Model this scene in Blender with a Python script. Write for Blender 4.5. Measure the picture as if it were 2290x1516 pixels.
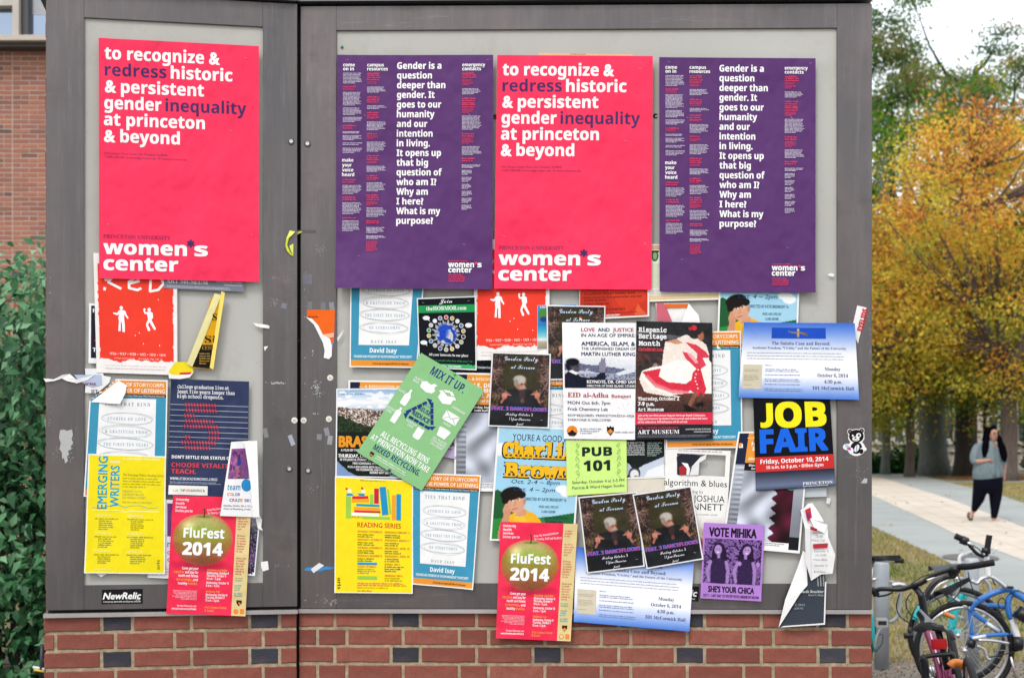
import bpy, bmesh, math, random
import numpy as np
from mathutils import Vector, Matrix, geometry

S = bpy.context.scene
COL = S.collection
R = math.radians
for _o in list(bpy.data.objects):
    bpy.data.objects.remove(_o)

# ------------------------------------------------------------------ camera
F, CX, HY, EYE = 3180.0, 1145.0, 1050.0, 1.55       # focal length in photo pixels, optical axis, horizon, eye height
cam_d = bpy.data.cameras.new('camera')
cam = bpy.data.objects.new('camera', cam_d)
COL.objects.link(cam)
cam.location = (0, 0, EYE)
cam.rotation_euler = (R(90), 0, 0)
cam_d.sensor_width = 36
cam_d.lens = F * 36 / 2290
cam_d.shift_y = (HY - 758) / 2290
cam_d.clip_start = 0.1
cam_d.clip_end = 2000
cam_d.dof.use_dof = True
cam_d.dof.focus_distance = 5.15
cam_d.dof.aperture_fstop = 5.0
S.camera = cam

# ------------------------------------------------------------------ world: bright overcast sky
SUN_EL, SUN_AZ = R(52), R(200)
world = bpy.data.worlds.new('World')
S.world = world
world.use_nodes = True
wn, wl = world.node_tree.nodes, world.node_tree.links
for n in list(wn):
    wn.remove(n)
wo = wn.new('ShaderNodeOutputWorld')
sky = wn.new('ShaderNodeTexSky')
sky.sky_type = 'NISHITA'
sky.sun_disc = False
sky.sun_elevation = SUN_EL
sky.sun_rotation = SUN_AZ
sky.dust_density = 4
bg1 = wn.new('ShaderNodeBackground')
bg1.inputs['Strength'].default_value = 0.05
wl.new(sky.outputs[0], bg1.inputs['Color'])
bg2 = wn.new('ShaderNodeBackground')                  # the cloud deck, even and a little brighter overhead
tc = wn.new('ShaderNodeTexCoord')
sp = wn.new('ShaderNodeSeparateXYZ')
mr = wn.new('ShaderNodeMapRange')
mr.inputs['From Min'].default_value = 0.0
mr.inputs['From Max'].default_value = 1.0
mr.inputs['To Min'].default_value = 1.08
mr.inputs['To Max'].default_value = 1.58
wl.new(tc.outputs['Generated'], sp.inputs[0])
wl.new(sp.outputs['Z'], mr.inputs['Value'])
wl.new(mr.outputs[0], bg2.inputs['Strength'])
bg2.inputs['Color'].default_value = (0.96, 0.985, 1.0, 1)
ad = wn.new('ShaderNodeAddShader')
wl.new(bg1.outputs[0], ad.inputs[0])
wl.new(bg2.outputs[0], ad.inputs[1])
wl.new(ad.outputs[0], wo.inputs['Surface'])

sun_d = bpy.data.lights.new('sun', 'SUN')
sun_d.energy = 1.3
sun_d.angle = R(14)
sun_d.color = (1.0, 0.97, 0.93)
sun = bpy.data.objects.new('sun', sun_d)
COL.objects.link(sun)
_sd = Vector((-0.28, -0.62, 0.80)).normalized()       # towards the sun: high, in front of the board, a little left
sun.rotation_euler = _sd.to_track_quat('Z', 'Y').to_euler()
sun.location = (0, 0, 30)
sky.sun_elevation = math.asin(_sd.z)
sky.sun_rotation = math.atan2(_sd.x, _sd.y)

S.view_settings.view_transform = 'Standard'
S.view_settings.look = 'None'
S.view_settings.gamma = 1
S.view_settings.use_curve_mapping = False
S.view_settings.exposure = 0.08
S.cycles.use_denoising = True
S.cycles.max_bounces = 5
S.cycles.transparent_max_bounces = 8

# ------------------------------------------------------------------ colour and material helpers
def lin(c):
    if isinstance(c, str):
        c = c.lstrip('#')
        c = [int(c[i:i + 2], 16) for i in (0, 2, 4)]
    a = np.asarray(c, float) / 255.0
    return np.where(a <= 0.04045, a / 12.92, ((a + 0.055) / 1.055) ** 2.4)

def alb(c):                                           # printed colour -> reflectance of ink on paper
    return lin(c) * 0.84 + 0.004

class NT:
    """small node helper"""
    def __init__(self, name):
        self.m = bpy.data.materials.new(name)
        self.m.use_nodes = True
        self.n, self.l = self.m.node_tree.nodes, self.m.node_tree.links
        self.b = self.n['Principled BSDF']
    def new(self, t, **kw):
        x = self.n.new(t)
        for k, v in kw.items():
            if k[0] == 'i' and k[1:].isdigit():
                x.inputs[int(k[1:])].default_value = v
            elif k.startswith('in_'):
                x.inputs[k[3:].replace('_', ' ')].default_value = v
            else:
                setattr(x, k, v)
        return x
    def link(self, a, b):
        self.l.new(a, b)
    def noise(self, scale, detail=3, rough=0.6, stretch=None, coord='Object'):
        t = self.new('ShaderNodeTexCoord')
        src = t.outputs[coord]
        if stretch:
            mp = self.new('ShaderNodeMapping')
            mp.inputs['Scale'].default_value = stretch
            self.link(src, mp.inputs[0]); src = mp.outputs[0]
        x = self.new('ShaderNodeTexNoise')
        x.inputs['Scale'].default_value = scale
        x.inputs['Detail'].default_value = detail
        x.inputs['Roughness'].default_value = rough
        self.link(src, x.inputs['Vector'])
        return x.outputs['Fac']
    def ramp(self, fac, stops):
        r = self.new('ShaderNodeValToRGB')
        el = r.color_ramp.elements
        while len(el) < len(stops):
            el.new(0.5)
        for e, (p, c) in zip(el, stops):
            e.position = p
            e.color = (*c, 1) if len(c) == 3 else c
        self.link(fac, r.inputs[0])
        return r.outputs[0]
    def mix(self, fac, a, b, mode='MIX'):
        m = self.new('ShaderNodeMix', data_type='RGBA', blend_type=mode)
        for sock, v in ((m.inputs[0], fac), (m.inputs[6], a), (m.inputs[7], b)):
            if hasattr(v, 'is_output'):
                self.link(v, sock)
            elif isinstance(v, (int, float)):
                sock.default_value = v
            else:
                sock.default_value = (*v, 1)
        return m.outputs[2]
    def bump(self, h, strength=0.3, dist=0.005):
        b = self.new('ShaderNodeBump')
        b.inputs['Strength'].default_value = strength
        b.inputs['Distance'].default_value = dist
        self.link(h, b.inputs['Height'])
        self.link(b.outputs[0], self.b.inputs['Normal'])
    def base(self, v):
        if hasattr(v, 'is_output'):
            self.link(v, self.b.inputs['Base Color'])
        else:
            self.b.inputs['Base Color'].default_value = (*v, 1)
    def set(self, **k):
        for a, v in k.items():
            self.b.inputs[a.replace('_', ' ')].default_value = v
        return self

def plain(name, c, rough=0.6, metal=0.0, spec=0.5, var=0.0, nscale=8.0):
    t = NT(name)
    c = tuple(c)
    if var:
        f = t.noise(nscale, 4)
        t.base(t.ramp(f, [(0.3, tuple(x * (1 - var) for x in c)), (0.7, tuple(min(1, x * (1 + var)) for x in c))]))
    else:
        t.base(c)
    t.set(Roughness=rough, Metallic=metal)
    t.b.inputs['Specular IOR Level'].default_value = spec
    return t.m

def attr_mat(name, rough=0.5, spec=0.4, grain=0.05, transl=0.0, ripple=0.0):
    t = NT(name)
    a = t.new('ShaderNodeAttribute', attribute_name='Col')
    f = t.noise(60, 2)
    g = t.ramp(f, [(0.3, (1 - grain,) * 3), (0.7, (1, 1, 1))])
    c = t.mix(1.0, a.outputs['Color'], g, 'MULTIPLY')
    t.base(c)
    t.set(Roughness=rough)
    t.b.inputs['Specular IOR Level'].default_value = spec
    if ripple:                                        # gentle cockling of damp paper
        t.bump(t.noise(5.0, 3, 0.55, (1, 1, 0.7)), ripple, 0.03)
    if transl:
        tr = t.new('ShaderNodeBsdfTranslucent')
        t.link(c, tr.inputs[0])
        ms = t.new('ShaderNodeMixShader', i0=transl)
        t.link(t.b.outputs[0], ms.inputs[1]); t.link(tr.outputs[0], ms.inputs[2])
        t.link(ms.outputs[0], t.n['Material Output'].inputs['Surface'])
    return t.m

# ------------------------------------------------------------------ object helpers
def tag(o, label=None, cat=None, group=None, kind=None):
    if label: o['label'] = label
    if cat: o['category'] = cat
    if group: o['group'] = group
    if kind: o['kind'] = kind
    return o

def empty(name, loc=(0, 0, 0), parent=None):
    o = bpy.data.objects.new(name, None)
    COL.objects.link(o)
    o.location = loc
    o.empty_display_size = 0.1
    if parent: o.parent = parent
    return o

def link_mesh(name, me, parent=None, loc=None):
    o = bpy.data.objects.new(name, me)
    COL.objects.link(o)
    if parent is not None:
        o.parent = parent
        o.matrix_parent_inverse = Matrix.Translation(-parent.location) if parent.rotation_euler.z == 0 else Matrix()
    if loc is not None:
        o.location = loc
    return o

def mesh_np(name, V, faces, mat, cols=None, smooth=False):
    me = bpy.data.meshes.new(name)
    V = np.asarray(V, dtype=np.float32).reshape(-1, 3)
    if isinstance(faces, np.ndarray):
        nf, k = faces.shape
        me.vertices.add(len(V)); me.vertices.foreach_set('co', V.ravel())
        me.loops.add(nf * k); me.loops.foreach_set('vertex_index', faces.astype(np.int32).ravel())
        me.polygons.add(nf)
        me.polygons.foreach_set('loop_start', np.arange(0, nf * k, k, dtype=np.int32))
        me.update(calc_edges=True)
    else:
        me.from_pydata([tuple(v) for v in V.tolist()], [], faces)
        me.update()
    if mat is not None:
        me.materials.append(mat)
    if cols is not None:
        at = me.color_attributes.new('Col', 'FLOAT_COLOR', 'POINT')
        c = np.ones((len(V), 4), np.float32)
        c[:, :3] = cols
        at.data.foreach_set('color', c.ravel())
    if smooth:
        me.polygons.foreach_set('use_smooth', np.ones(len(me.polygons), bool))
    return me

def bm_obj(name, bm, mat, parent=None, loc=None, smooth=False):
    me = bpy.data.meshes.new(name)
    bm.normal_update()
    bm.to_mesh(me); bm.free()
    if mat: me.materials.append(mat)
    if smooth:
        me.polygons.foreach_set('use_smooth', np.ones(len(me.polygons), bool))
    return link_mesh(name, me, parent, loc)

def add_box(bm, lo, hi, M=None):
    vs = [bm.verts.new((x, y, z)) for x in (lo[0], hi[0]) for y in (lo[1], hi[1]) for z in (lo[2], hi[2])]
    for f in ((0, 1, 3, 2), (4, 6, 7, 5), (0, 4, 5, 1), (2, 3, 7, 6), (0, 2, 6, 4), (1, 5, 7, 3)):
        bm.faces.new([vs[i] for i in f])
    if M is not None:
        for v in vs: v.co = M @ v.co
    return vs

def add_tube(bm, pts, rad, seg=8, cap=True):
    """tube along points; rad a number or one per point"""
    pts = [Vector(p) for p in pts]
    if not hasattr(rad, '__len__'): rad = [rad] * len(pts)
    rings = []
    up = None
    for i, p in enumerate(pts):
        d = (pts[min(i + 1, len(pts) - 1)] - pts[max(i - 1, 0)])
        if d.length < 1e-9: d = Vector((0, 0, 1))
        d.normalize()
        if up is None:
            up = Vector((0, 0, 1)) if abs(d.z) < 0.9 else Vector((1, 0, 0))
        x = d.cross(up)
        if x.length < 1e-6: x = d.cross(Vector((0, 1, 0)))
        x.normalize()
        y = x.cross(d).normalized()
        up = y
        rings.append([bm.verts.new(p + (x * math.cos(2 * math.pi * k / seg) + y * math.sin(2 * math.pi * k / seg)) * rad[i]) for k in range(seg)])
    for a, b in zip(rings, rings[1:]):
        for k in range(seg):
            bm.faces.new((a[k], a[(k + 1) % seg], b[(k + 1) % seg], b[k]))
    if cap:
        bm.faces.new(rings[0][::-1]); bm.faces.new(rings[-1])

def tube_obj(name, pts, rad, mat, parent=None, seg=8, smooth=True):
    bm = bmesh.new()
    add_tube(bm, pts, rad, seg)
    bmesh.ops.recalc_face_normals(bm, faces=bm.faces)
    return bm_obj(name, bm, mat, parent, smooth=smooth)

# ------------------------------------------------------------------ the two faces of the kiosk
class Face:
    """a vertical plane; u runs right along it, n out of it towards the viewer"""
    def __init__(self, px0, depth, slope):
        self.U = Vector((1, slope, 0)).normalized()
        self.N = Vector((slope, -1, 0)).normalized()
        self.O = Vector(((px0 - CX) / F * depth, depth, 0))
    def hit(self, px, py, n=0.0):
        d = Vector(((px - CX) / F, 1, -(py - HY) / F))
        o = self.O + self.N * n
        t = (o).dot(self.N) / d.dot(self.N)
        p = d * t
        return (p - self.O).dot(self.U), p.z + EYE
    def pt(self, u, z, n=0.0):
        p = self.O + self.U * u + self.N * n
        return Vector((p.x, p.y, z))
    def P(self, px, py, n=0.0):
        u, z = self.hit(px, py, n)
        return self.pt(u, z, n)
    def box(self, bm, u0, z0, u1, z1, n0, n1):
        vs = []
        for u in (u0, u1):
            for n in (n1, n0):
                for z in (z0, z1):
                    vs.append(bm.verts.new(self.pt(u, z, n)))
        for f in ((0, 1, 3, 2), (4, 6, 7, 5), (0, 4, 5, 1), (2, 3, 7, 6), (0, 2, 6, 4), (1, 5, 7, 3)):
            bm.faces.new([vs[i] for i in f])
        return vs

DEP = F / 616.0
RF = Face(668, DEP + 0.0168, -0.0159)                 # right, wide face
LF = Face(668, DEP + 0.0168 - 0.022, 0.1730)          # left, narrow face, turned a little towards the viewer
PN = 0.0                                              # backing panel front
FN = 0.010                                            # frame front

# ------------------------------------------------------------------ lettering
_uni = {'bold': (0x1D5D4, 0x1D7EC), 'serif': (0x1D400, 0x1D7CE), 'script': (0x1D4D0, None), 'mono': (0x1D670, None)}
_gl = {}
def _mesh_of(s, off):
    c = bpy.data.curves.new('g', 'FONT')
    c.body = s; c.resolution_u = 2; c.offset = off
    o = bpy.data.objects.new('g', c)
    me = bpy.data.meshes.new_from_object(o)
    V = np.array([v.co[:2] for v in me.vertices]).reshape(-1, 2)
    P = [tuple(p.vertices) for p in me.polygons]
    bpy.data.objects.remove(o); bpy.data.curves.remove(c); bpy.data.meshes.remove(me)
    return V, P
_bar = _mesh_of('|', 0)[0][:, 0].max()
def glyph(font, ch):
    k = (font, ch)
    if k in _gl: return _gl[k]
    base, off = font, 0.0
    if '+' in font:
        base, o = font.split('+')
    c = ch
    if base in _uni:
        up, dg = _uni[base]
        if 'A' <= ch <= 'Z': c = chr(up + ord(ch) - 65)
        elif 'a' <= ch <= 'z': c = chr(up + 26 + ord(ch) - 97)
        elif '0' <= ch <= '9' and dg: c = chr(dg + ord(ch) - 48)
        elif base in ('bold', 'serif', 'mono'): off += 0.022
    if ch == ' ':
        r = (np.zeros((0, 2)), [], 0.27)
    else:
        V, P = _mesh_of(c, off)
        adv = _mesh_of(c + '|', 0)[0][:, 0].max() - _bar
        r = (V, P, adv)
    _gl[k] = r
    return r

def layout(s, font, track=0.0):
    """-> V (n,2), polys, width, in units of the font size"""
    x = 0; Vs = []; Ps = []; n = 0
    shear = 0.22 if font.startswith(('ital', 'boldit')) else 0.0
    font = font.replace('boldit', 'bold').replace('ital', 'sans')
    for ch in s:
        V, P, adv = glyph(font, ch)
        if len(V):
            Vs.append(V + [x, 0]); Ps += [tuple(i + n for i in p) for p in P]; n += len(V)
        x += adv + track
    V = np.concatenate(Vs) if Vs else np.zeros((0, 2))
    if shear: V = np.stack([V[:, 0] + shear * V[:, 1], V[:, 1]], 1)
    return V, Ps, x - track

# ------------------------------------------------------------------ raster painting for printed pictures
class Canvas:
    def __init__(self, x0, y0, x1, y1, cell):
        self.nx = max(1, round((x1 - x0) / cell)); self.ny = max(1, round((y1 - y0) / cell))
        xs = np.linspace(x0, x1, self.nx + 1); ys = np.linspace(y0, y1, self.ny + 1)
        self.X, self.Y = np.meshgrid(xs, ys)
        self.a = np.ones(self.X.shape + (3,)) * 255.0
        self.cell = cell
    def col(self, c):
        if isinstance(c, str):
            c = c.lstrip('#'); return np.array([int(c[i:i + 2], 16) for i in (0, 2, 4)], float)
        return np.array(c, float)
    def put(self, m, c, al=1.0):
        m = (m.astype(float) * al)[..., None]
        c = self.col(c) if not (isinstance(c, np.ndarray) and c.ndim == 3) else c
        self.a = self.a * (1 - m) + c * m
    def fill(self, c): self.a[:] = self.col(c)
    def poly_mask(self, pts):
        X, Y = self.X, self.Y
        ins = np.zeros(X.shape, bool)
        n = len(pts)
        for i in range(n):
            x1, y1 = pts[i]; x2, y2 = pts[(i + 1) % n]
            if y1 == y2: continue
            c = ((y1 > Y) != (y2 > Y)) & (X < (x2 - x1) * (Y - y1) / (y2 - y1) + x1)
            ins ^= c
        return ins
    def poly(self, pts, c, al=1.0): self.put(self.poly_mask(pts), c, al)
    def ell_mask(self, cx, cy, rx, ry, rot=0.0, soft=0.0):
        c, s = math.cos(rot), math.sin(rot)
        dx, dy = self.X - cx, self.Y - cy
        d = np.sqrt(((dx * c + dy * s) / rx) ** 2 + ((-dx * s + dy * c) / ry) ** 2)
        if soft <= 0: soft = self.cell / max(rx, ry)
        return np.clip((1 - d) / soft + 0.5, 0, 1)
    def ell(self, cx, cy, rx, ry, c, rot=0.0, soft=0.0, al=1.0): self.put(self.ell_mask(cx, cy, rx, ry, rot, soft), c, al)
    def rect(self, x0, y0, x1, y1, c, al=1.0):
        self.put((self.X >= x0) & (self.X <= x1) & (self.Y >= y0) & (self.Y <= y1), c, al)
    def line(self, pts, w, c, al=1.0):
        m = np.zeros(self.X.shape)
        for (x1, y1), (x2, y2) in zip(pts, pts[1:]):
            L = (x2 - x1) ** 2 + (y2 - y1) ** 2 + 1e-9
            t = np.clip(((self.X - x1) * (x2 - x1) + (self.Y - y1) * (y2 - y1)) / L, 0, 1)
            d = np.hypot(self.X - x1 - t * (x2 - x1), self.Y - y1 - t * (y2 - y1))
            m = np.maximum(m, np.clip((w / 2 - d) / self.cell + 0.5, 0, 1))
        self.put(m, c, al)
    def vgrad(self, stops, mask=None):
        ys = [s[0] for s in stops]; cs = np.array([self.col(s[1]) for s in stops])
        g = np.stack([np.interp(self.Y, ys, cs[:, k]) for k in range(3)], -1)
        if mask is None: self.a = g
        else: self.put(mask, g)
    def noise(self, size, seed=0, aniso=1.0):
        r = np.random.RandomState(seed)
        x0, y0 = self.X.min(), self.Y.min()
        gx = (self.X - x0) / size; gy = (self.Y - y0) / (size * aniso)
        nx, ny = int(gx.max()) + 2, int(gy.max()) + 2
        g = r.rand(ny + 1, nx + 1)
        ix, iy = gx.astype(int), gy.astype(int)
        fx, fy = gx - ix, gy - iy
        fx = fx * fx * (3 - 2 * fx); fy = fy * fy * (3 - 2 * fy)
        return (g[iy, ix] * (1 - fx) + g[iy, ix + 1] * fx) * (1 - fy) + (g[iy + 1, ix] * (1 - fx) + g[iy + 1, ix + 1] * fx) * fy
    def speck(self, amt, size=2.0, seed=0, mask=None):
        n = (self.noise(size, seed) - 0.5) * 2 * amt
        if mask is not None: n = n * mask
        self.a = np.clip(self.a + n[..., None], 0, 255)

# ------------------------------------------------------------------ a sheet of printed paper pinned to a face
GLOSS = attr_mat('glossy_print', 0.30, 0.20, 0.03, ripple=0.9)
MATTE = attr_mat('matt_print', 0.70, 0.06, 0.04, ripple=0.5)
LAYER = 0.0017
_rs = random.Random(5)

class Sheet:
    def __init__(self, name, label, cat, face, quad, W, H, lay, color='ffffff', bend=0.0, gloss=False, cell=9, group=None,
                 wave=None, curl=None, paper=None, hole=None, backlay=None):
        """quad: corners TL TR BR BL read off as picture points on the face; W, H its own drawing units"""
        self.face, self.W, self.H = face, W, H
        self.n0 = FN * 0 + 0.0125 + lay * LAYER
        self.q = [np.array(face.hit(px, py, self.n0)) for px, py in quad]
        self.bend = bend; self.wave = wave
        q_ = random.Random(len(label) * 31 + int(W))
        self.curl = (curl or []) + [(q_.choice((0, 1)), 1, q_.uniform(.10, .18), q_.uniform(.002, .0045))] + ([(q_.choice((0, 1)), 0, .1, .002)] if q_.random() < .5 else [])
        self.mat = GLOSS if gloss else MATTE
        self.k = 0
        self.acc = {}
        cv = Canvas(0, 0, W, H, cell)
        cv.fill(color)
        if paper: paper(cv)
        self.root = self._grid(name, cv, 0.0, None, hole)
        tag(self.root, label, cat, group)
    def off(self, s, t):
        """distance the paper stands off, metres"""
        n = self.bend * (t ** 2) * 1.0
        if self.wave:
            for (a, fs, ft, ph) in self.wave:
                n = n + a * (0.5 + 0.5 * np.sin(2 * np.pi * (fs * s + ft * t) + ph))
        for (cs, ct, rad, h) in self.curl:
            d = np.hypot((s - cs) * self.W / self.H, (t - ct)) / rad
            n = n + h * np.clip(1 - d, 0, 1) ** 2
        return n
    def world(self, x, y, lift=0.0):
        s = np.asarray(x, float) / self.W; t = np.asarray(y, float) / self.H
        a, b, c, d = self.q
        uz = ((1 - s) * (1 - t))[..., None] * a + (s * (1 - t))[..., None] * b + (s * t)[..., None] * c + ((1 - s) * t)[..., None] * d
        n = self.n0 + self.off(s, t) + lift
        O, U, N = (np.array(v) for v in (self.face.O, self.face.U, self.face.N))
        p = O + uz[..., 0:1] * U + n[..., None] * N
        p[..., 2] = uz[..., 1]
        return p
    def _grid(self, name, cv, lift, parent, hole=None):
        V = self.world(cv.X, cv.Y, lift).reshape(-1, 3)
        nx, ny = cv.nx, cv.ny
        i = (np.arange(ny)[:, None] * (nx + 1) + np.arange(nx)[None, :]).ravel()
        Fc = np.stack([i, i + nx + 1, i + nx + 2, i + 1], 1)
        if hole is not None:
            cx = (cv.X[:-1, :-1] + cv.X[1:, 1:]) / 2; cy = (cv.Y[:-1, :-1] + cv.Y[1:, 1:]) / 2
            keep = ~hole(cx, cy).ravel()
            Fc = Fc[keep]
        me = mesh_np(name, V, Fc, self.mat, alb(cv.a.reshape(-1, 3)))
        return link_mesh(name, me, parent)
    def _lift(self):
        self.k += 1
        return 0.00030 + self.k * 0.000014
    def picture(self, x0, y0, x1, y1, paint, cell=1.7, name='picture', hole=None):
        cv = Canvas(x0, y0, x1, y1, cell)
        paint(cv)
        return self._grid(name, cv, self._lift(), self.root, hole)
    def band(self, x0, y0, x1, y1, c, name='printed_band', cell=9):
        return self.picture(x0, y0, x1, y1, lambda cv: cv.fill(c), cell, name)
    def _add(self, part, V, P, c, lift):
        if part in ('book_icon', 'topic_badge', 'rule_line', 'heartbeat_line', 'scroll_ornament', 'speck_mark'): part += '#%d' % len(self.acc)
        A = self.acc.setdefault(part, [[], [], [], 0])
        A[0].append(self.world(V[:, 0], V[:, 1], lift)); A[1] += [tuple(i + A[3] for i in p) for p in P]
        A[2].append(np.tile(alb(c), (len(V), 1))); A[3] += len(V)
    def shape(self, pts, c, part='emblem', lift=None):
        tris = geometry.tessellate_polygon([[Vector((x, y, 0)) for x, y in pts]])
        P = []
        for a, b, d in tris:
            ax, ay = pts[a]; bx, by = pts[b]; dx, dy = pts[d]
            cr = (bx - ax) * (dy - ay) - (by - ay) * (dx - ax)
            P.append((a, b, d) if cr < 0 else (a, d, b))
        self._add(part, np.array(pts, float), P, c, self._lift() if lift is None else lift)
    def oval(self, cx, cy, rx, ry, c, part='emblem', n=20, rot=0):
        k = np.arange(n) / n * 2 * math.pi
        x = np.cos(k) * rx; y = np.sin(k) * ry
        self.shape([(cx + a * math.cos(rot) - b * math.sin(rot), cy + a * math.sin(rot) + b * math.cos(rot)) for a, b in zip(x, y)], c, part)
    def stroke(self, pts, w, c, part='emblem'):
        lift = self._lift()
        V = []; P = []
        for (x1, y1), (x2, y2) in zip(pts, pts[1:]):
            L = math.hypot(x2 - x1, y2 - y1) + 1e-9
            dx, dy = (x2 - x1) / L * w / 2, (y2 - y1) / L * w / 2
            k = len(V)
            V += [(x1 - dy - dx * .4, y1 + dx - dy * .4), (x2 - dy + dx * .4, y2 + dx + dy * .4), (x2 + dy + dx * .4, y2 - dx + dy * .4), (x1 + dy - dx * .4, y1 - dx - dy * .4)]
            P.append((k, k + 1, k + 2, k + 3))
        self._add(part, np.array(V), P, c, lift)
    def text(self, s, x, y, h, w=None, font='bold', c='ffffff', al='l', rot=0.0, track=0.0, part='lettering', bold=None, lift=None):
        """h: capital height; w: width to fit; y: baseline"""
        V, P, W0 = layout(s, font, track)
        if not len(V): return 0
        sz = h / {'mono': 0.585, 'scri': 0.65, 'seri': 0.68}.get(font[:4], 0.71)
        x0, x1 = V[:, 0].min(), V[:, 0].max()
        sx = sz if w is None else w / (x1 - x0)
        X = (V[:, 0] - x0) * sx; Y = -V[:, 1] * sz
        ww = (x1 - x0) * sx
        if al == 'c': X = X - ww / 2
        elif al == 'r': X = X - ww
        if rot:
            cr, sr = math.cos(rot), math.sin(rot)
            X, Y = X * cr - Y * sr, X * sr + Y * cr
        r = float(font.split('+')[1]) * sz if '+' in font else 0.0
        # heavier weights: overprinted copies a hair's breadth above each other
        copies = [(0, 0)] if r == 0 else ([(-r, 0), (r, 0)] if h < 9 else [(-r, -r), (r, -r), (-r, r), (r, r), (0, 0)])
        for i, (dx, dy) in enumerate(copies):
            self._add(part, np.stack([X + x + dx, Y + y + dy * .8], 1), P, c, (self._lift() if i == 0 or i == 4 else self._lift()) if lift is None else lift + i * 1e-5)
        return ww
    def fine(self, x, y, w, n, pitch, h, c, al='l', seed=0, part='fine_print', last=0.6, fill=0.9, rot=0.0):
        """lines of print too small to read: word-shaped groups of strokes"""
        r = random.Random(seed * 7919 + int(x * 13 + y * 7))
        V = []; P = []
        for i in range(n):
            lw = w * (last if i == n - 1 and n > 2 else r.uniform(0.82, 1.0))
            X0 = x if al == 'l' else (x - lw if al == 'r' else x - lw / 2)
            cx = X0
            yy = y + i * pitch
            while cx < X0 + lw - h:
                nl = r.randint(2, 9)
                for j in range(nl):
                    g = h * r.uniform(0.34, 0.52)
                    if cx + g > X0 + lw: break
                    hh = h * (1.0 if r.random() < 0.28 else 0.72)
                    k = len(V)
                    V += [(cx, yy), (cx + g, yy), (cx + g, yy - hh), (cx, yy - hh)]
                    P.append((k, k + 1, k + 2, k + 3))
                    cx += g + h * 0.14
                cx += h * 0.45
        if V:
            V = np.array(V)
            if rot:
                cr, sr = math.cos(rot), math.sin(rot)
                X, Y = V[:, 0] - x, V[:, 1] - y
                V = np.stack([x + X * cr - Y * sr, y + X * sr + Y * cr], 1)
            self._add(part, V, P, c, self._lift())
    def staple(self, x, y, rot=0.0, L=6.0):
        c, s = math.cos(rot) * L / 2, math.sin(rot) * L / 2
        p = [Vector(self.world(np.array(x + k * c), np.array(y + k * s), 0.0009)) for k in (-1, 1)]
        o = tube_obj('staple', p, 0.00055, STEEL, self.root, seg=4)
        return o
    def done(self):
        for part, (V, P, C, n) in self.acc.items():
            part = part.split('#')[0]
            me = mesh_np(part, np.concatenate(V), P, self.mat, np.concatenate(C))
            o = link_mesh(part, me, self.root)
            if part in ('fine_print', 'red_print', 'geometric_pattern', 'pencil_scribble', 'speck', 'comic_shading'): o['kind'] = 'stuff'
        self.acc = {}
        return self.root

STEEL = plain('bright_steel', (0.62, 0.62, 0.62), 0.3, 1.0)

def scrap(name, label, cat, face, pts, c, lay=0, thick=0.0, mat=None, parent=None, group=None):
    """a torn or folded bit of paper; pts are (px, py[, extra stand-off in mm])"""
    n0 = 0.0125 + lay * LAYER
    P3 = [face.P(p[0], p[1], n0 + (p[2] * 0.001 if len(p) > 2 else 0.0)) for p in pts]
    tr = geometry.tessellate_polygon([[Vector((p[0], p[1], 0)) for p in pts]])
    Fs = []
    for a, b, d in tr:
        cr = (pts[b][0] - pts[a][0]) * (pts[d][1] - pts[a][1]) - (pts[b][1] - pts[a][1]) * (pts[d][0] - pts[a][0])
        Fs.append((a, b, d) if cr < 0 else (a, d, b))
    me = mesh_np(name, [tuple(p) for p in P3], Fs, mat or MATTE, np.tile(alb(c), (len(pts), 1)))
    o = link_mesh(name, me, parent)
    if parent is None: tag(o, label, cat, group)
    return o
# ================================================================== ground profile
_gy = np.array([-60, 0, 11.5, 23.0, 32, 45.0, 54, 60, 90, 300]); _gz = np.array([0, 0, 0, 0.62, 0.97, 1.30, 1.37, 1.50, 1.56, 1.6])
def gz(y):
    return float((np.interp(y - .8, _gy, _gz) + np.interp(y, _gy, _gz) + np.interp(y + .8, _gy, _gz)) / 3)
def gpt(px, py):
    """the point of the ground seen at a picture point"""
    lo, hi = 2.0, 280.0
    f = lambda Z: EYE - (py - HY) / F * Z - gz(Z)
    Zs = np.concatenate([np.linspace(2, 60, 400), np.linspace(60.5, 280, 300)])
    for a, b in zip(Zs, Zs[1:]):
        if f(a) > 0 >= f(b):
            for _ in range(30):
                m = (a + b) / 2
                if f(m) > 0: a = m
                else: b = m
            return Vector(((px - CX) / F * a, a, gz(a)))
    return Vector(((px - CX) / F * 280, 280, gz(280)))
def at(px, Z, z=None):
    return Vector(((px - CX) / F * Z, Z, gz(Z) if z is None else z))
def air(px, py, Z):
    return Vector(((px - CX) / F * Z, Z, EYE - (py - HY) / F * Z))

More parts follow.
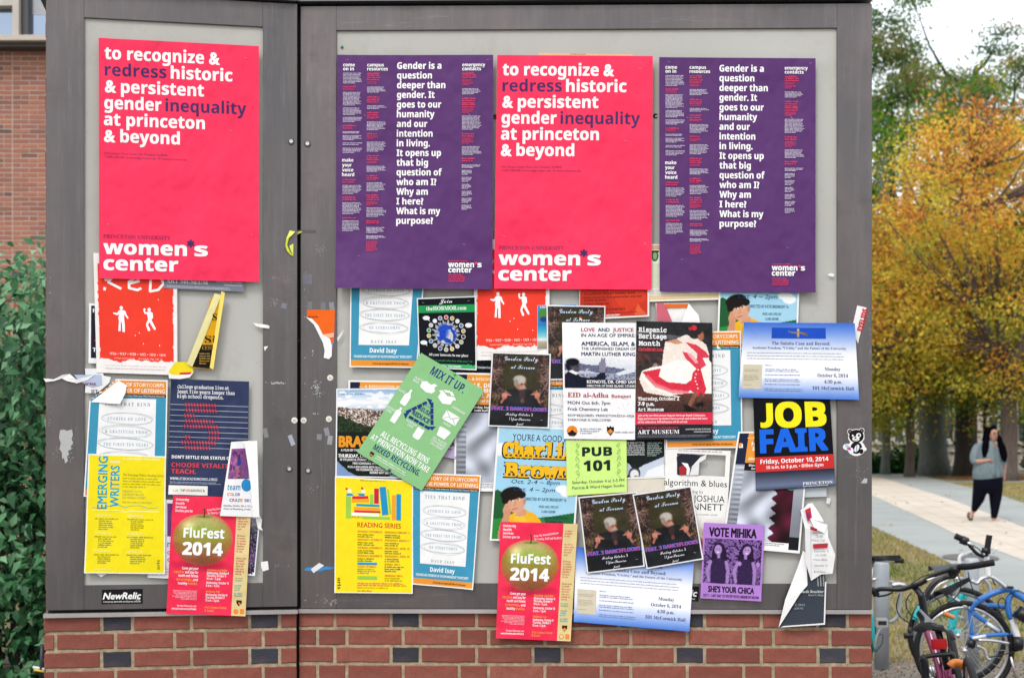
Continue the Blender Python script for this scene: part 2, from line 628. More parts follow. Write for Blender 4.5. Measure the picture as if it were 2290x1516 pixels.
# ================================================================== kiosk materials
def metal_mat():
    t = NT('weathered_bronze_metal')
    a = t.noise(2.2, 5, 0.65, (1.5, 1.5, 0.7))
    b = t.noise(9, 4, 0.6, (6, 6, 0.35))
    c = t.noise(5.0, 5, 0.7)
    col = t.ramp(a, [(0.30, (0.098, 0.095, 0.100)), (0.5, (0.122, 0.110, 0.112)), (0.70, (0.158, 0.134, 0.136))])
    col = t.mix(t.ramp(b, [(0.5, (0, 0, 0)), (0.85, (0.3,) * 3)]), col, (0.21, 0.21, 0.215))
    col = t.mix(t.ramp(c, [(0.58, (0, 0, 0)), (0.74, (0.5,) * 3)]), col, (0.088, 0.074, 0.070))
    d = t.noise(3.1, 6, 0.75, (1, 1, 0.8), 'Generated')
    col = t.mix(t.ramp(d, [(0.60, (0, 0, 0)), (0.72, (0.35,) * 3)]), col, (0.30, 0.285, 0.27))
    sc_ = t.noise(55, 4, 0.8, (5, 5, 0.25))
    col = t.mix(t.ramp(sc_, [(0.62, (0, 0, 0)), (0.72, (0.35,) * 3)]), col, (0.26, 0.25, 0.25))
    fine = t.noise(160, 3, 0.7)
    col = t.mix(t.ramp(fine, [(0.30, (0.35,) * 3), (0.42, (0, 0, 0))]), col, (0.11, 0.10, 0.10))
    t.base(col)
    t.set(Roughness=0.42, Metallic=0.8)
    t.link(t.ramp(c, [(0.3, (0.34,) * 3), (0.7, (0.52,) * 3)]), t.b.inputs['Roughness'])
    t.bump(c, 0.05, 0.002)
    return t.m
def panel_mat():
    t = NT('grey_painted_panel')
    a = t.noise(1.6, 4, 0.6)
    s = t.noise(85, 3, 0.8)
    col = t.ramp(a, [(0.3, (0.375, 0.372, 0.348)), (0.7, (0.435, 0.432, 0.408))])
    col = t.mix(t.ramp(s, [(0.27, (0.7,) * 3), (0.35, (0, 0, 0))]), col, (0.20, 0.19, 0.17))
    w_ = t.noise(4.5, 6, 0.75)
    col = t.mix(t.ramp(w_, [(0.52, (0, 0, 0)), (0.7, (0.5,) * 3)]), col, (0.31, 0.305, 0.28))
    t.base(col)
    t.set(Roughness=0.6)
    t.bump(t.noise(140, 3), 0.15, 0.001)
    return t.m
def brick_mat(name, c1, c2, c3, sc=30):
    t = NT(name)
    oi = t.new('ShaderNodeObjectInfo')
    r = t.ramp(oi.outputs['Random'], [(0.0, c1), (0.5, c2), (1.0, c3)])
    n = t.noise(sc, 5, 0.7)
    m = t.noise(6, 3)
    col = t.mix(t.ramp(n, [(0.35, (0.6,) * 3), (0.6, (0, 0, 0))]), r, tuple(x * 0.62 for x in c2))
    col = t.mix(t.ramp(m, [(0.5, (0, 0, 0)), (0.75, (0.4,) * 3)]), col, tuple(min(1, x * 1.25 + 0.02) for x in c3))
    st = t.noise(2.6, 4, 0.7)
    col = t.mix(t.ramp(st, [(0.5, (0, 0, 0)), (0.68, (0.45,) * 3)]), col, (0.11, 0.05, 0.045))
    sp_ = t.noise(210, 2, 0.5)
    col = t.mix(t.ramp(sp_, [(0.70, (0, 0, 0)), (0.76, (0.7,) * 3)]), col, (0.45, 0.38, 0.3))
    t.base(col)
    t.set(Roughness=0.85)
    t.bump(t.noise(120, 4, 0.75), 0.5, 0.003)
    return t.m
M_METAL = metal_mat()
M_PANEL = panel_mat()
M_BRICK = brick_mat('red_brick', (0.165, 0.040, 0.030), (0.225, 0.060, 0.040), (0.275, 0.085, 0.058))
M_DBRICK = brick_mat('dark_glazed_brick', (0.022, 0.022, 0.034), (0.030, 0.029, 0.044), (0.042, 0.044, 0.058))
M_MORTAR = plain('mortar', (0.31, 0.245, 0.165), 0.95, var=0.35, nscale=45)
M_BLACK = plain('dark_gap', (0.006, 0.006, 0.007), 0.8)
M_LEDGE = plain('ledge_metal', (0.42, 0.39, 0.39), 0.35, 0.6, var=0.15, nscale=6)
M_CAP = plain('cap_metal', (0.14, 0.15, 0.16), 0.4, 0.5, var=0.1)

kiosk = empty('notice_board_kiosk', (0, 5.4, 0))
tag(kiosk, 'brick and bronze-metal kiosk with two grey notice panels covered in posters', 'notice board')

def fbox(name, face, u0, z0, u1, z1, n0, n1, mat, bevel=0.0, parent=None):
    bm = bmesh.new()
    face.box(bm, min(u0, u1), min(z0, z1), max(u0, u1), max(z0, z1), n0, n1)
    bmesh.ops.recalc_face_normals(bm, faces=bm.faces)
    if bevel:
        bmesh.ops.bevel(bm, geom=bm.edges[:], offset=bevel, segments=2, affect='EDGES')
    return bm_obj(name, bm, mat, parent or kiosk)

def section(face, xo0, xo1, ztop, zbot, xi0, xi1, zit, zib):
    u0, u1 = face.hit(xo0, 700, FN)[0], face.hit(xo1, 700, FN)[0]
    v0, v1 = face.hit(xi0, 700, FN)[0], face.hit(xi1, 700, FN)[0]
    fbox('backing_panel', face, v0 - 0.02, zib - 0.02, v1 + 0.02, zit + 0.02, -0.016, PN, M_PANEL)
    fbox('frame_stile', face, u0, zbot, v0, ztop, -0.03, FN, M_METAL, 0.0012)
    fbox('frame_stile', face, v1, zbot, u1, ztop, -0.03, FN, M_METAL, 0.0012)
    fbox('frame_rail', face, v0 + .0004, zit, v1 - .0004, ztop, -0.03, FN - 0.0006, M_METAL, 0.0012)
    fbox('frame_rail', face, v0 + .0004, zbot, v1 - .0004, zib, -0.03, FN - 0.0006, M_METAL, 0.0012)
    return u0, u1
zR_top, zR_bot = RF.hit(675, 15, FN)[1], RF.hit(700, 1360, FN)[1]
rU0, rU1 = section(RF, 672.5, 1950, zR_top, zR_bot, 752, 1872, RF.hit(755, 68.5, FN)[1], RF.hit(1200, 1304, FN)[1])
zL_top, zL_bot = LF.hit(664, 9.5, FN)[1], LF.hit(560, 1357, FN)[1]
lU0, lU1 = section(LF, 103, 664.5, zL_top, zL_bot, 188, 588, LF.hit(588, 60.5, FN)[1], LF.hit(588, 1303, FN)[1])

# brick core behind the frames, dark joint between the two sections
zled = RF.hit(900, 1362, 0.02)[1]
zled2 = RF.hit(900, 1371.5, 0.02)[1]
uL = LF.hit(98.5, 1450, 0.0)[0]
uR = RF.hit(1950, 1450, 0.0)[0]
uG_R = RF.hit(667, 1450, 0)[0]; uG_L = LF.hit(664.5, 1450, 0)[0]
fbox('core', RF, uG_R + .004, 0, uR - 0.004, zR_top + 0.2, -0.62, -0.035, M_MORTAR)
fbox('core', LF, uL + 0.006, 0, uG_L - .004, zR_top + 0.2, -0.62, -0.035, M_MORTAR)
fbox('mortar_bed', RF, uG_R + .003, 0, uR - 0.003, zled - 0.001, -0.034, -0.0045, M_MORTAR)
fbox('mortar_bed', LF, uL + 0.005, 0, uG_L - .003, zled - 0.001, -0.034, -0.0045, M_MORTAR)
fbox('joint_filler', RF, uG_R - 0.02, 0.0, uG_R + 0.012, zR_top + 0.05, -0.25, -0.022, M_BLACK)
fbox('shadow_gap', RF, uG_R + .01, zR_top, uR - 0.03, zR_top + 0.05, -0.034, -0.03, M_BLACK)
fbox('shadow_gap', LF, uL + .01, zL_top, uG_L - 0.003, zL_top + 0.06, -0.034, -0.03, M_BLACK)
fbox('shadow_gap', LF, lU0 + .002, zled, lU1 - .002, zL_bot, -0.034, -0.02, M_BLACK)
# ledge flashing under the frames
fbox('ledge', RF, uG_R + 0.002, zled2, uR + 0.001, zled, -0.03, 0.016, M_LEDGE, 0.0015)
fbox('ledge', LF, uL - 0.001, zled2, uG_L + 0.002, zled, -0.03, 0.016, M_LEDGE, 0.0015)
# overhanging cap
zc_R = RF.hit(700, 3.2, 0.03)[1]
capn = 0.030
bm = bmesh.new()
uc = RF.hit(1961, 5, capn)[0]
prof = [(uG_R - 0.0, zc_R), (uc - 0.012, zc_R), (uc, zc_R + 0.014), (uc, zc_R + 0.16), (uG_R - 0.0, zc_R + 0.16)]
fr = [bm.verts.new(RF.pt(u, z, capn)) for u, z in prof]; bk = [bm.verts.new(RF.pt(u, z, -0.66)) for u, z in prof]
bm.faces.new(fr); bm.faces.new(bk[::-1])
for i in range(5): bm.faces.new((fr[i], bk[i], bk[(i + 1) % 5], fr[(i + 1) % 5]))
bmesh.ops.recalc_face_normals(bm, faces=bm.faces)
bm_obj('cap', bm, M_CAP, kiosk)
zc_L = LF.hit(640, 0.5, capn)[1]
fbox('cap', LF, uL - 0.03, zc_L, uG_L - 0.003, zc_L + 0.16, -0.66, capn, M_CAP)

# bricks: shared meshes, one object each
def brick_mesh(w, seed):
    r = random.Random(seed)
    h, d = 0.0535, 0.03
    j = lambda a: r.uniform(-a, a)
    n = 6
    out = [(-w / 2 + w * i / n, -h / 2) for i in range(n)] + [(w / 2, -h / 2 + h * i / 2) for i in range(2)] + \
          [(w / 2 - w * i / n, h / 2) for i in range(n)] + [(-w / 2, h / 2 - h * i / 2) for i in range(2)]
    k = len(out)
    V = []
    for x, z in out: V.append((x, d, z))
    mid = [(x + j(0.0006), z + j(0.0012)) for x, z in out]
    V += [(x, 0.0022 + j(0.001), z) for x, z in mid]
    V += [(x * (1 - 0.0035 / (w / 2)), j(0.0003), z * 0.90) for x, z in mid]
    Fs = []
    for a in (0, k):
        for i in range(k): Fs.append((a + i, a + (i + 1) % k, a + k + (i + 1) % k, a + k + i))
    Fs.append(tuple(range(2 * k, 3 * k)))
    me = mesh_np('brick', V, Fs, None)
    return me
STW, HDW = 0.1935, 0.0945
_bv = {(w, m): [brick_mesh(w, s + 10 * int(w * 1000)) for s in range(4)] for w in (STW, HDW) for m in ('red', 'dark')}
for (w, m), L_ in _bv.items():
    for me in L_: me.materials.append(M_BRICK if m == 'red' else M_DBRICK)
rowz = [RF.hit(900, y, 0)[1] for y in (1384, 1424, 1463.5, 1504)]
PER = RF.hit(1224.5, 1400, 0)[0] - RF.hit(907, 1400, 0)[0]
def course(face, z, u_start, u_end, ref, dark, lower=False):
    items = []
    slot = PER / 5.0
    jt = 0.0125
    k0 = int((u_start - ref) / PER) - 2
    for k in range(k0, k0 + 12):
        c = ref + k * PER
        e = c + HDW / 2 + jt
        stw = (PER - HDW - 3 * jt) / 2
        for a, b, kd in ((c - HDW / 2, c + HDW / 2, 'h'), (e, e + stw, 's'), (e + stw + jt, e + 2 * stw + jt, 's')):
            a2, b2 = max(a, u_start), min(b, u_end)
            if b2 - a2 > 0.012: items.append((a2, b2, kd))
    return [(a, b, ('dark' if dark and kd == 'h' else 'red'), z) for a, b, kd in items]
def lay(face, items, rot):
    for a, b, m, z in items:
        w = STW if b - a > 0.13 else HDW
        o = bpy.data.objects.new('brick', _rs.choice(_bv[(w, m)]))
        COL.objects.link(o)
        o.parent = kiosk
        p = face.pt((a + b) / 2, z, _rs.uniform(-0.0012, 0.0008)) - kiosk.location
        o.location = p
        o.rotation_euler = (0, _rs.uniform(-0.004, 0.004), rot + (math.pi if False else 0))
        o.scale = ((b - a) / w, 1, 1)
rotR, rotL = math.atan2(-0.0159, 1), math.atan2(0.1730, 1)
refR1, refR2 = RF.hit(907, 1400, 0)[0], RF.hit(742.6, 1400, 0)[0]
refL1, refL2 = LF.hit(261.5, 1400, 0)[0], LF.hit(424.5, 1400, 0)[0]
for i, z in enumerate(rowz):
    lay(RF, course(RF, z, uG_R + 0.003, uR - 0.0, refR1 if i % 2 == 0 else refR2, i % 2 == 0), rotR)
    lay(LF, course(LF, z, uL, uG_L - 0.002, refL1 if i % 2 == 0 else refL2, i % 2 == 0), rotL)
# courses below the picture, joined; the stack of brick ends beside the left frame
bm = bmesh.new()
for i in range(4, 16):
    z = rowz[0] - i * 0.0652
    if z < 0.02: break
    for face, us, ue, r1, r2 in ((RF, uG_R + .003, uR, refR1, refR2), (LF, uL, uG_L - .002, refL1, refL2)):
        for a, b, m, zz in course(face, z, us, ue, r1 if i % 2 == 0 else r2, False):
            face.box(bm, a, z - 0.0267, b, z + 0.0267, -0.03, 0.0)
bmesh.ops.recalc_face_normals(bm, faces=bm.faces)
tag(bm_obj('lower_bricks', bm, M_BRICK, kiosk), kind='stuff')
for face, ue, nm in ((LF, uL, 'L'), (RF, uR, 'R')):
    z = zled + 0.04
    while z < zR_top - 0.02:
        o = bpy.data.objects.new('brick', _rs.choice(_bv[(HDW, 'red')]))
        COL.objects.link(o); o.parent = kiosk
        c = ue + HDW / 2 + 0.0005 if nm == 'L' else ue - HDW / 2 - 0.003
        o.location = face.pt(c, z, -0.0305) - kiosk.location
        o.rotation_euler = (0, 0, rotL if nm == 'L' else rotR)
        o.scale = (1.0 + _rs.uniform(-0.02, 0.02), 0.15, 0.98)
        z += 0.0652
# side walls of the core in joined brick
bm = bmesh.new()
z = 0.03; i = 0
while z < zR_top + 0.1:
    for k in range(3):
        n1 = -0.04 - k * 0.2 - (0.1 if i % 2 else 0)
        n0 = max(n1 - 0.19, -0.62)
        if n1 > n0 + 0.02:
            RF.box(bm, uR - 0.02, z - 0.0267, uR - 0.0005, z + 0.0267, n0, n1)
            LF.box(bm, uL + 0.0005, z - 0.0267, uL + 0.02, z + 0.0267, n0, n1)
    z += 0.0652; i += 1
bmesh.ops.recalc_face_normals(bm, faces=bm.faces)
tag(bm_obj('side_bricks', bm, M_BRICK, kiosk), kind='stuff')

# bolts and round white covers on the stiles
def disc(name, face, px, py, r, h, mat, inner=None, n=None):
    bm = bmesh.new()
    c = face.P(px, py, FN if n is None else n)
    N, U, Z = face.N, face.U, Vector((0, 0, 1))
    prof = [(r, 0), (r, h * 0.5), (r * 0.86, h)] + ([(r * inner[0], h), (r * inner[0] * 0.9, h * inner[1])] if inner else [])
    rings = [[bm.verts.new(c + (U * math.cos(a * math.pi / 10) + Z * math.sin(a * math.pi / 10)) * rr + N * hh) for a in range(20)] for rr, hh in prof]
    for a, b in zip(rings, rings[1:]):
        for k in range(20): bm.faces.new((a[k], a[(k + 1) % 20], b[(k + 1) % 20], b[k]))
    bm.faces.new(rings[-1])
    bmesh.ops.recalc_face_normals(bm, faces=bm.faces)
    return bm_obj(name, bm, mat, kiosk)
for f, x, y in ((LF, 651, 317), (LF, 647, 1048), (RF, 688, 322), (RF, 689.5, 1052)):
    disc('bolt_washer', f, x, y, 0.0125, 0.003, M_METAL, (0.62, 0.3))
    disc('bolt', f, x, y, 0.0072, 0.006, STEEL, (0.55, 0.4), n=FN + 0.0012)
M_COVER = plain('cream_plastic', (0.66, 0.64, 0.56), 0.5)
M_MARK = plain('faded_blue_mark', (0.12, 0.16, 0.22), 0.6)
for f, x, y in ((LF, 658.5, 940), (RF, 679, 940), (RF, 738.5, 845), (RF, 735.5, 937)):
    o = disc('round_cover', f, x, y, 0.0112, 0.0022, M_COVER)
    for a, b in (((-3, 0), (0, -2)), ((0, -2), (3, 1)), ((-2, 2), (2, 2))):
        t_ = tube_obj('scratch_mark', [f.P(x + a[0], y + a[1], FN + 0.0024), f.P(x + b[0], y + b[1], FN + 0.0024)], 0.0006, M_MARK, kiosk, 4)
# dark printed letters left on the panel between the posters
# ================================================================== posters
NAVY, WHT = '2b2d6b', 'fbfbfd'

def women_red(label, face, quad, lay, **k):
    s = Sheet('red_poster', label, 'poster', face, quad, 350, 523, lay, 'fa2c5a', gloss=True, cell=12, group='red centre posters', **k)
    bx = 13
    for (t, x, w, b, c) in (('to recognize &', 13, 250, 45, WHT), ('redress', 13, 133, 81, '3a1d60'), ('historic', 156, 135, 81, WHT),
                            ('& persistent', 13, 215, 117, WHT), ('gender', 12, 123, 153, WHT), ('inequality', 144, 178, 153, '3a1d60'),
                            ('at princeton', 11, 219, 189, WHT), ('& beyond', 11, 164, 225, WHT)):
        s.text(t, x, b, 26.5, w, 'bold+0.012' if c == WHT else 'bold', c)
    s.text('Frist Campus Center, Room 243, Princeton, NJ 08544', 12, 252, 5, 136, 'sans', '8a1f58', part='small_lettering')
    s.text('T (609) 258-5565  E women@princeton.edu  W women.princeton.edu', 12, 260, 5, 178, 'sans', '8a1f58', part='small_lettering')
    s.text('PRINCETON UNIVERSITY', 9, 435, 8, 146, 'serif', '9a2258', part='small_lettering')
    s.text('women', 10, 469, 29, 180, 'bold+0.02', WHT, part='logo_lettering')
    for i in range(3): a = i * math.pi / 3 + math.pi / 2; s.stroke([(199 - 7.6 * math.cos(a), 442 - 7.6 * math.sin(a)), (199 + 7.6 * math.cos(a), 442 + 7.6 * math.sin(a))], 4.6, '3a1d60', 'asterisk')
    s.text('s', 208, 469, 29, 28, 'bold+0.02', WHT, part='logo_lettering')
    s.text('center', 10, 504, 29, 161, 'bold+0.02', WHT, part='logo_lettering')
    for x, y, r in ((20, 405, .1), (322, 28, .15), (335, 420, .9), (290, 190, .3)): s.staple(x, y, r, 7)
    return s.done()

def purple(label, face, quad, lay, **k):
    RD, VI = 'e83a63', 'd9d2e6'
    s = Sheet('purple_poster', label, 'poster', face, quad, 350, 523, lay, '562a6c', gloss=True, cell=10, group='purple centre posters', **k)
    big = [('Gender is a', 99), ('question', 78), ('deeper than', 108), ('gender. It', 84), ('goes to our', 99), ('humanity', 84), ('and our', 68), ('intention', 80),
           ('in living.', 74), ('It opens up', 99), ('that big', 70), ('question of', 101), ('who am I?', 89), ('Why am', 70), ('I here?', 60), ('What is my', 98), ('purpose?', 82)]
    for i, (t, w) in enumerate(big):
        s.text(t, 135, 31 + i * 21.66, 14.5, w, 'bold+0.012', WHT)
    for x, w, (a, b), ws in ((14, 0, ('come', 'on in'), (26, 24)), (68, 0, ('campus', 'resources'), (37, 46)), (281, 0, ('emergency', 'contacts'), (51, 42))):
        s.text(a, x, 26, 7.6, ws[0], 'bold+0.012', WHT, part='heading_lettering'); s.text(b, x, 35, 7.6, ws[1], 'bold+0.012', WHT, part='heading_lettering')
    for t, w, y in (('make', 25, 239), ('your', 21, 250), ('voice', 25, 261), ('heard', 27, 271.5)):
        s.text(t, 13, y, 7.6, w, 'bold+0.012', WHT, part='heading_lettering')
    def blk(x, w, spec):
        for kind, y0, y1 in spec:
            if kind == 'w':
                n = max(1, round((y1 - y0) / 2.95)); s.fine(x, y0 + 1, w, n, (y1 - y0) / n, 1.9, VI, seed=int(y0))
            elif kind == 'r':
                s.fine(x, y1, w * 0.72, 1, 3, 3.3, RD, seed=int(y0), part='red_print')
            else:
                n = max(1, round((y1 - y0) / 2.8)); s.fine(x, y0 + 1, w * 0.6, n, (y1 - y0) / n, 1.7, RD, seed=int(y0), part='red_print')
    def h(*ys): return [('r', 0, y) for y in ys]
    blk(14, 44, [('w', 41, 66)] + h(73) + [('t', 75, 81), ('w', 84, 115), ('w', 119, 136), ('w', 140, 152)] + h(160) + [('t', 162, 167), ('w', 172, 177), ('w', 181, 192), ('w', 197, 204), ('w', 209, 221)]
        + h(281, 286) + [('w', 292, 313)] + h(320, 325) + [('w', 331, 358)] + h(366) + [('w', 371, 396)])
    blk(68, 44, h(43, 47, 52, 57) + [('t', 60, 67), ('w', 72, 86)] + h(96, 101, 105) + [('t', 107, 110), ('w', 114, 123)] + h(131, 136, 141) + [('t', 142, 145), ('w', 150, 170)] + h(178) +
        [('t', 181, 189), ('w', 195, 218)] + h(227, 232, 236) + [('t', 239, 244), ('w', 249, 263)] + h(272, 277) + [('t', 279, 282), ('w', 286, 307)] + h(315, 320, 325) + [('t', 328, 338), ('w', 342, 364)] + h(373, 377) +
        [('w', 386, 400), ('w', 405, 413), ('t', 417, 441)])
    blk(281, 44, h(43, 47, 52) + [('t', 55, 70), ('w', 76, 90)] + h(99, 104, 109, 113, 118) + [('t', 121, 131), ('w', 137, 169)] + h(178, 183) + [('t', 186, 200), ('w', 205, 225)] + h(233, 238) + [('w', 246, 254)])
    for i in range(6): s.fine(281, 259 + i * 15.6, 24, 4, 2.9, 1.9, VI, seed=i)
    s.fine(253, 461.5, 48, 1, 3, 2.6, RD, part='red_print')
    s.text('women', 252, 474, 12, 57, 'bold+0.02', WHT, part='logo_lettering'); [s.stroke([(313.5 - 3 * math.cos(a), 465 - 3 * math.sin(a)), (313.5 + 3 * math.cos(a), 465 + 3 * math.sin(a))], 2, RD, 'asterisk') for a in (math.pi / 2, math.pi / 6, -math.pi / 6)]; s.text('s', 317, 474, 12, 9, 'bold+0.02', WHT, part='logo_lettering')
    s.text('center', 252, 486, 12, 52, 'bold+0.02', WHT, part='logo_lettering')
    for i in range(4): s.fine(253, 493 + i * 4.6, 38 - (i == 0) * 3, 1, 3, 2.8, RD, seed=i, part='red_print')
    for x, y, r in ((23, 11, 0), (338, 11, -.1), (64, 135, .5), (298, 134, .7), (288, 423, .25), (50, 451, -.4)): s.staple(x, y, r, 7)
    return s.done()

def ragged(x0, y0, x1, y1, seed, a=2.2, bottom=7):
    r = random.Random(seed); p = []
    n = 26
    for i in range(n): p.append((x0 + (x1 - x0) * i / n, y0 + r.uniform(-a, a)))
    for i in range(n + 8): p.append((x1 + r.uniform(-a, a) * 0.6, y0 + (y1 - y0) * i / (n + 8)))
    v = 0
    for i in range(n + 6):
        v = max(-bottom, min(bottom, v + r.uniform(-3, 3))); p.append((x1 - (x1 - x0) * i / (n + 6), y1 + v))
    for i in range(n + 8): p.append((x0 + r.uniform(-a, a) * 0.6, y1 - (y1 - y0) * i / (n + 8)))
    return p

def man_arms(s, cx, y0, y1, flip, c=WHT):
    """white paper-cut figures of the red play poster"""
    h = (y1 - y0)
    def T(p): return [(cx + x * h, y0 + y * h) for x, y in p]
    if not flip:
        s.shape(T([(-.06, .15), (.08, .15), (.16, .2), (.20, .33), (.27, .44), (.24, .5), (.13, .36), (.10, .30), (.10, .48), (.12, .72), (.12, 1), (.03, 1), (.01, .62), (-.03, .62), (-.04, .97), (-.13, .97), (-.10, .6), (-.12, .44), (-.08, .33), (-.16, .36), (-.31, .31), (-.31, .26), (-.16, .27), (-.10, .18)]), c, 'figure#b' if flip else 'figure#a')
        s.oval(cx, y0 + .07 * h, .065 * h, .075 * h, c, 'figure#b' if flip else 'figure#a', 14)
    else:
        s.shape(T([(-.06, .17), (.07, .16), (.15, .20), (.17, .40), (.10, .50), (.16, .62), (.28, .85), (.25, .92), (.20, .90), (.02, .60), (-.05, .70), (.05, .90), (.02, .97), (-.05, .95), (-.13, .72), (-.11, .64), (-.04, .47), (-.08, .26), (-.17, .26), (-.22, .17), (-.23, .05), (-.18, .02), (-.13, .05), (-.16, .13), (-.13, .19)]), c, 'figure#b' if flip else 'figure#a')
        s.oval(cx + .01 * h, y0 + .08 * h, .07 * h, .08 * h, c, 'figure#b' if flip else 'figure#a', 14)

def red_play(label, face, quad, lay, **k):
    s = Sheet('play_poster', label, 'poster', face, quad, 182, 268, lay, 'f4f1ef', cell=9, group='red play posters', **k)
    s.picture(1, 10, 181, 256, lambda cv: (cv.fill('f4f1ef'), cv.poly(ragged(8, 24, 173, 238, 3), 'f2402f'), cv.ell(90, 120, 60, 70, 'ff4a38', soft=.9, al=.3)), 1.6, 'red_field')
    for p in ([(22, 82), (30, 48), (30, 46)], [(24, 60), (46, 48), (30, 64), (58, 78)], [(76, 66), (98, 60), (92, 52), (76, 62), (76, 76), (94, 80), (102, 76)], [(124, 50), (122, 82), (140, 78), (152, 64), (146, 50), (124, 48)]):
        s.stroke(p, 5.5, WHT, 'brush_title')
    man_arms(s, 58, 117, 175, False); man_arms(s, 119, 119, 173, True)
    s.text('9/26 • 9/27 • 9/28 • 10/2 • 10/3 • 10/4', 31, 227, 6, 124, 'sans+0.01', 'ffe2da')
    s.text("written by John Logan", 40, 235.5, 4, 46, 'sans', 'ffd0c6', part='small_lettering'); s.text("directed by Oge Ude '16", 94, 235.5, 4, 54, 'sans', 'ffd0c6', part='small_lettering')
    s.fine(20, 252, 150, 2, 7, 3.2, 'e6cfd0')
    for x, y in ((88, 182), (140, 100), (106, 200), (142, 203), (97, 176)): s.oval(x, y, 1.1, 1.7, 'ffe8e4', 'speck', 6)
    return s.done()

def story(label, face, quad, lay, **k):
    BL, OR = '3f97ba', 'ec9536'
    s = Sheet('book_poster', label, 'poster', face, quad, 172, 258, lay, 'f4f4f4', cell=7, group='blue and orange book talk posters', **k)
    s.band(3, 3, 169, 33, OR); s.band(3, 32, 169, 38.5, '1b1b22')
    s.band(3, 38.5, 169, 242, BL); s.band(3, 242, 169, 255, OR); s.band(22, 42, 147, 208, 'f3f4f5', 'title_page')
    s.text('THE HISTORY OF STORYCORPS', 8, 15.5, 8, 156, 'sans+0.008', WHT); s.text('AND THE POWER OF LISTENING', 6, 28.5, 8.6, 160, 'sans+0.008', WHT)
    s.text('October 1, 2014, 4:30 p.m., Dodds Auditorium, Robertson Hall, Princeton University', 6, 37.2, 3.8, 160, 'sans+0.02', 'dddde0', part='small_lettering')
    r = random.Random(11)
    for cy in (86, 114, 141, 170):
        for q in range(3):
            a, b, ph = 56 + r.uniform(-4, 5), 13 + r.uniform(-3, 2), r.uniform(-2, 2)
            s.stroke([(84 + ph + a * math.cos(i / 26 * 2 * math.pi), cy + r.uniform(-.3, .3) + b * math.sin(i / 26 * 2 * math.pi + .1 * q)) for i in range(27)], 0.55, 'a9acb4' if q else '9fb2c8', 'pencil_scribble')
    for t, y, w, c in (('TIES THAT BIND', 58, 100, '8a96a2'), ('STORIES OF LOVE', 89.5, 84, '8fa9c4'), ('& GRATITUDE FROM', 117.5, 92, '8fa9c4'), ('THE FIRST TEN YEARS', 145, 96, '85b0c6'), ('OF STORYCORPS', 172.5, 74, '8fa9c4'), ('DAVE ISAY', 203.5, 64, '9aa0aa')):
        s.text(t, 84, y, 6.3 if y != 58 else 7.4, w, 'serif', c, 'c', track=.22)
    s.text('David Isay', 84, 225, 10, 68, 'bold+0.005', WHT, 'c')
    s.text('FOUNDER AND PRESIDENT OF THE NPR BROADCAST "STORYCORPS"', 84, 236.5, 5.4, 146, 'bold', WHT, 'c')
    s.text('A book sale and signing will follow the discussion', 150, 251, 4.3, 92, 'sans+0.02', '5a3a18', 'r', part='small_lettering')
    return s.done()

def flag_talk(label, face, quad, lay, **k):
    s = Sheet('talk_poster', label, 'poster', face, quad, 172, 268, lay, 'f5f5f5', cell=7, group='silver flag talk posters', **k)
    def silver(cv):
        cv.fill('c3c8d3')
        f = np.sin(cv.X * .11 + 2.4 * np.sin(cv.Y * .045) + cv.Y * .02) * .5 + .5 * np.sin(cv.Y * .09 + cv.X * .06)
        g = np.clip(192 + 48 * f, 110, 248)[..., None] * np.array([.93, .96, 1.03]); cv.a = g
        tri = [(172, 90)]
        for i in range(9): tri += [(98 + 12, 96 + i * 22), (84 + 12, 107 + i * 22)]
        tri += [(110, 290), (172, 290)]
        m = cv.poly_mask(tri); mg = np.clip(60 + 34 * f, 20, 120)[..., None] * np.array([1.05, .28, .55])
        cv.put(m, mg)
    def col(cv): cv.a = (np.clip(170 + 32 * np.sin(cv.Y * .55) * np.exp(-((cv.X - 20) / 16) ** 2) + 30 * np.sin(cv.Y * .02), 60, 235))[..., None] * np.array([.9, .93, 1.0])
    s.band(4, 4, 26, 76, '1d2440')
    s.picture(4, 76, 26, 262, col, 1.8, 'ribbed_border'); s.picture(146, 76, 168, 234, col, 1.8, 'ribbed_border'); s.band(146, 234, 168, 262, '17181f')
    s.band(26, 4, 168, 74, 'ea9a3c'); s.band(26, 72, 168, 90, '16171c')
    s.picture(26, 90, 146, 248, silver, 1.8)
    s.text('— A DISCUSSION WITH —', 84, 17, 6, 120, 'bold', 'fff3dd', 'c')
    s.text('H.E. DR. KHALID', 88, 33, 9.5, 104, 'bold', WHT, 'c'); s.text('BIN MOHAMMED', 88, 44.5, 9.5, 96, 'bold', WHT, 'c'); s.text('AL ATTIYAH', 88, 56, 9.5, 76, 'bold', WHT, 'c')
    s.text('Minister of Foreign Affairs', 88, 66, 6, 110, 'boldit', WHT, 'c')
    s.text('Monday, September 29, 4:30 p.m.', 88, 80, 5, 104, 'bold', WHT, 'c', part='small_lettering'); s.text('Dodds Auditorium, Robertson Hall', 88, 87.5, 5, 90, 'bold', WHT, 'c', part='small_lettering')
    s.fine(30, 252, 108, 3, 4, 2.2, '777a86')
    s.oval(140, 112, 19, 20, '4fa596', 'round_badge', 26)
    for t, y in (('A PUBLIC RECEPTION', 108), ('WILL FOLLOW', 114), ('THE DISCUSSION', 120)): s.text(t, 140, y, 3.8, None if 0 else len(t) * 1.75, 'bold', '123c3c', 'c', part='badge_lettering')
    return s.done()

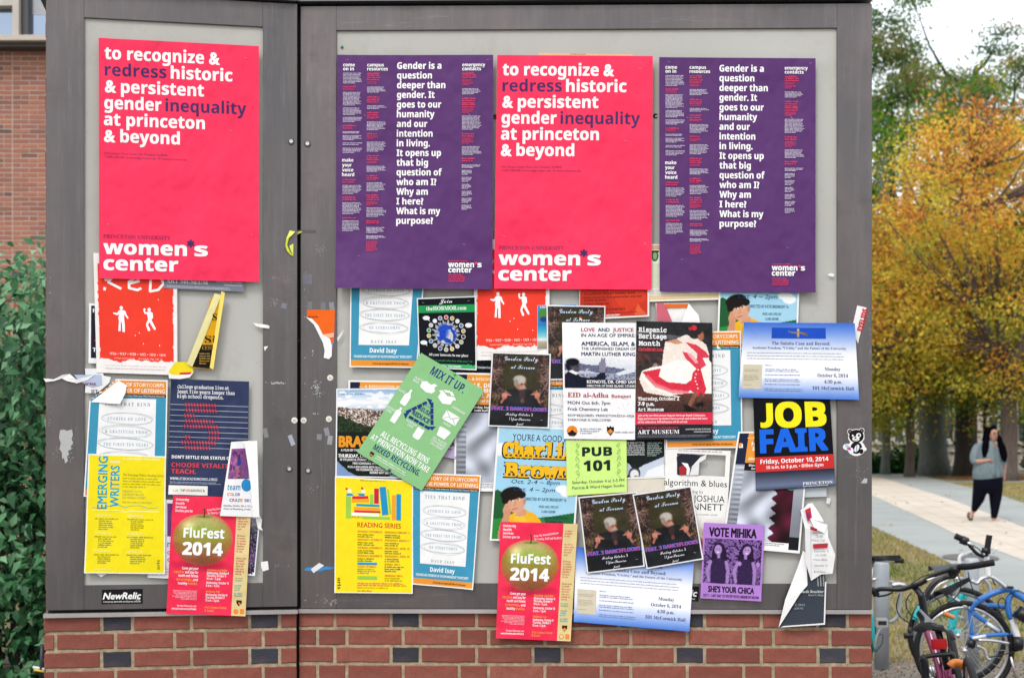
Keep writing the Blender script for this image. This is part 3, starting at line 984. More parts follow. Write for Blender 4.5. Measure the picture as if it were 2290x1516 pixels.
def teach(label, face, quad, lay, **k):
    s = Sheet('blue_poster', label, 'poster', face, quad, 172, 264, lay, '263358', gloss=True, **k)
    for t, y, w in (('College graduates live at', 20.5, 113), ('least five years longer than', 31.5, 126), ('high school dropouts.', 42, 101)):
        s.text(t, 14.5, y, 7.6, w, 'mono+0.022', 'f1f2f6')
    rows = [(57, 31, 106), (69, 33, 104), (81.5, 30, 56), (93.5, 33, 100), (105.5, 30, 110), (118, 84, 113), (130, 34, 46), (130, 84, 110), (141.5, 26, 106), (153.5, 34, 95)]
    seen = set()
    for y, a, b in rows:
        if y not in seen: s.stroke([(0.5, y), (171, y)], 0.9, 'c9cfe0', 'rule_line')
        seen.add(y)
        p = [(a, y)]; x = a
        while x < b - 5: p += [(x + 1.6, y), (x + 2.6, y - 4.5), (x + 3.8, y + 4.5), (x + 4.8, y - 1), (x + 6.2, y)]; x += 6.4
        s.stroke(p, 1.3, 'e04a55', 'heartbeat_line')
    s.text("DON'T SETTLE FOR STATUS QUO.", 8, 178.5, 7, 140, 'bold+0.01', WHT)
    s.text('CHOOSE VITALITY.', 8, 197.5, 9.6, 134, 'bold', 'df3f44'); s.text('TEACH.', 8, 212, 9.6, 53, 'bold+0.01', 'df3f44')
    s.text('WWW.CHOOSEMORE.ORG', 6, 226.5, 5.8, 101, 'mono+0.02', 'dfe3ee'); s.fine(6, 232, 110, 2, 3, 2, 'aab2cc')
    s.band(4, 239, 87, 260, 'f2f0e8', 'logo_panel'); s.text('TEACH', 12, 252.5, 5.6, 24, 'bold', '333a55', part='logo_lettering'); s.text('FOR', 36.5, 252.5, 5.6, 13, 'bold', 'c9484a', part='logo_lettering'); s.text('AMERICA', 50, 252.5, 5.6, 31, 'bold', '333a55', part='logo_lettering')
    return s.done()

def emerging(label, face, quad, lay, **k):
    s = Sheet('yellow_poster', label, 'poster', face, quad, 176, 266, lay, 'f6f4e4', **k)
    YB, OL = '12a0c8', '8f8a1e'
    s.band(3, 3, 173, 263, 'f7e41c')
    s.text('EMERGING', 44, 122, 21, 117, 'sans+0.02', YB, rot=-math.pi / 2); s.text('WRITERS', 71, 117, 20, 92, 'sans+0.02', YB, rot=-math.pi / 2)
    s.text('2014-2015', 50, 19, 5, 22, 'sans+0.02', WHT); s.fine(79, 10, 92, 1, 3, 4, 'fdf6a8')
    s.text('The Emerging Writers Reading Series', 79, 47, 5.4, 92, 'serif', OL, part='small_lettering')
    s.fine(79, 54, 88, 4, 6.2, 3.4, 'a9a32a')
    for t, y, w in (('FRIDAYS / 6 P.M.', 84, 44), ('LABYRINTH BOOKS', 91, 48), ('122 NASSAU STREET', 98, 53), ('FREE AND OPEN TO THE PUBLIC', 108, 66)):
        s.text(t, 79, y, 5.2 if y < 100 else 4, w, 'sans+0.015', 'a8a65a', part='small_lettering')
    s.stroke([(12, 119), (28, 122), (50, 115), (72, 113), (86, 118), (96, 114), (118, 113), (138, 119), (160, 116)], 1.1, YB, 'book_outline')
    s.stroke([(14, 125), (80, 125), (84, 128), (90, 128), (94, 125), (162, 126)], 1.5, 'fdf8c0', 'book_outline')
    for i, (a, b) in enumerate((('SEPTEMBER 19', 'FEBRUARY 20'), ('OCTOBER 10', 'MARCH 27'), ('NOVEMBER 14', 'APRIL 24'))):
        y = 139 + i * 40
        for x, t in ((20, a), (91, b)):
            s.text(t, x, y, 5, 35, 'bold', 'fdf6a0', part='small_lettering')
            s.fine(x, y + 6.5, 62, 1, 3, 3.2, '9c9626', seed=i); s.fine(x + 8, y + 11, 34, 5 - (i == 2), 4.6, 2.8, '8d8823', seed=i + x)
    s.text('arts', 164, 256, 7, 22, 'serif', '6b6416', rot=-math.pi / 2 * 1.0); s.text('arts.princeton.edu', 22, 258, 4, 40, 'sans+0.01', 'fdf6a0', part='small_lettering')
    return s.done()

def flufest(label, face, quad, lay, **k):
    s = Sheet('fair_poster', label, 'poster', face, quad, 175, 262, lay, 'f42a52', gloss=True, cell=9, group='apple poster pair', **k)
    s.band(143, 0.3, 174.8, 261.8, 'e3cd92', 'beige_strip')
    def apple(cv):
        cv.fill('f42a52')
        cv.ell(71, 152, 52, 12, 'b3123a', soft=.8, al=.8)
        d = [(71 + 66 * math.copysign(abs(math.cos(a)) ** .86, math.cos(a)) * (1 - .13 * max(0, math.sin(a)) ** 1.5), 97 + 57 * math.copysign(abs(math.sin(a)) ** .92, math.sin(a))) for a in np.linspace(0, 2 * math.pi, 60)[:-1]]
        m = cv.poly_mask(d).astype(float)
        base = np.stack([np.interp(cv.Y, [40, 80, 105, 130, 154], [205, 150, 150, 150, 96]), np.interp(cv.Y, [40, 80, 105, 130, 154], [214, 168, 130, 92, 62]), np.interp(cv.Y, [40, 80, 105, 130, 154], [150, 62, 52, 46, 40])], -1)
        e = np.clip(np.hypot((cv.X - 71) / 66, (cv.Y - 97) / 58), 0, 1)[..., None] ** 5
        base = base * (1 - .55 * e) + np.array([205, 70, 55]) * .55 * e
        hl = np.exp(-(((cv.X - 38) / 14) ** 2 + ((cv.Y - 66) / 12) ** 2))[..., None]
        base = base + hl * 60
        n = cv.noise(3, 4)[..., None]; base = base + (n - .5) * 14
        cv.a = cv.a * (1 - m[..., None]) + np.clip(base, 0, 255) * m[..., None]
        cv.ell(72, 45, 18, 3.2, '7d8d3a', soft=.5)
    s.picture(2, 34, 142, 168, apple, 1.4, 'apple_picture')
    s.stroke([(71, 46), (72.5, 36), (70, 27)], 3.2, '5b4322', 'apple_stem')
    s.text('FluFest', 28, 92, 21, 90, 'bold+0.015', WHT); s.text('2014', 28, 130, 27, 88, 'bold+0.025', WHT)
    for t, y, w in (('University', 11.5, 29), ('Health', 20, 19), ('Services', 28, 24), ('Invites you to', 36, 38)): s.text(t, 7, y, 5.6, w, 'bold+0.01', 'ffe9ee', part='small_lettering')
    s.text('Free Flu Immunizations', 78, 33, 5, 56, 'bold', 'ffd9e0', rot=-.17, part='small_lettering'); s.text('for Faculty, Staff and Students', 79, 39.5, 5, 62, 'bold', 'ffd9e0', rot=-.08, part='small_lettering')
    O2 = 'ffa24a'
    for t, y, w in (('Come get your', 163, 36), ('health and fitness', 179.5, 43)): s.text(t, 65, y, 5.6, w, 'bold', WHT, 'r', part='small_lettering')
    s.text('vaccine', 11, 171.5, 5.8, 23, 'bold', O2, part='small_lettering'); s.text('and stay for', 65, 171.5, 5.6, 29, 'bold', WHT, 'r', part='small_lettering')
    s.text('screenings', 18, 188, 5.8, 32, 'bold', O2, part='small_lettering'); s.text(', and', 65, 188, 5.6, 13, 'bold', WHT, 'r', part='small_lettering')
    s.text('healthy', 22, 196.5, 5.6, 20, 'bold', WHT, part='small_lettering'); s.text('snacks.', 65, 196.5, 5.8, 22, 'bold', O2, 'r', part='small_lettering')
    s.fine(65, 211, 56, 7, 3.1, 2.1, 'ffb9c4', 'r')
    s.text('For more information, visit', 65, 245.5, 4.2, 42, 'bold', 'ffe0e6', 'r', part='small_lettering'); s.text('www.princeton.edu/uhs/flufest', 65, 252, 4.2, 54, 'bold', WHT, 'r', part='small_lettering')
    for t, y, w, c in (('Vaccines available', 165, 45, O2), ('Wednesday, October 8', 171.5, 49, WHT), ('Thursday, October 9', 177.5, 43, WHT), ('10 a.m. – 5 p.m.', 184, 32, WHT), ('Wednesday, October 15', 193, 50, WHT), ('8 a.m. – 1 p.m.', 199.5, 30, WHT),
                       ('Wellness Fair', 212.5, 32, O2), ('Wednesday, October 8', 219.5, 48, WHT), ('Thursday, October 9', 225.5, 42, WHT), ('10 a.m. – 2 p.m.', 232, 31, WHT), ('Frist Campus Center', 247.5, 48, O2), ('B Level', 254.5, 19, O2)):
        s.text(t, 84, y, 5, w, 'bold', c, part='small_lettering')
    for i, (y, n) in enumerate(((18, 3), (48, 5), (86, 7), (136, 7))): s.fine(147, y, 23, n, 5.8, 3.4, 'cf7a62', seed=i)
    for y, n in ((180, 2), (196, 3), (214, 2)): s.fine(147, y, 20, n, 5, 3.4, '7db3a8', seed=y)
    s.shape([(153, 227), (165, 227), (165, 233), (159, 241), (153, 233)], '33231a', 'crest'); s.shape([(154.5, 236), (159, 231), (163.5, 236), (159, 240)], 'e98a2c', 'crest')
    s.oval(153, 252, 5.5, 5.5, 'e98a2c', 'seal'); s.oval(153, 252, 3.6, 3.6, 'f3d79c', 'seal'); s.band(162, 246, 171, 257, 'e98a2c', 'seal_block')
    return s.done()

def hobmob(label, face, quad, lay, **k):
    s = Sheet('black_flyer', label, 'flyer', face, quad, 132, 160, lay, 'eef0ef', **k)
    s.band(2.5, 2.5, 129.5, 157.5, '0d1119'); s.band(2.5, 17.5, 129.5, 34.5, '1f9a51'); s.band(2.5, 149, 129.5, 157.5, '3fae6c')
    s.text('Join', 50, 13, 9, 29, 'script', WHT); s.text('theHOBMOB.com', 65.5, 29, 9, 90, 'serif', WHT, 'c')
    s.text('All your interests in one place', 68, 131.5, 5.6, 90, 'serif', WHT, 'c', part='small_lettering'); s.text('Get better to people who love what you love', 66, 143.5, 4.6, 112, 'sans+0.01', '35a05c', 'c', part='small_lettering'); s.text('WHAT WILL YOU SHARE?', 66, 156, 4.4, 62, 'bold', WHT, 'c', part='small_lettering')
    def globe(cv):
        cv.fill('0d1119')
        n = cv.noise(5, 2); a = np.arctan2(cv.Y - 82, cv.X - 64); rr = np.hypot(cv.X - 64, cv.Y - 82)
        spk = 27 + 4 * np.sin(a * 17) + 3 * np.sin(a * 31 + 1)
        cv.put((rr < spk) & (rr > 20), 'c9ccd3', .85)
        cv.ell(65, 83, 22.5, 22.5, '1e46b4', soft=.08)
        m = ((n > .48) & (rr < 22)) & ((cv.X > 62) | (cv.Y > 96) | (cv.X < 50)); cv.put(m, 'c6cad2'); cv.ell(58, 76, 12, 16, '1a49c2', soft=.5, al=.7)
        cv.speck(18, 2, 3, (rr < 27).astype(float))
    s.picture(32, 50, 98, 116, globe, 1.2, 'globe_picture')
    cs = ['7a86b8', 'c85050', 'c9a64a', 'dfe3e3', '5c7fae', 'c9a64a', '3c3c44', 'a8b48c', 'c9ccd3', 'e8c34a', 'a8b48c', '4c62a0', 'b8bcc2', '4e86a4', 'd3b04c', '3f9a5e', 'bfc3c9', 'e9e9ee']
    for i in range(18):
        a = i / 18 * 2 * math.pi - 1.9
        x, y = 64 + 39.5 * math.cos(a), 81 + 36 * math.sin(a)
        s.oval(x, y, 4.9, 5.1, 'e6e8ea', 'topic_badge', 14); s.oval(x, y, 3.8, 4.0, cs[i], 'topic_badge', 12)
    for x, y in ((20, 46), (115, 63), (13, 102)): s.oval(x, y, 8, 5, 'eceef0', 'speech_bubble', 16); s.shape([(x + 2, y + 3), (x + 8 if x < 60 else x - 8, y + 8), (x + 5, y + 1)], 'eceef0', 'speech_bubble')
    s.staple(14, 11, .3); s.staple(116, 10, -.1); s.staple(112, 148, -.3)
    return s.done()

_garden = {}
def garden(label, face, quad, lay, **k):
    s = Sheet('party_flyer', label, 'flyer', face, quad, 135, 168, lay, 'e9eaee', group='dark garden party flyers', gloss=True, cell=9, **k)
    def paint(cv):
        cv.fill('1c130f')
        a, b = cv.noise(5, 1), cv.noise(2.2, 2, 1.5)
        g = (a * .5 + b * .7)[..., None]; cv.a = np.clip((g ** 2) * np.array([120, 88, 74]) + np.array([12, 6, 6]), 0, 255)
        r = random.Random(4)
        for ox, oy, n, sg in ((132, 26, 17, -1), (4, 34, 11, 1), (130, 52, 12, -1)):
            for i in range(n):
                an = r.uniform(-.2, 1.5); L = r.uniform(16, 34)
                cv.line([(ox, oy + i * 1.2), (ox + sg * math.cos(an) * L, oy + math.sin(an) * L + i)], 1.2, '9a7c76' if i % 3 else '6b4c44', .85)
        cv.ell(68, 62, 42, 66, '2f2b12', soft=.3, al=.95); cv.ell(60, 44, 26, 30, '3b3618', soft=.8, al=.6)
        m = (cv.noise(1.8, 9) > .62) & (cv.Y > 92) & ((cv.X < 30) | (cv.X > 120)); cv.put(m, '6a5a2c', .8)
        cv.poly([(3, 166), (3, 132), (22, 118), (26, 92), (40, 84), (60, 80), (92, 82), (100, 92), (112, 116), (132, 128), (132, 166)], '0d0f17')
        cv.ell(68, 69, 12, 15, 'b0705c', soft=.3); cv.ell(66, 60, 14, 9.5, 'b7afa8', soft=.35); cv.ell(58, 68, 5, 8, '8f857c', soft=.5); cv.ell(74, 79, 7, 4, 'a79a90', soft=.6)
        cv.ell(71, 70, 2.2, 1.4, '2a1712', al=.9); cv.ell(78, 71, 2, 1.3, '2a1712', al=.9); cv.ell(76, 75, 2, 3, 'd08c74', soft=.5); cv.ell(78, 81.5, 3.4, 1, '5a2a24')
        cv.ell(73, 94, 7, 12, '3d2226', soft=.4, al=.9); cv.ell(74, 108, 4.5, 5, '7c4640', soft=.6, al=.8)
        for hx, hy, sg in ((33, 98, -1), (107, 95, 1)):
            cv.ell(hx, hy, 6, 7.5, 'c47c68', rot=.4 * sg, soft=.3)
            for q in range(4): cv.line([(hx, hy - 2), (hx - sg * (2 + q * 4) if sg > 0 else hx + (3 + q * 4), hy - 11 + q * 3)], 2.2, 'c9826e')
            cv.line([(hx, hy + 5), (hx - 6 if sg < 0 else hx + 5, hy + 15)], 5, 'ae6a58')
        cv.speck(9, 1.6, 6)
    s.picture(3, 3, 132, 165, paint, 1.4)
    for dx, dy, c in ((1, 1, '16264f'), (0, 0, 'd4e6fb')):
        s.text('Garden Party', 68 + dx, 18 + dy, 9.5, 76, 'script', c, 'c', part='script_lettering'); s.text('at Terrace', 72 + dx, 36 + dy, 8.5, 54, 'script', c, 'c', part='script_lettering')
    s.text('FEAT. 3 DANCEFLOORS', 67.5, 130.5, 8.6, 122, 'bold+0.075', '2f6fe0', 'c'); s.text('FEAT. 3 DANCEFLOORS', 67.5, 130.5, 8.0, 119, 'sans+0.02', 'c22a58', 'c')
    s.text('Friday October 3', 68, 141.5, 6, 60, 'script', 'eef2fb', 'c', part='small_lettering'); s.text('11pm-Sunrise', 70, 152, 6, 46, 'script', 'eef2fb', 'c', part='small_lettering'); s.text('paid', 70, 162.5, 5.4, 16, 'script', 'eef2fb', 'c', part='small_lettering')
    s.staple(9, 10, -.7, 6); s.staple(118, 150, .1, 6)
    return s.done()

def love(label, face, quad, lay, **k):
    s = Sheet('banquet_poster', label, 'poster', face, quad, 164, 262, lay, 'fbfbfd', **k)
    r = random.Random(2)
    for cx, cy in ((20, 172), (70, 160), (130, 176), (46, 214), (104, 212), (150, 226), (24, 250), (84, 252), (140, 196)):
        for i in range(8):
            a = i * math.pi / 4 + .2
            s.stroke([(cx + 7 * math.cos(a), cy + 7 * math.sin(a)), (cx + 17 * math.cos(a + .25), cy + 17 * math.sin(a + .25)), (cx + 22 * math.cos(a), cy + 22 * math.sin(a))], .5, 'f0cdd3', 'geometric_pattern')
    NV, RD = '22305a', 'b8304a'
    s.text('LOVE', 42, 20, 8.6, 30, 'sans+0.02', RD); s.text('AND', 79, 20, 8.6, 26, 'sans+0.02', NV); s.text('JUSTICE', 112, 20, 8.6, 46, 'sans+0.02', RD)
    s.text('IN AN AGE OF EMPIRE:', 42, 32, 7.6, 120, 'sans+0.012', NV); s.text('AMERICA, ISLAM, &', 42, 51.5, 9, 119, 'sans+0.02', NV); s.text('THE UNFINISHED DREAM OF', 42, 61.5, 6.4, 120, 'sans+0.012', NV); s.text('MARTIN LUTHER KING', 42, 74.5, 8.6, 119.5, 'sans+0.02', NV)
    def pic(cv):
        cv.vgrad([(78, 'eef0f5'), (96, 'dde1ea'), (112, 'c5cad8'), (147, '4b5069')])
        n = cv.noise(4, 3); n2 = cv.noise(2, 8)
        hill = 92 + 14 * np.clip((cv.X - 40) / 120, 0, 1) + 3 * (n - .5)
        m = (cv.Y > hill) & (cv.Y < hill + 16); cv.put(m, '6f7591'); cv.put(m & (n2 > .55), '555a76')
        cv.put((cv.Y > 114) & (cv.Y < 130), 'a0a6ba', .8); cv.put((cv.Y > 116) & (cv.Y < 134) & (n2 > .6), '5b617c')
        cv.poly([(118, 114), (162, 98), (162, 110), (126, 118)], 'dfe3ec')
        cv.put(cv.Y > 128, '1a1d33', .86)
        cv.poly([(3, 150), (3, 118), (14, 108), (30, 112), (40, 122), (56, 124), (74, 122), (84, 112), (94, 112), (97, 122), (92, 134), (70, 142), (50, 150)], '15182b')
        cv.ell(21, 97, 14, 15, '14162a', soft=.12); cv.ell(27, 101, 10, 13, '4a4553', soft=.3); cv.ell(36, 102, 3.4, 4, '57505e', soft=.4); cv.ell(22, 89, 15, 8.5, '0d0f1d', soft=.25); cv.ell(24, 105, 2.6, 4, '665d68', soft=.4)
        cv.ell(33, 98, 2.2, 1, '14162a'); cv.ell(35, 108.5, 3, 1.2, '2a2636')
        cv.poly([(12, 110), (20, 107), (34, 113), (30, 118)], 'f0f1f5')
        cv.poly([(82, 110), (80, 94), (82, 88), (85, 88), (86, 78), (89, 78), (90, 86), (92, 78), (95, 80), (95, 90), (97, 92), (95, 104), (92, 112)], '87839a')
        cv.line([(50, 118), (52, 108), (56, 104)], 3, 'c9cbd6'); cv.line([(56, 120), (60, 112)], 3, 'b0b3c2'); cv.speck(10, 1.6, 3)
    s.picture(4, 78, 162, 147, pic, 1.3)
    s.text('KEYNOTE, DR. OMID SAFI', 54, 136.5, 7.4, 108, 'sans+0.025', WHT); s.text('DIRECTOR OF DUKE ISLAMIC STUDIES', 54, 144.5, 5, 109, 'sans+0.02', WHT)
    s.text('EID al-Adha', 10, 168, 10.5, 92, 'serif', 'a82840'); s.text('Banquet', 108, 168, 7.4, 45, 'serif', 'a82840'); s.text('MON Oct 6th, 7pm', 10, 184, 7.6, 96, 'sans+0.01', NV); s.text('Frick Chemistry Lab', 10, 198, 7.6, 90, 'sans+0.01', NV)
    s.text('RSVP REQUIRED: PRINCETON.EDU/~MSA', 10, 211.5, 5.6, 150, 'sans+0.004', NV); s.text('EVERYONE IS WELCOME!', 10, 221.5, 5.6, 97, 'sans+0.004', NV)
    s.oval(19, 244, 12, 12, 'eb8a2c', 'round_emblem', 26); s.shape([(8, 249), (14, 246), (19, 241), (24, 246), (30, 249), (25, 255), (13, 255)], '1a1a1e', 'round_emblem'); s.shape([(19, 236), (22, 238.5), (19.5, 240.5), (21, 238.5)], '1a1a1e', 'round_emblem')
    s.fine(37, 240, 50, 3, 5, 3, '8a90a8')
    s.shape([(98, 233), (103, 235), (106, 231), (109, 235), (114, 233), (114, 243), (106, 254), (98, 243)], '1a1a1e', 'crest'); s.shape([(100, 244), (106, 238), (112, 244), (106, 250)], 'eb8a2c', 'crest'); s.fine(116, 247, 46, 1, 3, 4, '9aa0b8')
    return s.done()

def hispanic(label, face, quad, lay, **k):
    s = Sheet('dance_poster', label, 'poster', face, quad, 172, 262, lay, '1b1418', gloss=True, **k)
    def pic(cv):
        cv.vgrad([(0, '14161c'), (60, '241b1e'), (120, '3a231f'), (160, '5a3226'), (202, '2a1a1c')])
        n = cv.noise(7, 5); cv.put((cv.Y > 70) & (cv.Y < 140) & (n > .6) & (cv.X < 64), '6e2a1e', .6)
        cv.poly([(2, 20), (120, 34), (120, 44), (2, 32)], '8b8f9c', .5)
        for x, y in ((24, 92), (44, 90), (10, 104)): cv.ell(x, y, 6, 7, '15100f', soft=.5); cv.ell(x, y + 14, 8, 10, '2b1a1a', soft=.5)
        cv.ell(44, 100, 6, 8, 'b9a9a0', soft=.5, al=.7)
        cv.put((cv.Y > 160) & (cv.noise(3, 8, .3) > .5), '6a3b2a', .35)
        W1, W2, RD = 'efe2d8', 'fbf4ee', 'd8203c'
        cv.poly([(94, 36), (112, 28), (140, 36), (158, 50), (164, 70), (166, 110), (152, 140), (120, 130), (100, 80), (70, 100), (64, 60)], W1)
        cv.poly([(66, 44), (84, 42), (104, 50), (118, 70), (130, 92), (142, 108), (124, 130), (60, 128), (58, 104), (62, 66)], W1)
        cv.poly([(118, 88), (96, 84), (60, 98), (36, 102), (14, 110), (8, 128), (20, 156), (70, 164), (130, 158), (170, 160), (170, 90), (150, 70)], W2)
        cv.poly([(14, 112), (56, 104), (52, 122), (70, 134), (112, 138), (126, 128), (132, 146), (118, 156), (74, 152), (40, 138)], RD)
        cv.poly([(20, 122), (44, 146), (84, 160), (120, 160), (118, 154), (80, 150), (46, 136), (28, 118)], 'e8727c', .8)
        cv.poly([(10, 118), (34, 150), (80, 162), (104, 168), (70, 166), (24, 158), (10, 136)], W1)
        cv.poly([(110, 44), (136, 50), (158, 66), (166, 78), (150, 80), (158, 96), (140, 108), (128, 96), (112, 82), (104, 66), (124, 70), (136, 84), (138, 70)], RD, .9)
        cv.poly([(106, 52), (124, 62), (140, 90), (134, 92), (118, 74)], 'f3d7d2', .7)
        cv.poly([(144, 98), (128, 112), (120, 150), (138, 166), (152, 166), (158, 150), (150, 120)], RD)
        for x, y in ((140, 106), (135, 116), (133, 124), (134, 132), (137, 139), (139, 148)): cv.ell(x, y, 1.8, 1.8, 'f6e6dc')
        cv.poly([(66, 44), (92, 38), (106, 46), (92, 50)], 'c99274')
        cv.ell(132, 26, 13, 11, '1c0f12', soft=.2); cv.ell(146, 30, 7, 11, 'a8684c', soft=.4); cv.ell(136, 20, 12, 8, '140b0e', soft=.2)
        cv.ell(131, 12, 6, 6, 'd22236', soft=.2); cv.ell(122, 14, 4, 4, 'b51a2e', soft=.2)
        cv.line([(134, 160), (126, 176), (120, 188)], 9, '8a5540'); cv.line([(146, 162), (140, 180)], 8, '5f382c')
        cv.poly([(108, 184), (118, 186), (134, 196), (140, 200), (112, 200), (108, 192)], '0b0909'); cv.poly([(132, 182), (150, 178), (152, 188), (134, 190)], '0b0909')
        cv.speck(12, 1.8, 7)
    s.picture(0.5, 0.5, 171.5, 202, pic, 1.3)
    for t, y, w, c, h in (('Hispanic', 23.5, 62, WHT, 9.5), ('Heritage', 38, 62, WHT, 9.5), ('Month', 53.5, 48, WHT, 9.5), ('Celebration', 65.5, 54, 'e8404e', 7), ('Thursday, October 2', 175, 91, WHT, 7.2), ('7-9 p.m.', 187, 36, WHT, 7.2), ('Art Museum', 199, 57, WHT, 7.2)):
        s.text(t, 6, y, h, w, 'mono+0.026', c)
    s.band(0.5, 202, 171.5, 229, 'dc2848')
    for t, y, w in (('Join us for our third annual Hispanic Heritage Month Celebration.', 211, 150), ('Enjoy performances by student dance groups and student-led tours', 218, 154), ('of the collections. Refreshments will be served.', 225.5, 110)): s.text(t, 6, y, 4.8, w, 'bold', 'ffe6ea', part='small_lettering')
    s.band(0.5, 229, 171.5, 261.5, '14121c')
    s.text('PRINCETON UNIVERSITY', 6, 238.5, 4.8, 90, 'serif', 'c02c48', part='small_lettering'); s.text('ART MUSEUM', 6, 249.5, 8.8, 92, 'serif', WHT)
    s.text('ALWAYS FREE AND OPEN TO THE PUBLIC', 168, 241.5, 3.2, 56, 'bold', 'd8d8de', 'r', part='small_lettering'); s.text('artmuseum.princeton.edu', 168, 247, 3.2, 38, 'bold', 'd8d8de', 'r', part='small_lettering'); s.fine(6, 254, 160, 2, 3, 1.6, '8a8896')
    return s.done()

def salaita(label, face, quad, lay, **k):
    W = 258
    def grad(cv): cv.vgrad([(0, '3f6fd0'), (20, '7196e4'), (44, 'b9cbf3'), (66, 'eef2fc'), (84, 'fdfdff'), (120, 'f3f6fe'), (142, 'b8cbf5'), (168, '4f7fd8')])
    s = Sheet('lecture_flyer', label, 'flyer', face, quad, W, 168, lay, paper=grad, cell=4, group='blue gradient lecture flyers', **k)
    def statue(cv):
        cv.fill('1c4fc0'); cv.ell(127, 24, 2.6, 9, 'c0a266', soft=.4); cv.line([(106, 20), (118, 22), (128, 21), (146, 25)], 2.6, 'a8854e'); cv.ell(127, 15.5, 2.3, 2.6, 'd6bd86', soft=.3); cv.line([(106, 17), (110, 21)], 2, '7a5c38'); cv.ell(145, 26, 4, 3, '6f5c3c', soft=.6); cv.ell(138, 23, 4, 2.4, '8a6d42', soft=.6)
    s.picture(66, 11, 190, 35, statue, 1.3)
    NV = '30406e'
    s.text('The Salaita Case and Beyond:', 133, 49, 7.2, 132, 'serif', NV, 'c'); s.text('Academic Freedom, "Civility," and the Future of the University', 129, 58.5, 5, 212, 'serif', NV, 'c')
    s.fine(12, 68.5, 240, 3, 6.4, 2.2, '8e97b4', last=.9)
    s.band(6, 94, 48, 148, 'd6cdb6', 'sponsor_panel'); s.fine(9, 106, 36, 2, 3.6, 2, '9a937c'); s.fine(9, 119, 36, 4, 3.6, 2, '9a937c', seed=3); s.fine(9, 140, 22, 1, 3, 2, '9a937c', seed=4)
    for i, y in enumerate((96, 105, 117, 127, 138, 148)): s.fine(55, y, 84 if i else 14, 2 if i in (1, 3, 5) else 1, 4, 2.4, '6f82b4', seed=i)
    for t, y, w in (('Monday', 105, 35), ('October 6, 2014', 119, 67), ('4:30 p.m.', 133, 39), ('101 McCormick Hall', 147, 90)): s.text(t, 203, y, 7, w, 'serif', NV, 'c')
    return s.done()

def jobfair(label, face, quad, lay, **k):
    s = Sheet('job_fair_poster', label, 'poster', face, quad, 176, 220, lay, '0a0a12', **k)
    s.picture(0.5, 172, 175.5, 219.5, lambda cv: cv.vgrad([(172, '121420'), (195, '4f576e'), (212, '6f7b98'), (220, '3a4360')]), 5, 'grey_gradient')
    s.shape([(29, 26), (44, 26), (44, 62), (43, 69), (40, 75), (35, 79), (28, 81), (20, 81), (15, 79.5), (15, 68), (20, 69.5), (25, 69), (28, 66), (29, 61)], 'f7ef1e', 'capital_letter'); s.text('OB', 51, 80, 54, 112, 'bold+0.03', 'f7ef1e'); s.text('FAIR', 14, 136, 50, 150, 'bold+0.028', '1668e6')
    s.band(0.5, 146, 175.5, 179, 'd0302e')
    s.text('Friday, October 10, 2014', 88, 161, 9.6, 152, 'bold+0.005', WHT, 'c'); s.text('10 a.m. to 3 p.m. • Dillon Gym', 88, 173, 7.2, 128, 'bold', WHT, 'c')
    s.text('PRINCETON', 104, 213.5, 6.4, 66, 'serif', 'eef0f5'); s.fine(104, 217.5, 66, 1, 3, 2, 'dfe3ea')
    return s.done()

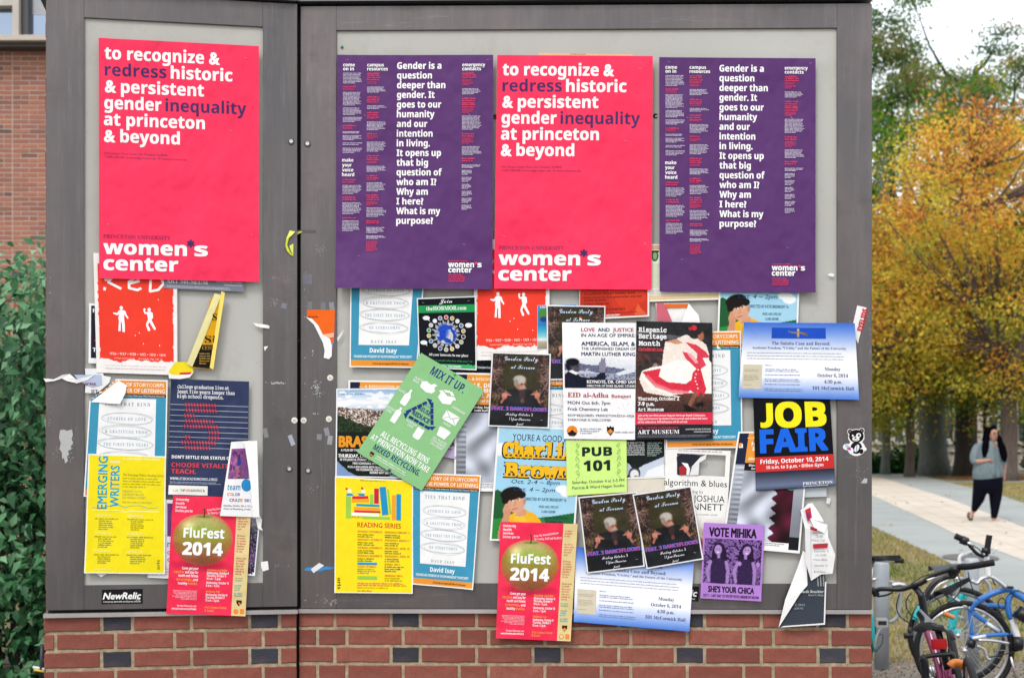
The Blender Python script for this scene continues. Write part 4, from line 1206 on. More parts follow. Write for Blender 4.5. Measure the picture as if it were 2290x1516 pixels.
def charlie(label, face, quad, lay, **k):
    s = Sheet('musical_poster', label, 'poster', face, quad, 182, 262, lay, 'f5f6f6', group='pale blue musical posters', **k)
    def pic(cv):
        cv.vgrad([(4, 'a9d7ee'), (120, '9fd2ec'), (200, 'a8d6ee')])
        cv.poly([(0, 150), (10, 146), (26, 156), (50, 180), (60, 262), (0, 262)], '1f5a32'); cv.poly([(0, 214), (50, 206), (112, 206), (182, 192), (182, 262), (0, 262)], '2f8a3c')
        cv.poly([(112, 206), (182, 192), (182, 236), (120, 222)], '1f6a34')
        for x, y, a, b in ((10, 50, 14, 10), (8, 62, 10, 8), (150, 140, 16, 9), (160, 148, 15, 10)): cv.ell(x, y, a, b, 'f4f8fa', soft=.12)
        cv.poly([(24, 262), (26, 226), (36, 206), (52, 194), (74, 190), (96, 200), (108, 216), (116, 240), (120, 262)], 'f3b62a'); cv.poly([(50, 198), (70, 204), (86, 230), (80, 262), (50, 262)], 'f7c63e', .8)
        cv.poly([(60, 190), (72, 188), (76, 200), (62, 206), (50, 204)], 'd59c7c')
        cv.ell(50, 174, 20, 24, 'dba384', rot=-.25, soft=.12); cv.ell(40, 154, 24, 15, '17120f', rot=-.25, soft=.12); cv.ell(28, 166, 8, 13, '17120f', rot=.1, soft=.2); cv.ell(62, 156, 9, 8, '17120f', soft=.2)
        cv.ell(69, 172, 3.5, 6, 'c98d70', soft=.3)
        for x in (42, 56): cv.ell(x, 170 + (42 - x) * .18, 3.6, 1.9, 'f7f2ee'); cv.ell(x - 1, 169.6 + (42 - x) * .18, 1.7, 1.7, '2a1712'); cv.line([(x - 5, 165 + (42 - x) * .2), (x + 4, 163 + (42 - x) * .2)], 1.6, '1d120e')
        cv.line([(49, 170), (50, 180), (46, 182)], 1.4, 'b87c60'); cv.line([(44, 190), (54, 187)], 2.2, 'b0605a')
        cv.poly([(16, 262), (18, 232), (26, 206), (24, 190), (30, 184), (42, 192), (40, 204), (38, 230), (36, 262)], 'cf9474'); cv.poly([(22, 262), (26, 230), (34, 216), (34, 262)], 'dba384', .6)
        cv.line([(26, 192), (30, 180)], 5, 'd59c7c'); cv.line([(32, 190), (36, 180)], 4.5, 'd59c7c')
        cv.poly([(40, 262), (46, 248), (62, 250), (70, 262)], 'cf9474')
    s.picture(4, 4, 178, 258, pic, 1.5)
    s.text("YOU'RE A GOOD MAN", 34, 33, 15, 140, 'sans+0.005', '1d3a66')
    for t, x, y, w, h in (('Charlie', 18, 70, 150, 30), ('Brown', 24, 114, 138, 29)):
        s.text(t, x - 1, y + 1.6, h + 1, w + 3, 'mono+0.085', '2a1a10', part='comic_title'); s.text(t, x, y, h, w, 'mono+0.055', 'f5be22', part='comic_title')
        V, P, W0 = layout(t, 'mono+0.055'); 
    for t, x, y, w in (('Charlie', 18, 70, 150), ('Brown', 24, 114, 138)):
        r = random.Random(len(t)); n = len(t)
        for i in range(n):
            cx = x + (i + .5) * w / n
            for q in (-5, 4): s.shape([(cx + q - 3, y - .5), (cx + q + 2.5, y - .5), (cx + q + 2, y - 5 - r.random() * 2), (cx + q - 1, y - 4 - r.random() * 3), (cx + q - 3, y - 5)], '5f3a1c', 'comic_shading')
    s.text('Oct. 2-4 ~ 8pm', 38, 130.5, 9.5, 104, 'ital', '1d3a66', part='date_lettering'); s.text('Oct. 4 ~ 2pm', 44, 147.5, 9.5, 89, 'ital', '1d3a66', part='date_lettering')
    for t, y, w, x in (("DIRECTED BY KATIE BRENBOIM '16", 168, 89, 114), ('MUSIC AND LYRICS BY', 184, 42, 122), ('CLARK GESNER', 195, 30, 122), ('ADDITIONAL ORCHESTRATION', 208.5, 56, 136), ('BY ANDREW LIPPA', 218, 36, 136)): s.text(t, x, y, 7 if y < 170 else 5.6, w, 'sans+0.004', '1c3f5e', 'c', part='small_lettering')
    return s.done()

def pub(label, face, quad, lay, **k):
    s = Sheet('green_flyer', label, 'flyer', face, quad, 135, 121, lay, 'd2f58a', **k)
    s.text('PUB', 69, 35.5, 19, 66, 'bold+0.03', '1c2a26', 'c'); s.text('101', 68, 68.5, 22, 58, 'bold+0.03', '1c2a26', 'c')
    s.text('Saturday, October 4 at 3-5 PM', 12, 96, 6.6, 117, 'sans+0.016', '46614a', part='small_lettering'); s.text('Patricia & Ward Hagan Studio', 12, 108, 6.6, 117, 'sans+0.016', '46614a', part='small_lettering')
    for x, sg in ((25, 1), (117, -1)):
        for q in range(5):
            cy = 10 + q * 16
            s.stroke([(x + sg * (5 - t * .55) * math.cos(t * .75 + q), cy + (6 - t * .6) * math.sin(t * .75 + q)) for t in range(10)], 1.1, '8fbf5e', 'scroll_ornament')
            s.stroke([(x + sg * 4 * math.sin(t * .8), cy + t * 2.2) for t in range(8)], .9, '8fbf5e', 'scroll_ornament')
    return s.done()

def vote(label, face, quad, lay, **k):
    s = Sheet('violet_flyer', label, 'flyer', face, quad, 136, 169, lay, 'b583d6', **k)
    def pic(cv):
        cv.fill('4a3163'); n, m2 = cv.noise(3.2, 4), cv.noise(1.8, 9)
        cv.put(n > .5, '7a5699'); cv.put(m2 > .66, '9a76ba', .8); cv.put((n < .32), '2a1b3e')
        for cx, tilt in ((37, 0), (97, 4)):
            cv.ell(cx + tilt * .6, 60, 14, 17, '241536', soft=.15); cv.poly([(cx - 14, 56), (cx + 16, 56), (cx + 19, 92), (cx + 8, 98), (cx - 15, 96), (cx - 17, 80)], '241536')
            cv.ell(cx + tilt - 2, 59, 8.2, 11, 'b08ccb', rot=.12 * tilt, soft=.15); cv.rect(cx - 4, 68, cx + 3, 80, 'a480c0')
            cv.poly([(cx - 16, 82), (cx - 6, 78), (cx + 5, 78), (cx + 15, 82), (cx + 18, 134), (cx - 17, 134)], '33214a')
            cv.line([(cx - 18, 86), (cx - 24, 108), (cx - 20, 128)], 7, 'a480c0'); cv.line([(cx + 17, 86), (cx + 22, 106), (cx + 21, 130)], 7, 'a480c0')
            for x in (-3, 3): cv.ell(cx + tilt - 2 + x, 57, 1.3, .9, '241536')
            cv.ell(cx + tilt - 2, 64.5, 3.4, 1.4, 'e9d8f4')
        cv.ell(84, 88, 4.5, 5, 'b08ccb', soft=.3); cv.ell(125, 88, 4, 5, 'b08ccb', soft=.3)
        cv.speck(9, 1.7, 8)
    s.picture(4, 34, 132, 134, pic, 1.3)
    s.text('VOTE MIHIKA', 66, 29.5, 20, 105, 'sans+0.032', '1b1420', 'c'); s.text("SHE'S YOUR CHICA", 68, 153.5, 13.5, 102, 'sans+0.03', '1b1420', 'c'); s.text('OCT 1 - LAST DAY TO VOTE!! VOTE ONLINE BY NOON', 68, 164.5, 6.4, 124, 'sans+0.03', '2d2038', 'c', part='small_lettering')
    return s.done()

def mixitup(label, face, quad, lay, **k):
    s = Sheet('green_poster', label, 'poster', face, quad, 163, 264, lay, '8fc78b', **k)
    BL = '1d3a7e'
    s.text('MIX IT UP.', 40, 30, 19, 86, 'bold', BL)
    for t, y, w in (('ALL RECYCLING BINS', 206, 120), ('AT PRINCETON NOW TAKE', 223, 146)): s.text(t, 82 if w < 130 else 80, y, 13, w, 'bold', WHT, 'c')
    s.text('MIXED RECYCLING.', 82, 240, 13, 116, 'bold', BL, 'c')
    s.shape([(36, 54), (44, 48), (56, 50), (62, 44), (70, 44), (66, 52), (72, 58), (68, 66), (56, 70), (46, 68), (38, 66)], WHT, 'icon#1')
    s.shape([(24, 82), (29, 82), (29, 90), (34, 98), (34, 118), (32, 121), (21, 121), (19, 118), (19, 98), (24, 90)], WHT, 'icon#2')
    s.shape([(84, 48), (100, 54), (116, 48), (116, 66), (100, 73), (84, 66)], WHT, 'icon#3'); s.shape([(84, 47), (100, 53), (94, 58), (78, 52)], WHT, 'icon#3'); s.shape([(116, 47), (100, 53), (106, 58), (122, 52)], WHT, 'icon#3'); s.shape([(86, 45), (98, 40), (104, 43), (92, 48)], WHT, 'icon#3'); s.shape([(114, 45), (104, 39), (98, 43), (108, 48)], WHT, 'icon#3')
    s.shape([(22, 138), (26, 134), (31, 134), (35, 138), (35, 166), (22, 166)], WHT, 'icon#4'); s.shape([(26, 128), (31, 128), (31, 133), (26, 133)], WHT, 'icon#4')
    s.shape([(116, 80), (150, 80), (150, 102), (116, 102)], WHT, 'icon#5'); s.stroke([(117, 81), (133, 93), (149, 81)], 1.5, '8fc78b', 'icon#5'); s.stroke([(117, 101), (129, 90)], 1.2, '8fc78b', 'icon#5'); s.stroke([(149, 101), (137, 90)], 1.2, '8fc78b', 'icon#5')
    s.shape([(122, 120), (150, 120), (146, 140), (126, 140)], WHT, 'icon#6'); s.oval(136, 120, 14, 2.6, 'eef4ee', 'icon#6')
    s.shape([(82, 146), (85, 143), (96, 143), (99, 146), (99, 168), (96, 171), (85, 171), (82, 168)], WHT, 'icon#7'); s.oval(90.5, 144.5, 6, 1.4, '8fc78b', 'icon#7')
    for t, x, y, w in (('PLASTIC', 18, 56, 22), ('BAGS', 18, 63, 14), ('GLASS', 2, 98, 16), ('AEROSOL', 1, 144, 20), ('CANS', 3, 151, 13), ('CARDBOARD', 122, 70, 32), ('PAPER', 124, 111, 18), ('ALUMINUM', 52, 148, 26), ('CANS', 60, 155, 14), ('ALL PLASTIC', 122, 150, 34), ('CONTAINERS', 122, 157, 34), ('(NO FOAM)', 124, 164, 30)): s.text(t, x, y, 5.4, w, 'bold', 'eaf5ea', part='icon_lettering')
    # chasing arrows ring with the two words in it
    pts = [(76, 78), (112, 136), (40, 136)]
    for i in range(3):
        (ax, ay), (bx, by) = pts[i], pts[(i + 1) % 3]
        for t0, t1 in ((.10, .24), (.30, .44), (.50, .62), (.68, .80)):
            s.stroke([(ax + (bx - ax) * t0, ay + (by - ay) * t0), (ax + (bx - ax) * t1, ay + (by - ay) * t1)], 6.5, BL, 'recycling_symbol')
        qx, qy = ax + (bx - ax) * .92, ay + (by - ay) * .92; dx, dy = (bx - ax) / 68, (by - ay) / 68
        s.shape([(qx + dx * 6, qy + dy * 6), (qx - dy * 8 - dx * 3, qy + dx * 8 - dy * 3), (qx + dy * 8 - dx * 3, qy - dx * 8 - dy * 3)], BL, 'recycling_symbol')
    s.text('RECYCLE', 76, 97, 4, 16, 'sans+0.02', '5f8fa0', 'c', part='icon_lettering'); s.text('REUSE', 76, 112, 10.5, 30, 'sans+0.01', BL, 'c'); s.text('REDUCE', 76, 128, 10.5, 42, 'sans+0.02', BL, 'c')
    s.fine(40, 250, 84, 2, 5, 3.2, 'e6f3e6'); s.shape([(24, 246), (33, 246), (33, 252), (28.5, 257), (24, 252)], '2c2c24', 'crest'); s.shape([(25, 252), (28.5, 248), (32, 252), (28.5, 255)], 'e98a2c', 'crest')
    return s.done()

def reading(label, face, quad, lay, **k):
    s = Sheet('yellow_poster', label, 'poster', face, quad, 175, 260, lay, 'f8f5e6', **k)
    s.band(2.5, 2.5, 172.5, 257.5, 'fae31f')
    c = lambda X, Y: ((X / 3.446 + 660 - 749), (Y / 3.446 + 1000 - 1066))
    for x0, y0, x1, y1, cc, tl in ((390, 305, 526, 322, 'd6283e', -10), (407, 320, 541, 346, 'f7f5ec', -2), (396, 350, 537, 370, '1f96c8', -6), (441, 370, 566, 392, 'd6283e', -8), (436, 392, 571, 420, 'f0a52c', -6), (392, 376, 432, 548, '9ccc4c', 0), (578, 352, 605, 428, '9ccc4c', 0), (610, 305, 646, 424, 'c9284a', 0),
                                   (472, 430, 652, 449, '1f96c8', 0), (455, 455, 655, 478, 'f0a52c', 0), (457, 480, 660, 497, 'd6283e', 0), (440, 500, 648, 524, 'f7f5ec', 0), (518, 524, 733, 546, '9ccc4c', 0), (746, 350, 778, 548, 'f0a52c', 0), (781, 340, 817, 548, '1f96c8', 0)):
        (a, b), (d, e) = c(x0, y0), c(x1, y1); sk = tl / 3.446
        s.shape([(a, b - sk / 2), (d, b + sk / 2), (d, e + sk / 2), (a, e - sk / 2)], cc, 'book_icon')
    s.shape([c(650, 292), c(700, 288), c(722, 507), c(672, 514)], '1f96c8', 'book_icon'); s.shape([c(708, 306), c(724, 308), c(744, 500), c(728, 502)], '9ccc4c', 'book_icon')
    s.text('2014 2015', 37, 91, 4.4, 23, 'bold', '9a7a1a', part='small_lettering'); s.text('READING SERIES', 51, 111, 11, 97, 'sans+0.012', 'd0342c')
    s.fine(57, 7, 62, 1, 3, 3, 'b9a92c')
    for x, ds in ((51, ('WEDNESDAY, SEPTEMBER 24', 'WEDNESDAY, OCTOBER 15', 'WEDNESDAY, NOVEMBER 19', 'WEDNESDAY, DECEMBER 10')), (112, ('WEDNESDAY, FEBRUARY 11', 'WEDNESDAY, MARCH 11', 'WEDNESDAY, APRIL 15', 'WEDNESDAY, APRIL 29'))):
        for i, t in enumerate(ds):
            y = 123 + i * 18.2; s.text(t, x, y, 4.4, 55, 'bold', 'd9603a', part='small_lettering'); s.fine(x, y + 6, 40, 2, 4.8, 3.2, '6f6518', seed=i + x)
    s.band(51, 190.5, 95, 196, '1f96c8', 'blue_bar'); s.band(51, 221, 95, 229, '9ccc4c', 'green_bar'); s.text('TUESDAY, OCTOBER 21', 51, 202, 4.2, 42, 'bold', 'd9603a', part='small_lettering'); s.fine(51, 207, 44, 3, 4.4, 3, 'a89a24')
    s.text('MONDAY, MAY 4', 112, 196, 4.4, 34, 'bold', 'd9603a', part='small_lettering'); s.fine(112, 201, 44, 3, 5, 3.2, '6f6518'); s.text('WEDNESDAY, MAY 6', 112, 222, 4.4, 40, 'bold', 'd9603a', part='small_lettering'); s.fine(112, 227, 44, 2, 5, 3.2, '9a8f22')
    s.fine(51, 239, 112, 2, 4.4, 3.2, 'd9803a', last=.9); s.fine(51, 249, 78, 1, 4, 3.2, 'c9b41c'); s.fine(51, 256, 40, 1, 4, 3, 'd9803a')
    s.text('arts', 7, 226, 8.5, 25, 'serif', '3a3a1a', rot=math.pi / 2, part='arts_logo')
    return s.done()

def brasil(label, face, quad, lay, **k):
    s = Sheet('film_poster', label, 'poster', face, quad, 174, 198, lay, 'eef0f2', **k)
    def pic(cv):
        cv.vgrad([(3, '8fb4de'), (14, 'b9cfe8'), (30, 'f2f4f7'), (44, 'cfd9e6'), (50, '8fa3b8')])
        n = cv.noise(12, 2, .4); cv.put((n > .52) & (cv.Y < 44), 'fbfbfc', .8)
        h1 = 38 + cv.X * .1 + 4 * cv.noise(9, 4); m = (cv.Y > h1); cv.put(m, '4a4a42'); t = cv.noise(2.2, 6)
        cv.put(m & (t > .55) & (cv.Y < h1 + 34), 'b9a294'); cv.put(m & (t > .72) & (cv.Y < h1 + 34), 'e3dcd6'); cv.put(m & (t < .25) & (cv.Y < h1 + 34), '7e4436')
        h2 = 52 + 62 * np.clip(cv.X / 150, 0, 1) ** .8 + 6 * (cv.noise(7, 8) - .5); m2 = (cv.Y > h2); cv.put(m2, '1d2a1c'); cv.put(m2 & (cv.noise(2.5, 5) > .6), '33452b')
        cv.put(cv.Y > 96, '121a16', .85); cv.poly([(3, 162), (30, 186), (52, 196), (3, 196)], '7f9ac8'); cv.poly([(171, 150), (171, 196), (120, 196)], '7f9ac8')
    s.picture(3, 3, 171, 195, pic, 1.5)
    s.text('BRASIL', 8, 130, 24, 84, 'sans+0.04', 'eb9a28'); s.text('A FILM BY THEA ST. CLAIR', 12, 140, 5, 72, 'bold', WHT, part='small_lettering'); s.text('THURSDAY, OCTOBER 9', 6, 154, 8, 96, 'sans+0.035', WHT)
    s.text('IN THE JAMES M. STEWART ’32 THEATER', 10, 161, 5, 90, 'bold', WHT, part='small_lettering'); s.text('FREE SCREENING OPEN TO ALL', 39, 169, 4.6, 76, 'bold', WHT, part='small_lettering'); s.text('PLUS A DISCUSSION WITH MARGARET', 28, 177, 4.6, 88, 'bold', WHT, part='small_lettering'); s.text('THE FILMMAKERS, AND FEATURED', 46, 183, 4.6, 76, 'bold', WHT, part='small_lettering'); s.text('MEMBER MATT SMITH', 78, 189, 4.6, 48, 'bold', WHT, part='small_lettering')
    s.fine(9, 14, 72, 1, 3, 3, '6f8cb4')
    return s.done()

# ---------------------------------------------------------------- left face, back to front
WV = [(0.0022, .4, .7, 1.0), (0.0012, 1.1, .3, 2.0)]
s = Sheet('white_edged_flyer', 'dark flyer with a white border peeking out left of the red play poster', 'flyer', LF, [(199, 678), (262, 682), (262, 815), (198, 812)], 64, 134, 0, 'f2f2f4')
s.band(5, 5, 62, 122, '20202e'); s.text('H', 9, 20, 9, 8, 'bold', WHT); s.text('T', 9, 108, 9, 8, 'bold', WHT); s.shape([(12, 84), (22, 66), (22, 84)], 'c0283a', 'red_wedge'); s.done()
red_play('red play poster with two white figures on the left panel, lower edge ragged', LF, [(209, 566), (396, 572), (397, 839), (216, 833)], 1, wave=WV)
s = Sheet('grey_poster', 'grey-blue art museum poster showing only its bottom strip under the left red poster', 'poster', LF, [(367, 470), (547, 476), (546, 653), (367, 645)], 180, 176, 2, '7f8494')
s.text('ART MUSEUM', 5, 163, 9.5, 93, 'serif', WHT); s.text('ALWAYS FREE AND OPEN TO THE PUBLIC', 175, 158, 3.6, 58, 'bold', 'e9eaee', 'r', part='small_lettering'); s.text('artmuseum.princeton.edu', 175, 164, 3.6, 40, 'bold', 'e9eaee', 'r', part='small_lettering'); s.fine(6, 170, 168, 2, 3, 2, 'c9ccd6'); s.done()
women_red('red poster on the narrow left panel, white and navy words, above the red play poster', LF, [(221, 86), (579, 104), (579, 631), (222, 623)], 6, wave=[(0.002, .5, .8, 0.5), (0.0015, .2, 1.3, 2)], bend=0.003)

def folded_strip():
    root = scrap('folded_yellow_flyer', 'black and yellow flyer folded into a narrow tapering strip on the left panel', 'flyer', LF, [(472, 665, 1), (494, 670, 1), (474, 826, 2), (428, 822, 2)], 'e0a418', 3)
    scrap('printed_face', None, None, LF, [(451, 771, 4), (479, 771, 4), (471, 824, 4), (430, 820, 4)], '15120c', 3, parent=root)
    scrap('folded_edge', None, None, LF, [(480, 656, 10), (495, 660, 4), (431, 821, 3), (418, 813, 11)], 'fbf3b0', 3, parent=root)
    scrap('folded_edge', None, None, LF, [(495, 651, 8), (503, 655, 12), (477, 826, 12), (469, 822, 4), (492, 668, 4)], 'f6dc70', 3, parent=root)
    q = [(440, 668), (500, 668), (500, 826), (440, 826)]
    s = Sheet.__new__(Sheet); s.face, s.W, s.H = LF, 60, 158; s.n0 = 0.0125 + 3 * LAYER + .0045; s.q = [np.array(LF.hit(x, y, s.n0)) for x, y in q]
    s.bend = 0; s.wave = None; s.curl = []; s.mat = MATTE; s.k = 0; s.acc = {}; s.root = root
    s.text('S', 35, 48, 15, 10, 'serif', '1a140a'); s.text('S?', 18, 98, 15, 25, 'serif', '1a140a'); s.text('CETO', 12, 114, 8, 25, 'serif', 'a8863a'); s.fine(6, 124, 28, 5, 5.5, 3, 'b8923c')
    for m, (V, P, C, n) in s.acc.items():
        link_mesh(m, mesh_np(m, np.concatenate(V), P, MATTE, np.concatenate(C)), root)
folded_strip()
o = scrap('torn_flyer_corner', 'torn yellow flyer corner with a red stripe above the navy poster', 'paper scrap', LF, [(392, 809), (423, 810), (429, 818), (433, 832), (424, 842), (400, 845), (380, 844), (376, 832)], 'f3dc24', 3)
scrap('red_stripe', None, None, LF, [(402, 833), (428, 832), (426, 837), (401, 837)], 'cf2a3a', 3.3, parent=o)
scrap('torn_white_edge', None, None, LF, [(376, 832, 1), (384, 838, 1), (400, 839, 1), (424, 837, 1), (433, 832, 1), (424, 844, 1), (400, 848, 1), (378, 846, 1)], 'f4f4f4', 3.2, parent=o)

o = scrap('torn_tape_scrap', 'torn scrap of white and blue paper under clear tape on the far left frame', 'paper scrap', LF, [(190, 824), (228, 824), (232, 840), (248, 843), (244, 856), (226, 872), (212, 880), (190, 878), (192, 850)], 'f0f1f3', 1)
scrap('blue_print', None, None, LF, [(166, 838, 1), (226, 838, 1), (228, 860, 1), (206, 866, 1), (176, 852, 1)], 'b7c4e0', 1.4, parent=o)
scrap('torn_white_edge', None, None, LF, [(97, 846, 3), (120, 848, 2), (140, 838, 4), (156, 836, 2), (170, 848, 4), (196, 842, 2), (214, 836, 2), (196, 850, 2), (172, 857, 3), (150, 852, 4), (138, 846, 2), (120, 852, 3), (102, 854, 3)], 'f2f2f3', 1.8, parent=o)
s = Sheet.__new__(Sheet)
def overlay_text(root, face, lay, items, mat=None, stand=0.0):
    """lettering laid straight on a scrap; items: text, px, py, h, w, font, colour, align"""
    s = Sheet.__new__(Sheet); s.face = face; s.n0 = 0.0125 + lay * LAYER + 0.001 + stand; s.W, s.H = 100.0, 100.0
    x0, y0 = items[0][1] - 50, items[0][2] - 50
    s.q = [np.array(face.hit(x, y, s.n0)) for x, y in ((x0, y0), (x0 + 100, y0), (x0 + 100, y0 + 100), (x0, y0 + 100))]
    s.bend = 0; s.wave = None; s.curl = []; s.mat = mat or MATTE; s.k = 0; s.acc = {}; s.root = root
    for it in items:
        t, x, y, h, w, f, c = it[:7]
        s.text(t, x - x0, y - y0, h, w, f, c, it[7] if len(it) > 7 else 'l', it[8] if len(it) > 8 else 0)
    for m, (V, P, C, n) in s.acc.items():
        link_mesh(m, mesh_np(m, np.concatenate(V), P, s.mat, np.concatenate(C)), root)
overlay_text(o, LF, 2.4, [('urns', 186, 861, 8, 28, 'sans+0.03', '8a4a70'), ('ICT', 204, 879, 8, 14, 'bold', '3a3f4a')])

def curled_story():
    """left storycorps sheet, its top-left corner folded over"""
    cut = lambda X, Y: (X / 62 + Y / 50) < 1
    s = story('blue and orange book talk poster with its upper left corner folded down', LF, [(203, 846), (375, 850), (370, 1116), (187, 1110)], 2, wave=[(0.002, .8, .2, 0)], hole=cut)
    return s
# the fold hides its print: build the flap after
_orig_done = Sheet.done
def _done_cut(self):
    for part, (V, P, C, n) in list(self.acc.items()):
        V = np.concatenate(V); C = np.concatenate(C)
        keep = []
        a = np.array(LF.P(199, 905)); b = np.array(LF.P(268, 838))
        ua = (Vector(a) - LF.O).dot(LF.U), a[2]; ub = (Vector(b) - LF.O).dot(LF.U), b[2]
        o_, u_ = np.array(LF.O), np.array(LF.U)
        uu = (V - o_) @ u_; zz = V[:, 2]
        sd = (ub[0] - ua[0]) * (zz - ua[1]) - (ub[1] - ua[1]) * (uu - ua[0])
        P = [p for p in P if all(sd[i] < 0 for i in p)]
        if P: link_mesh(part, mesh_np(part, V, P, self.mat, C), self.root)
    self.acc = {}
    return self.root
Sheet.done = _done_cut
_b0 = Sheet.picture
def _pic_cut(self, x0, y0, x1, y1, paint, cell=1.7, name='picture', hole=None):
    return _b0(self, x0, y0, x1, y1, paint, min(cell, 3), name, lambda X, Y: (X / 62 + Y / 50) < 1)
Sheet.picture = _pic_cut
_sh = curled_story()
Sheet.picture = _b0; Sheet.done = _orig_done
scrap('folded_corner', None, None, LF, [(203, 899, 1), (264, 850, 1), (283, 862, 8), (280, 880, 13), (268, 903, 14), (245, 902, 10), (224, 900, 5)], 'fafafa', 2.5, parent=_sh)
teach('navy poster of red heartbeat lines on white rules, left panel', LF, [(383, 847), (557, 853), (553, 1114), (372, 1109)], 3, curl=[(0, 0, .12, .012)])
s = Sheet('team_flyer', 'white flyer with a purple picture, mostly hidden between yellow and apple posters', 'flyer', LF, [(330, 1115), (402, 1118), (402, 1294), (330, 1291)], 72, 176, 2, 'ecebf2')
s.band(44, 8, 71, 82, '6a3a78'); s.oval(58, 40, 6, 22, 'a05070', 'figure'); s.oval(60, 22, 3, 4, '2c3f7a', 'figure'); s.text('m', 44, 106, 14, 14, 'bold', '2f8fc4'); s.text('O', 44, 122, 7, 7, 'bold', 'c04a5a'); s.text('R', 52, 122, 7, 7, 'bold', '8a4a9a'); s.text('C', 44, 138, 7, 7, 'bold', 'c04a5a'); s.text('A', 53, 138, 7, 7, 'bold', 'd9903a'); s.fine(40, 156, 30, 3, 6, 3, 'a8a4b8'); s.done()
scrap('white_paper_tip', 'small white paper tip sticking out below the yellow writers poster', 'paper scrap', LF, [(214, 1281), (240, 1282), (226, 1290)], 'f2f2f2', 1)
emerging('yellow poster with tall blue sideways title, lower left of the left panel', LF, [(198, 1014), (371, 1020), (369, 1283), (188, 1281)], 5, wave=WV)
s = Sheet('night_photo_flyer', 'dark glittering photo flyer behind the apple poster, left panel right side', 'flyer', LF, [(520, 1150), (582, 1158), (570, 1287), (520, 1282)], 60, 130, 2, 'e9e9ee', bend=0.004)
s.picture(2, 3, 57, 127, lambda cv: (cv.vgrad([(0, '8c8a96'), (30, '3a3a48'), (60, '2a1f3a'), (90, '5a3a6a'), (128, '1c1c2c')]), cv.put(cv.noise(1.8, 3) > .7, 'b8b4c8', .6)), 1.6); s.done()
scrap('torn_white_flap', 'small torn white flap on the right edge of the dark photo flyer', 'paper scrap', LF, [(574, 1142), (580, 1150), (586, 1162), (584, 1178), (588, 1186), (577, 1182), (572, 1160)], 'f3f3f4', 4)
flufest('pink apple poster on the narrow left panel, hanging over the ledge', LF, [(387, 1107), (563, 1113), (549, 1377), (372, 1371)], 6, wave=[(0.0015, .6, .4, 1)], bend=0.004)

def team():
    s = Sheet('folded_team_flyer', 'white flyer with purple runner photo, sides folded, lying over navy and apple posters', 'flyer', LF, [(517, 988), (560, 985), (576, 1156), (492, 1153)], 80, 168, 9, 'f6f6f8', wave=[(0.004, .9, .1, 0)])
    s.band(6, 16, 66, 84, '7a4a82', 'photo')
    s.picture(7, 17, 65, 83, lambda cv: (cv.fill('8d4f92'), cv.put(cv.noise(8, 2) > .5, 'c17ab0', .6), cv.ell(36, 32, 4, 5, '7a4436'), cv.poly([(31, 36), (42, 36), (43, 56), (30, 56)], '2b3f9c'), cv.line([(34, 56), (31, 80)], 4, 'b9705a'), cv.line([(40, 56), (42, 76)], 4, 'b9705a'), cv.line([(31, 38), (24, 50)], 3, 'b9705a'), cv.put(cv.noise(5, 9) > .66, '3a2440', .6)), 1.4)
    s.text('team', 8, 109, 13, 34, 'bold', '2f8fc4'); s.oval(58, 98, 13.5, 14, '2a8cc8', 'logo', 24); s.oval(59, 97, 9.5, 10.5, 'f4f6fa', 'logo', 20); s.text('U', 59.5, 104, 15, 11, 'bold+0.02', '2a8cc8', 'c', part='logo')
    x = 10
    for ch, c in zip('COLOR', ('d8442e', 'e08a2c', '4a9a4a', '2f6fc0', '8a3a9a')): s.text(ch, x, 122, 6.6, 5.4, 'bold', c); x += 6.6
    x = 17
    for ch, c in zip('CRAZE 5K!', ('2f6fc0', 'd8442e', '8a3a9a', '3a9a8a', 'e08a2c', '', '8a3a9a', '2f6fc0', 'd8442e')):
        if ch != ' ': s.text(ch, x, 135, 6.8, None if ch == '!' else 5.6, 'bold', c)
        x += 6.4 if ch != ' ' else 3.5
    s.text('Saturday, October 4th at 10 a.m.', 4, 146, 4, 70, 'serif', '77707e', part='small_lettering'); s.text('Starts at Bloomberg, Scully!', 6, 153, 4, 60, 'serif', '77707e', part='small_lettering')
    r = s.done()
    scrap('folded_edge', None, None, LF, [(546, 987, 6), (575, 985, 9), (580, 1156, 8), (566, 1156, 7), (560, 1075, 6)], 'fbfbfc', 9, parent=r)
team()
s = Sheet('band_sticker', 'black band sticker with white scratchy lettering at the bottom left of the frame', 'sticker', LF, [(228, 1318), (319, 1316), (319, 1349), (227, 1350)], 91, 33, -1, '15171a')
s.text('NewRelic', 3, 22, 15, 84, 'ital+0.03', 'f4f4f4'); s.text('a new jersey band with an old jersey attitude!', 3, 29.5, 3.4, 84, 'bold', 'e4e4e4', part='small_lettering'); s.text('.com', 76, 25, 3.4, 9, 'bold', 'e4e4e4', part='small_lettering'); s.done()

# ---------------------------------------------------------------- right face, back to front
s = Sheet('peach_poster', 'peach poster of which only the top edge shows above the middle red poster', 'poster', RF, [(1205, 119), (1415, 122), (1415, 330), (1205, 330)], 210, 210, 0, 'f0bc98'); s.fine(70, 2.6, 40, 1, 3, 2.2, 'c07a5a'); s.done()
s = Sheet('crest_poster', 'pale poster with a green crest, showing in the gap between red and purple posters', 'poster', RF, [(1448, 546), (1618, 548), (1616, 670), (1446, 675)], 170, 126, 1, 'f6f4ee')
s.band(2, 2, 168, 12, 'd9b48c'); s.oval(17, 26, 8, 12, '2c6a3a', 'crest'); s.oval(17, 26, 5, 8, '8ab07a', 'crest'); s.shape([(8, 14), (26, 14), (26, 18), (8, 18)], '1d3a28', 'crest'); s.band(4, 42, 60, 96, 'dfe6cc'); s.fine(12, 102, 140, 3, 4, 1.6, 'a8a49a'); s.band(2, 112, 168, 122, 'e6cda0'); s.done()
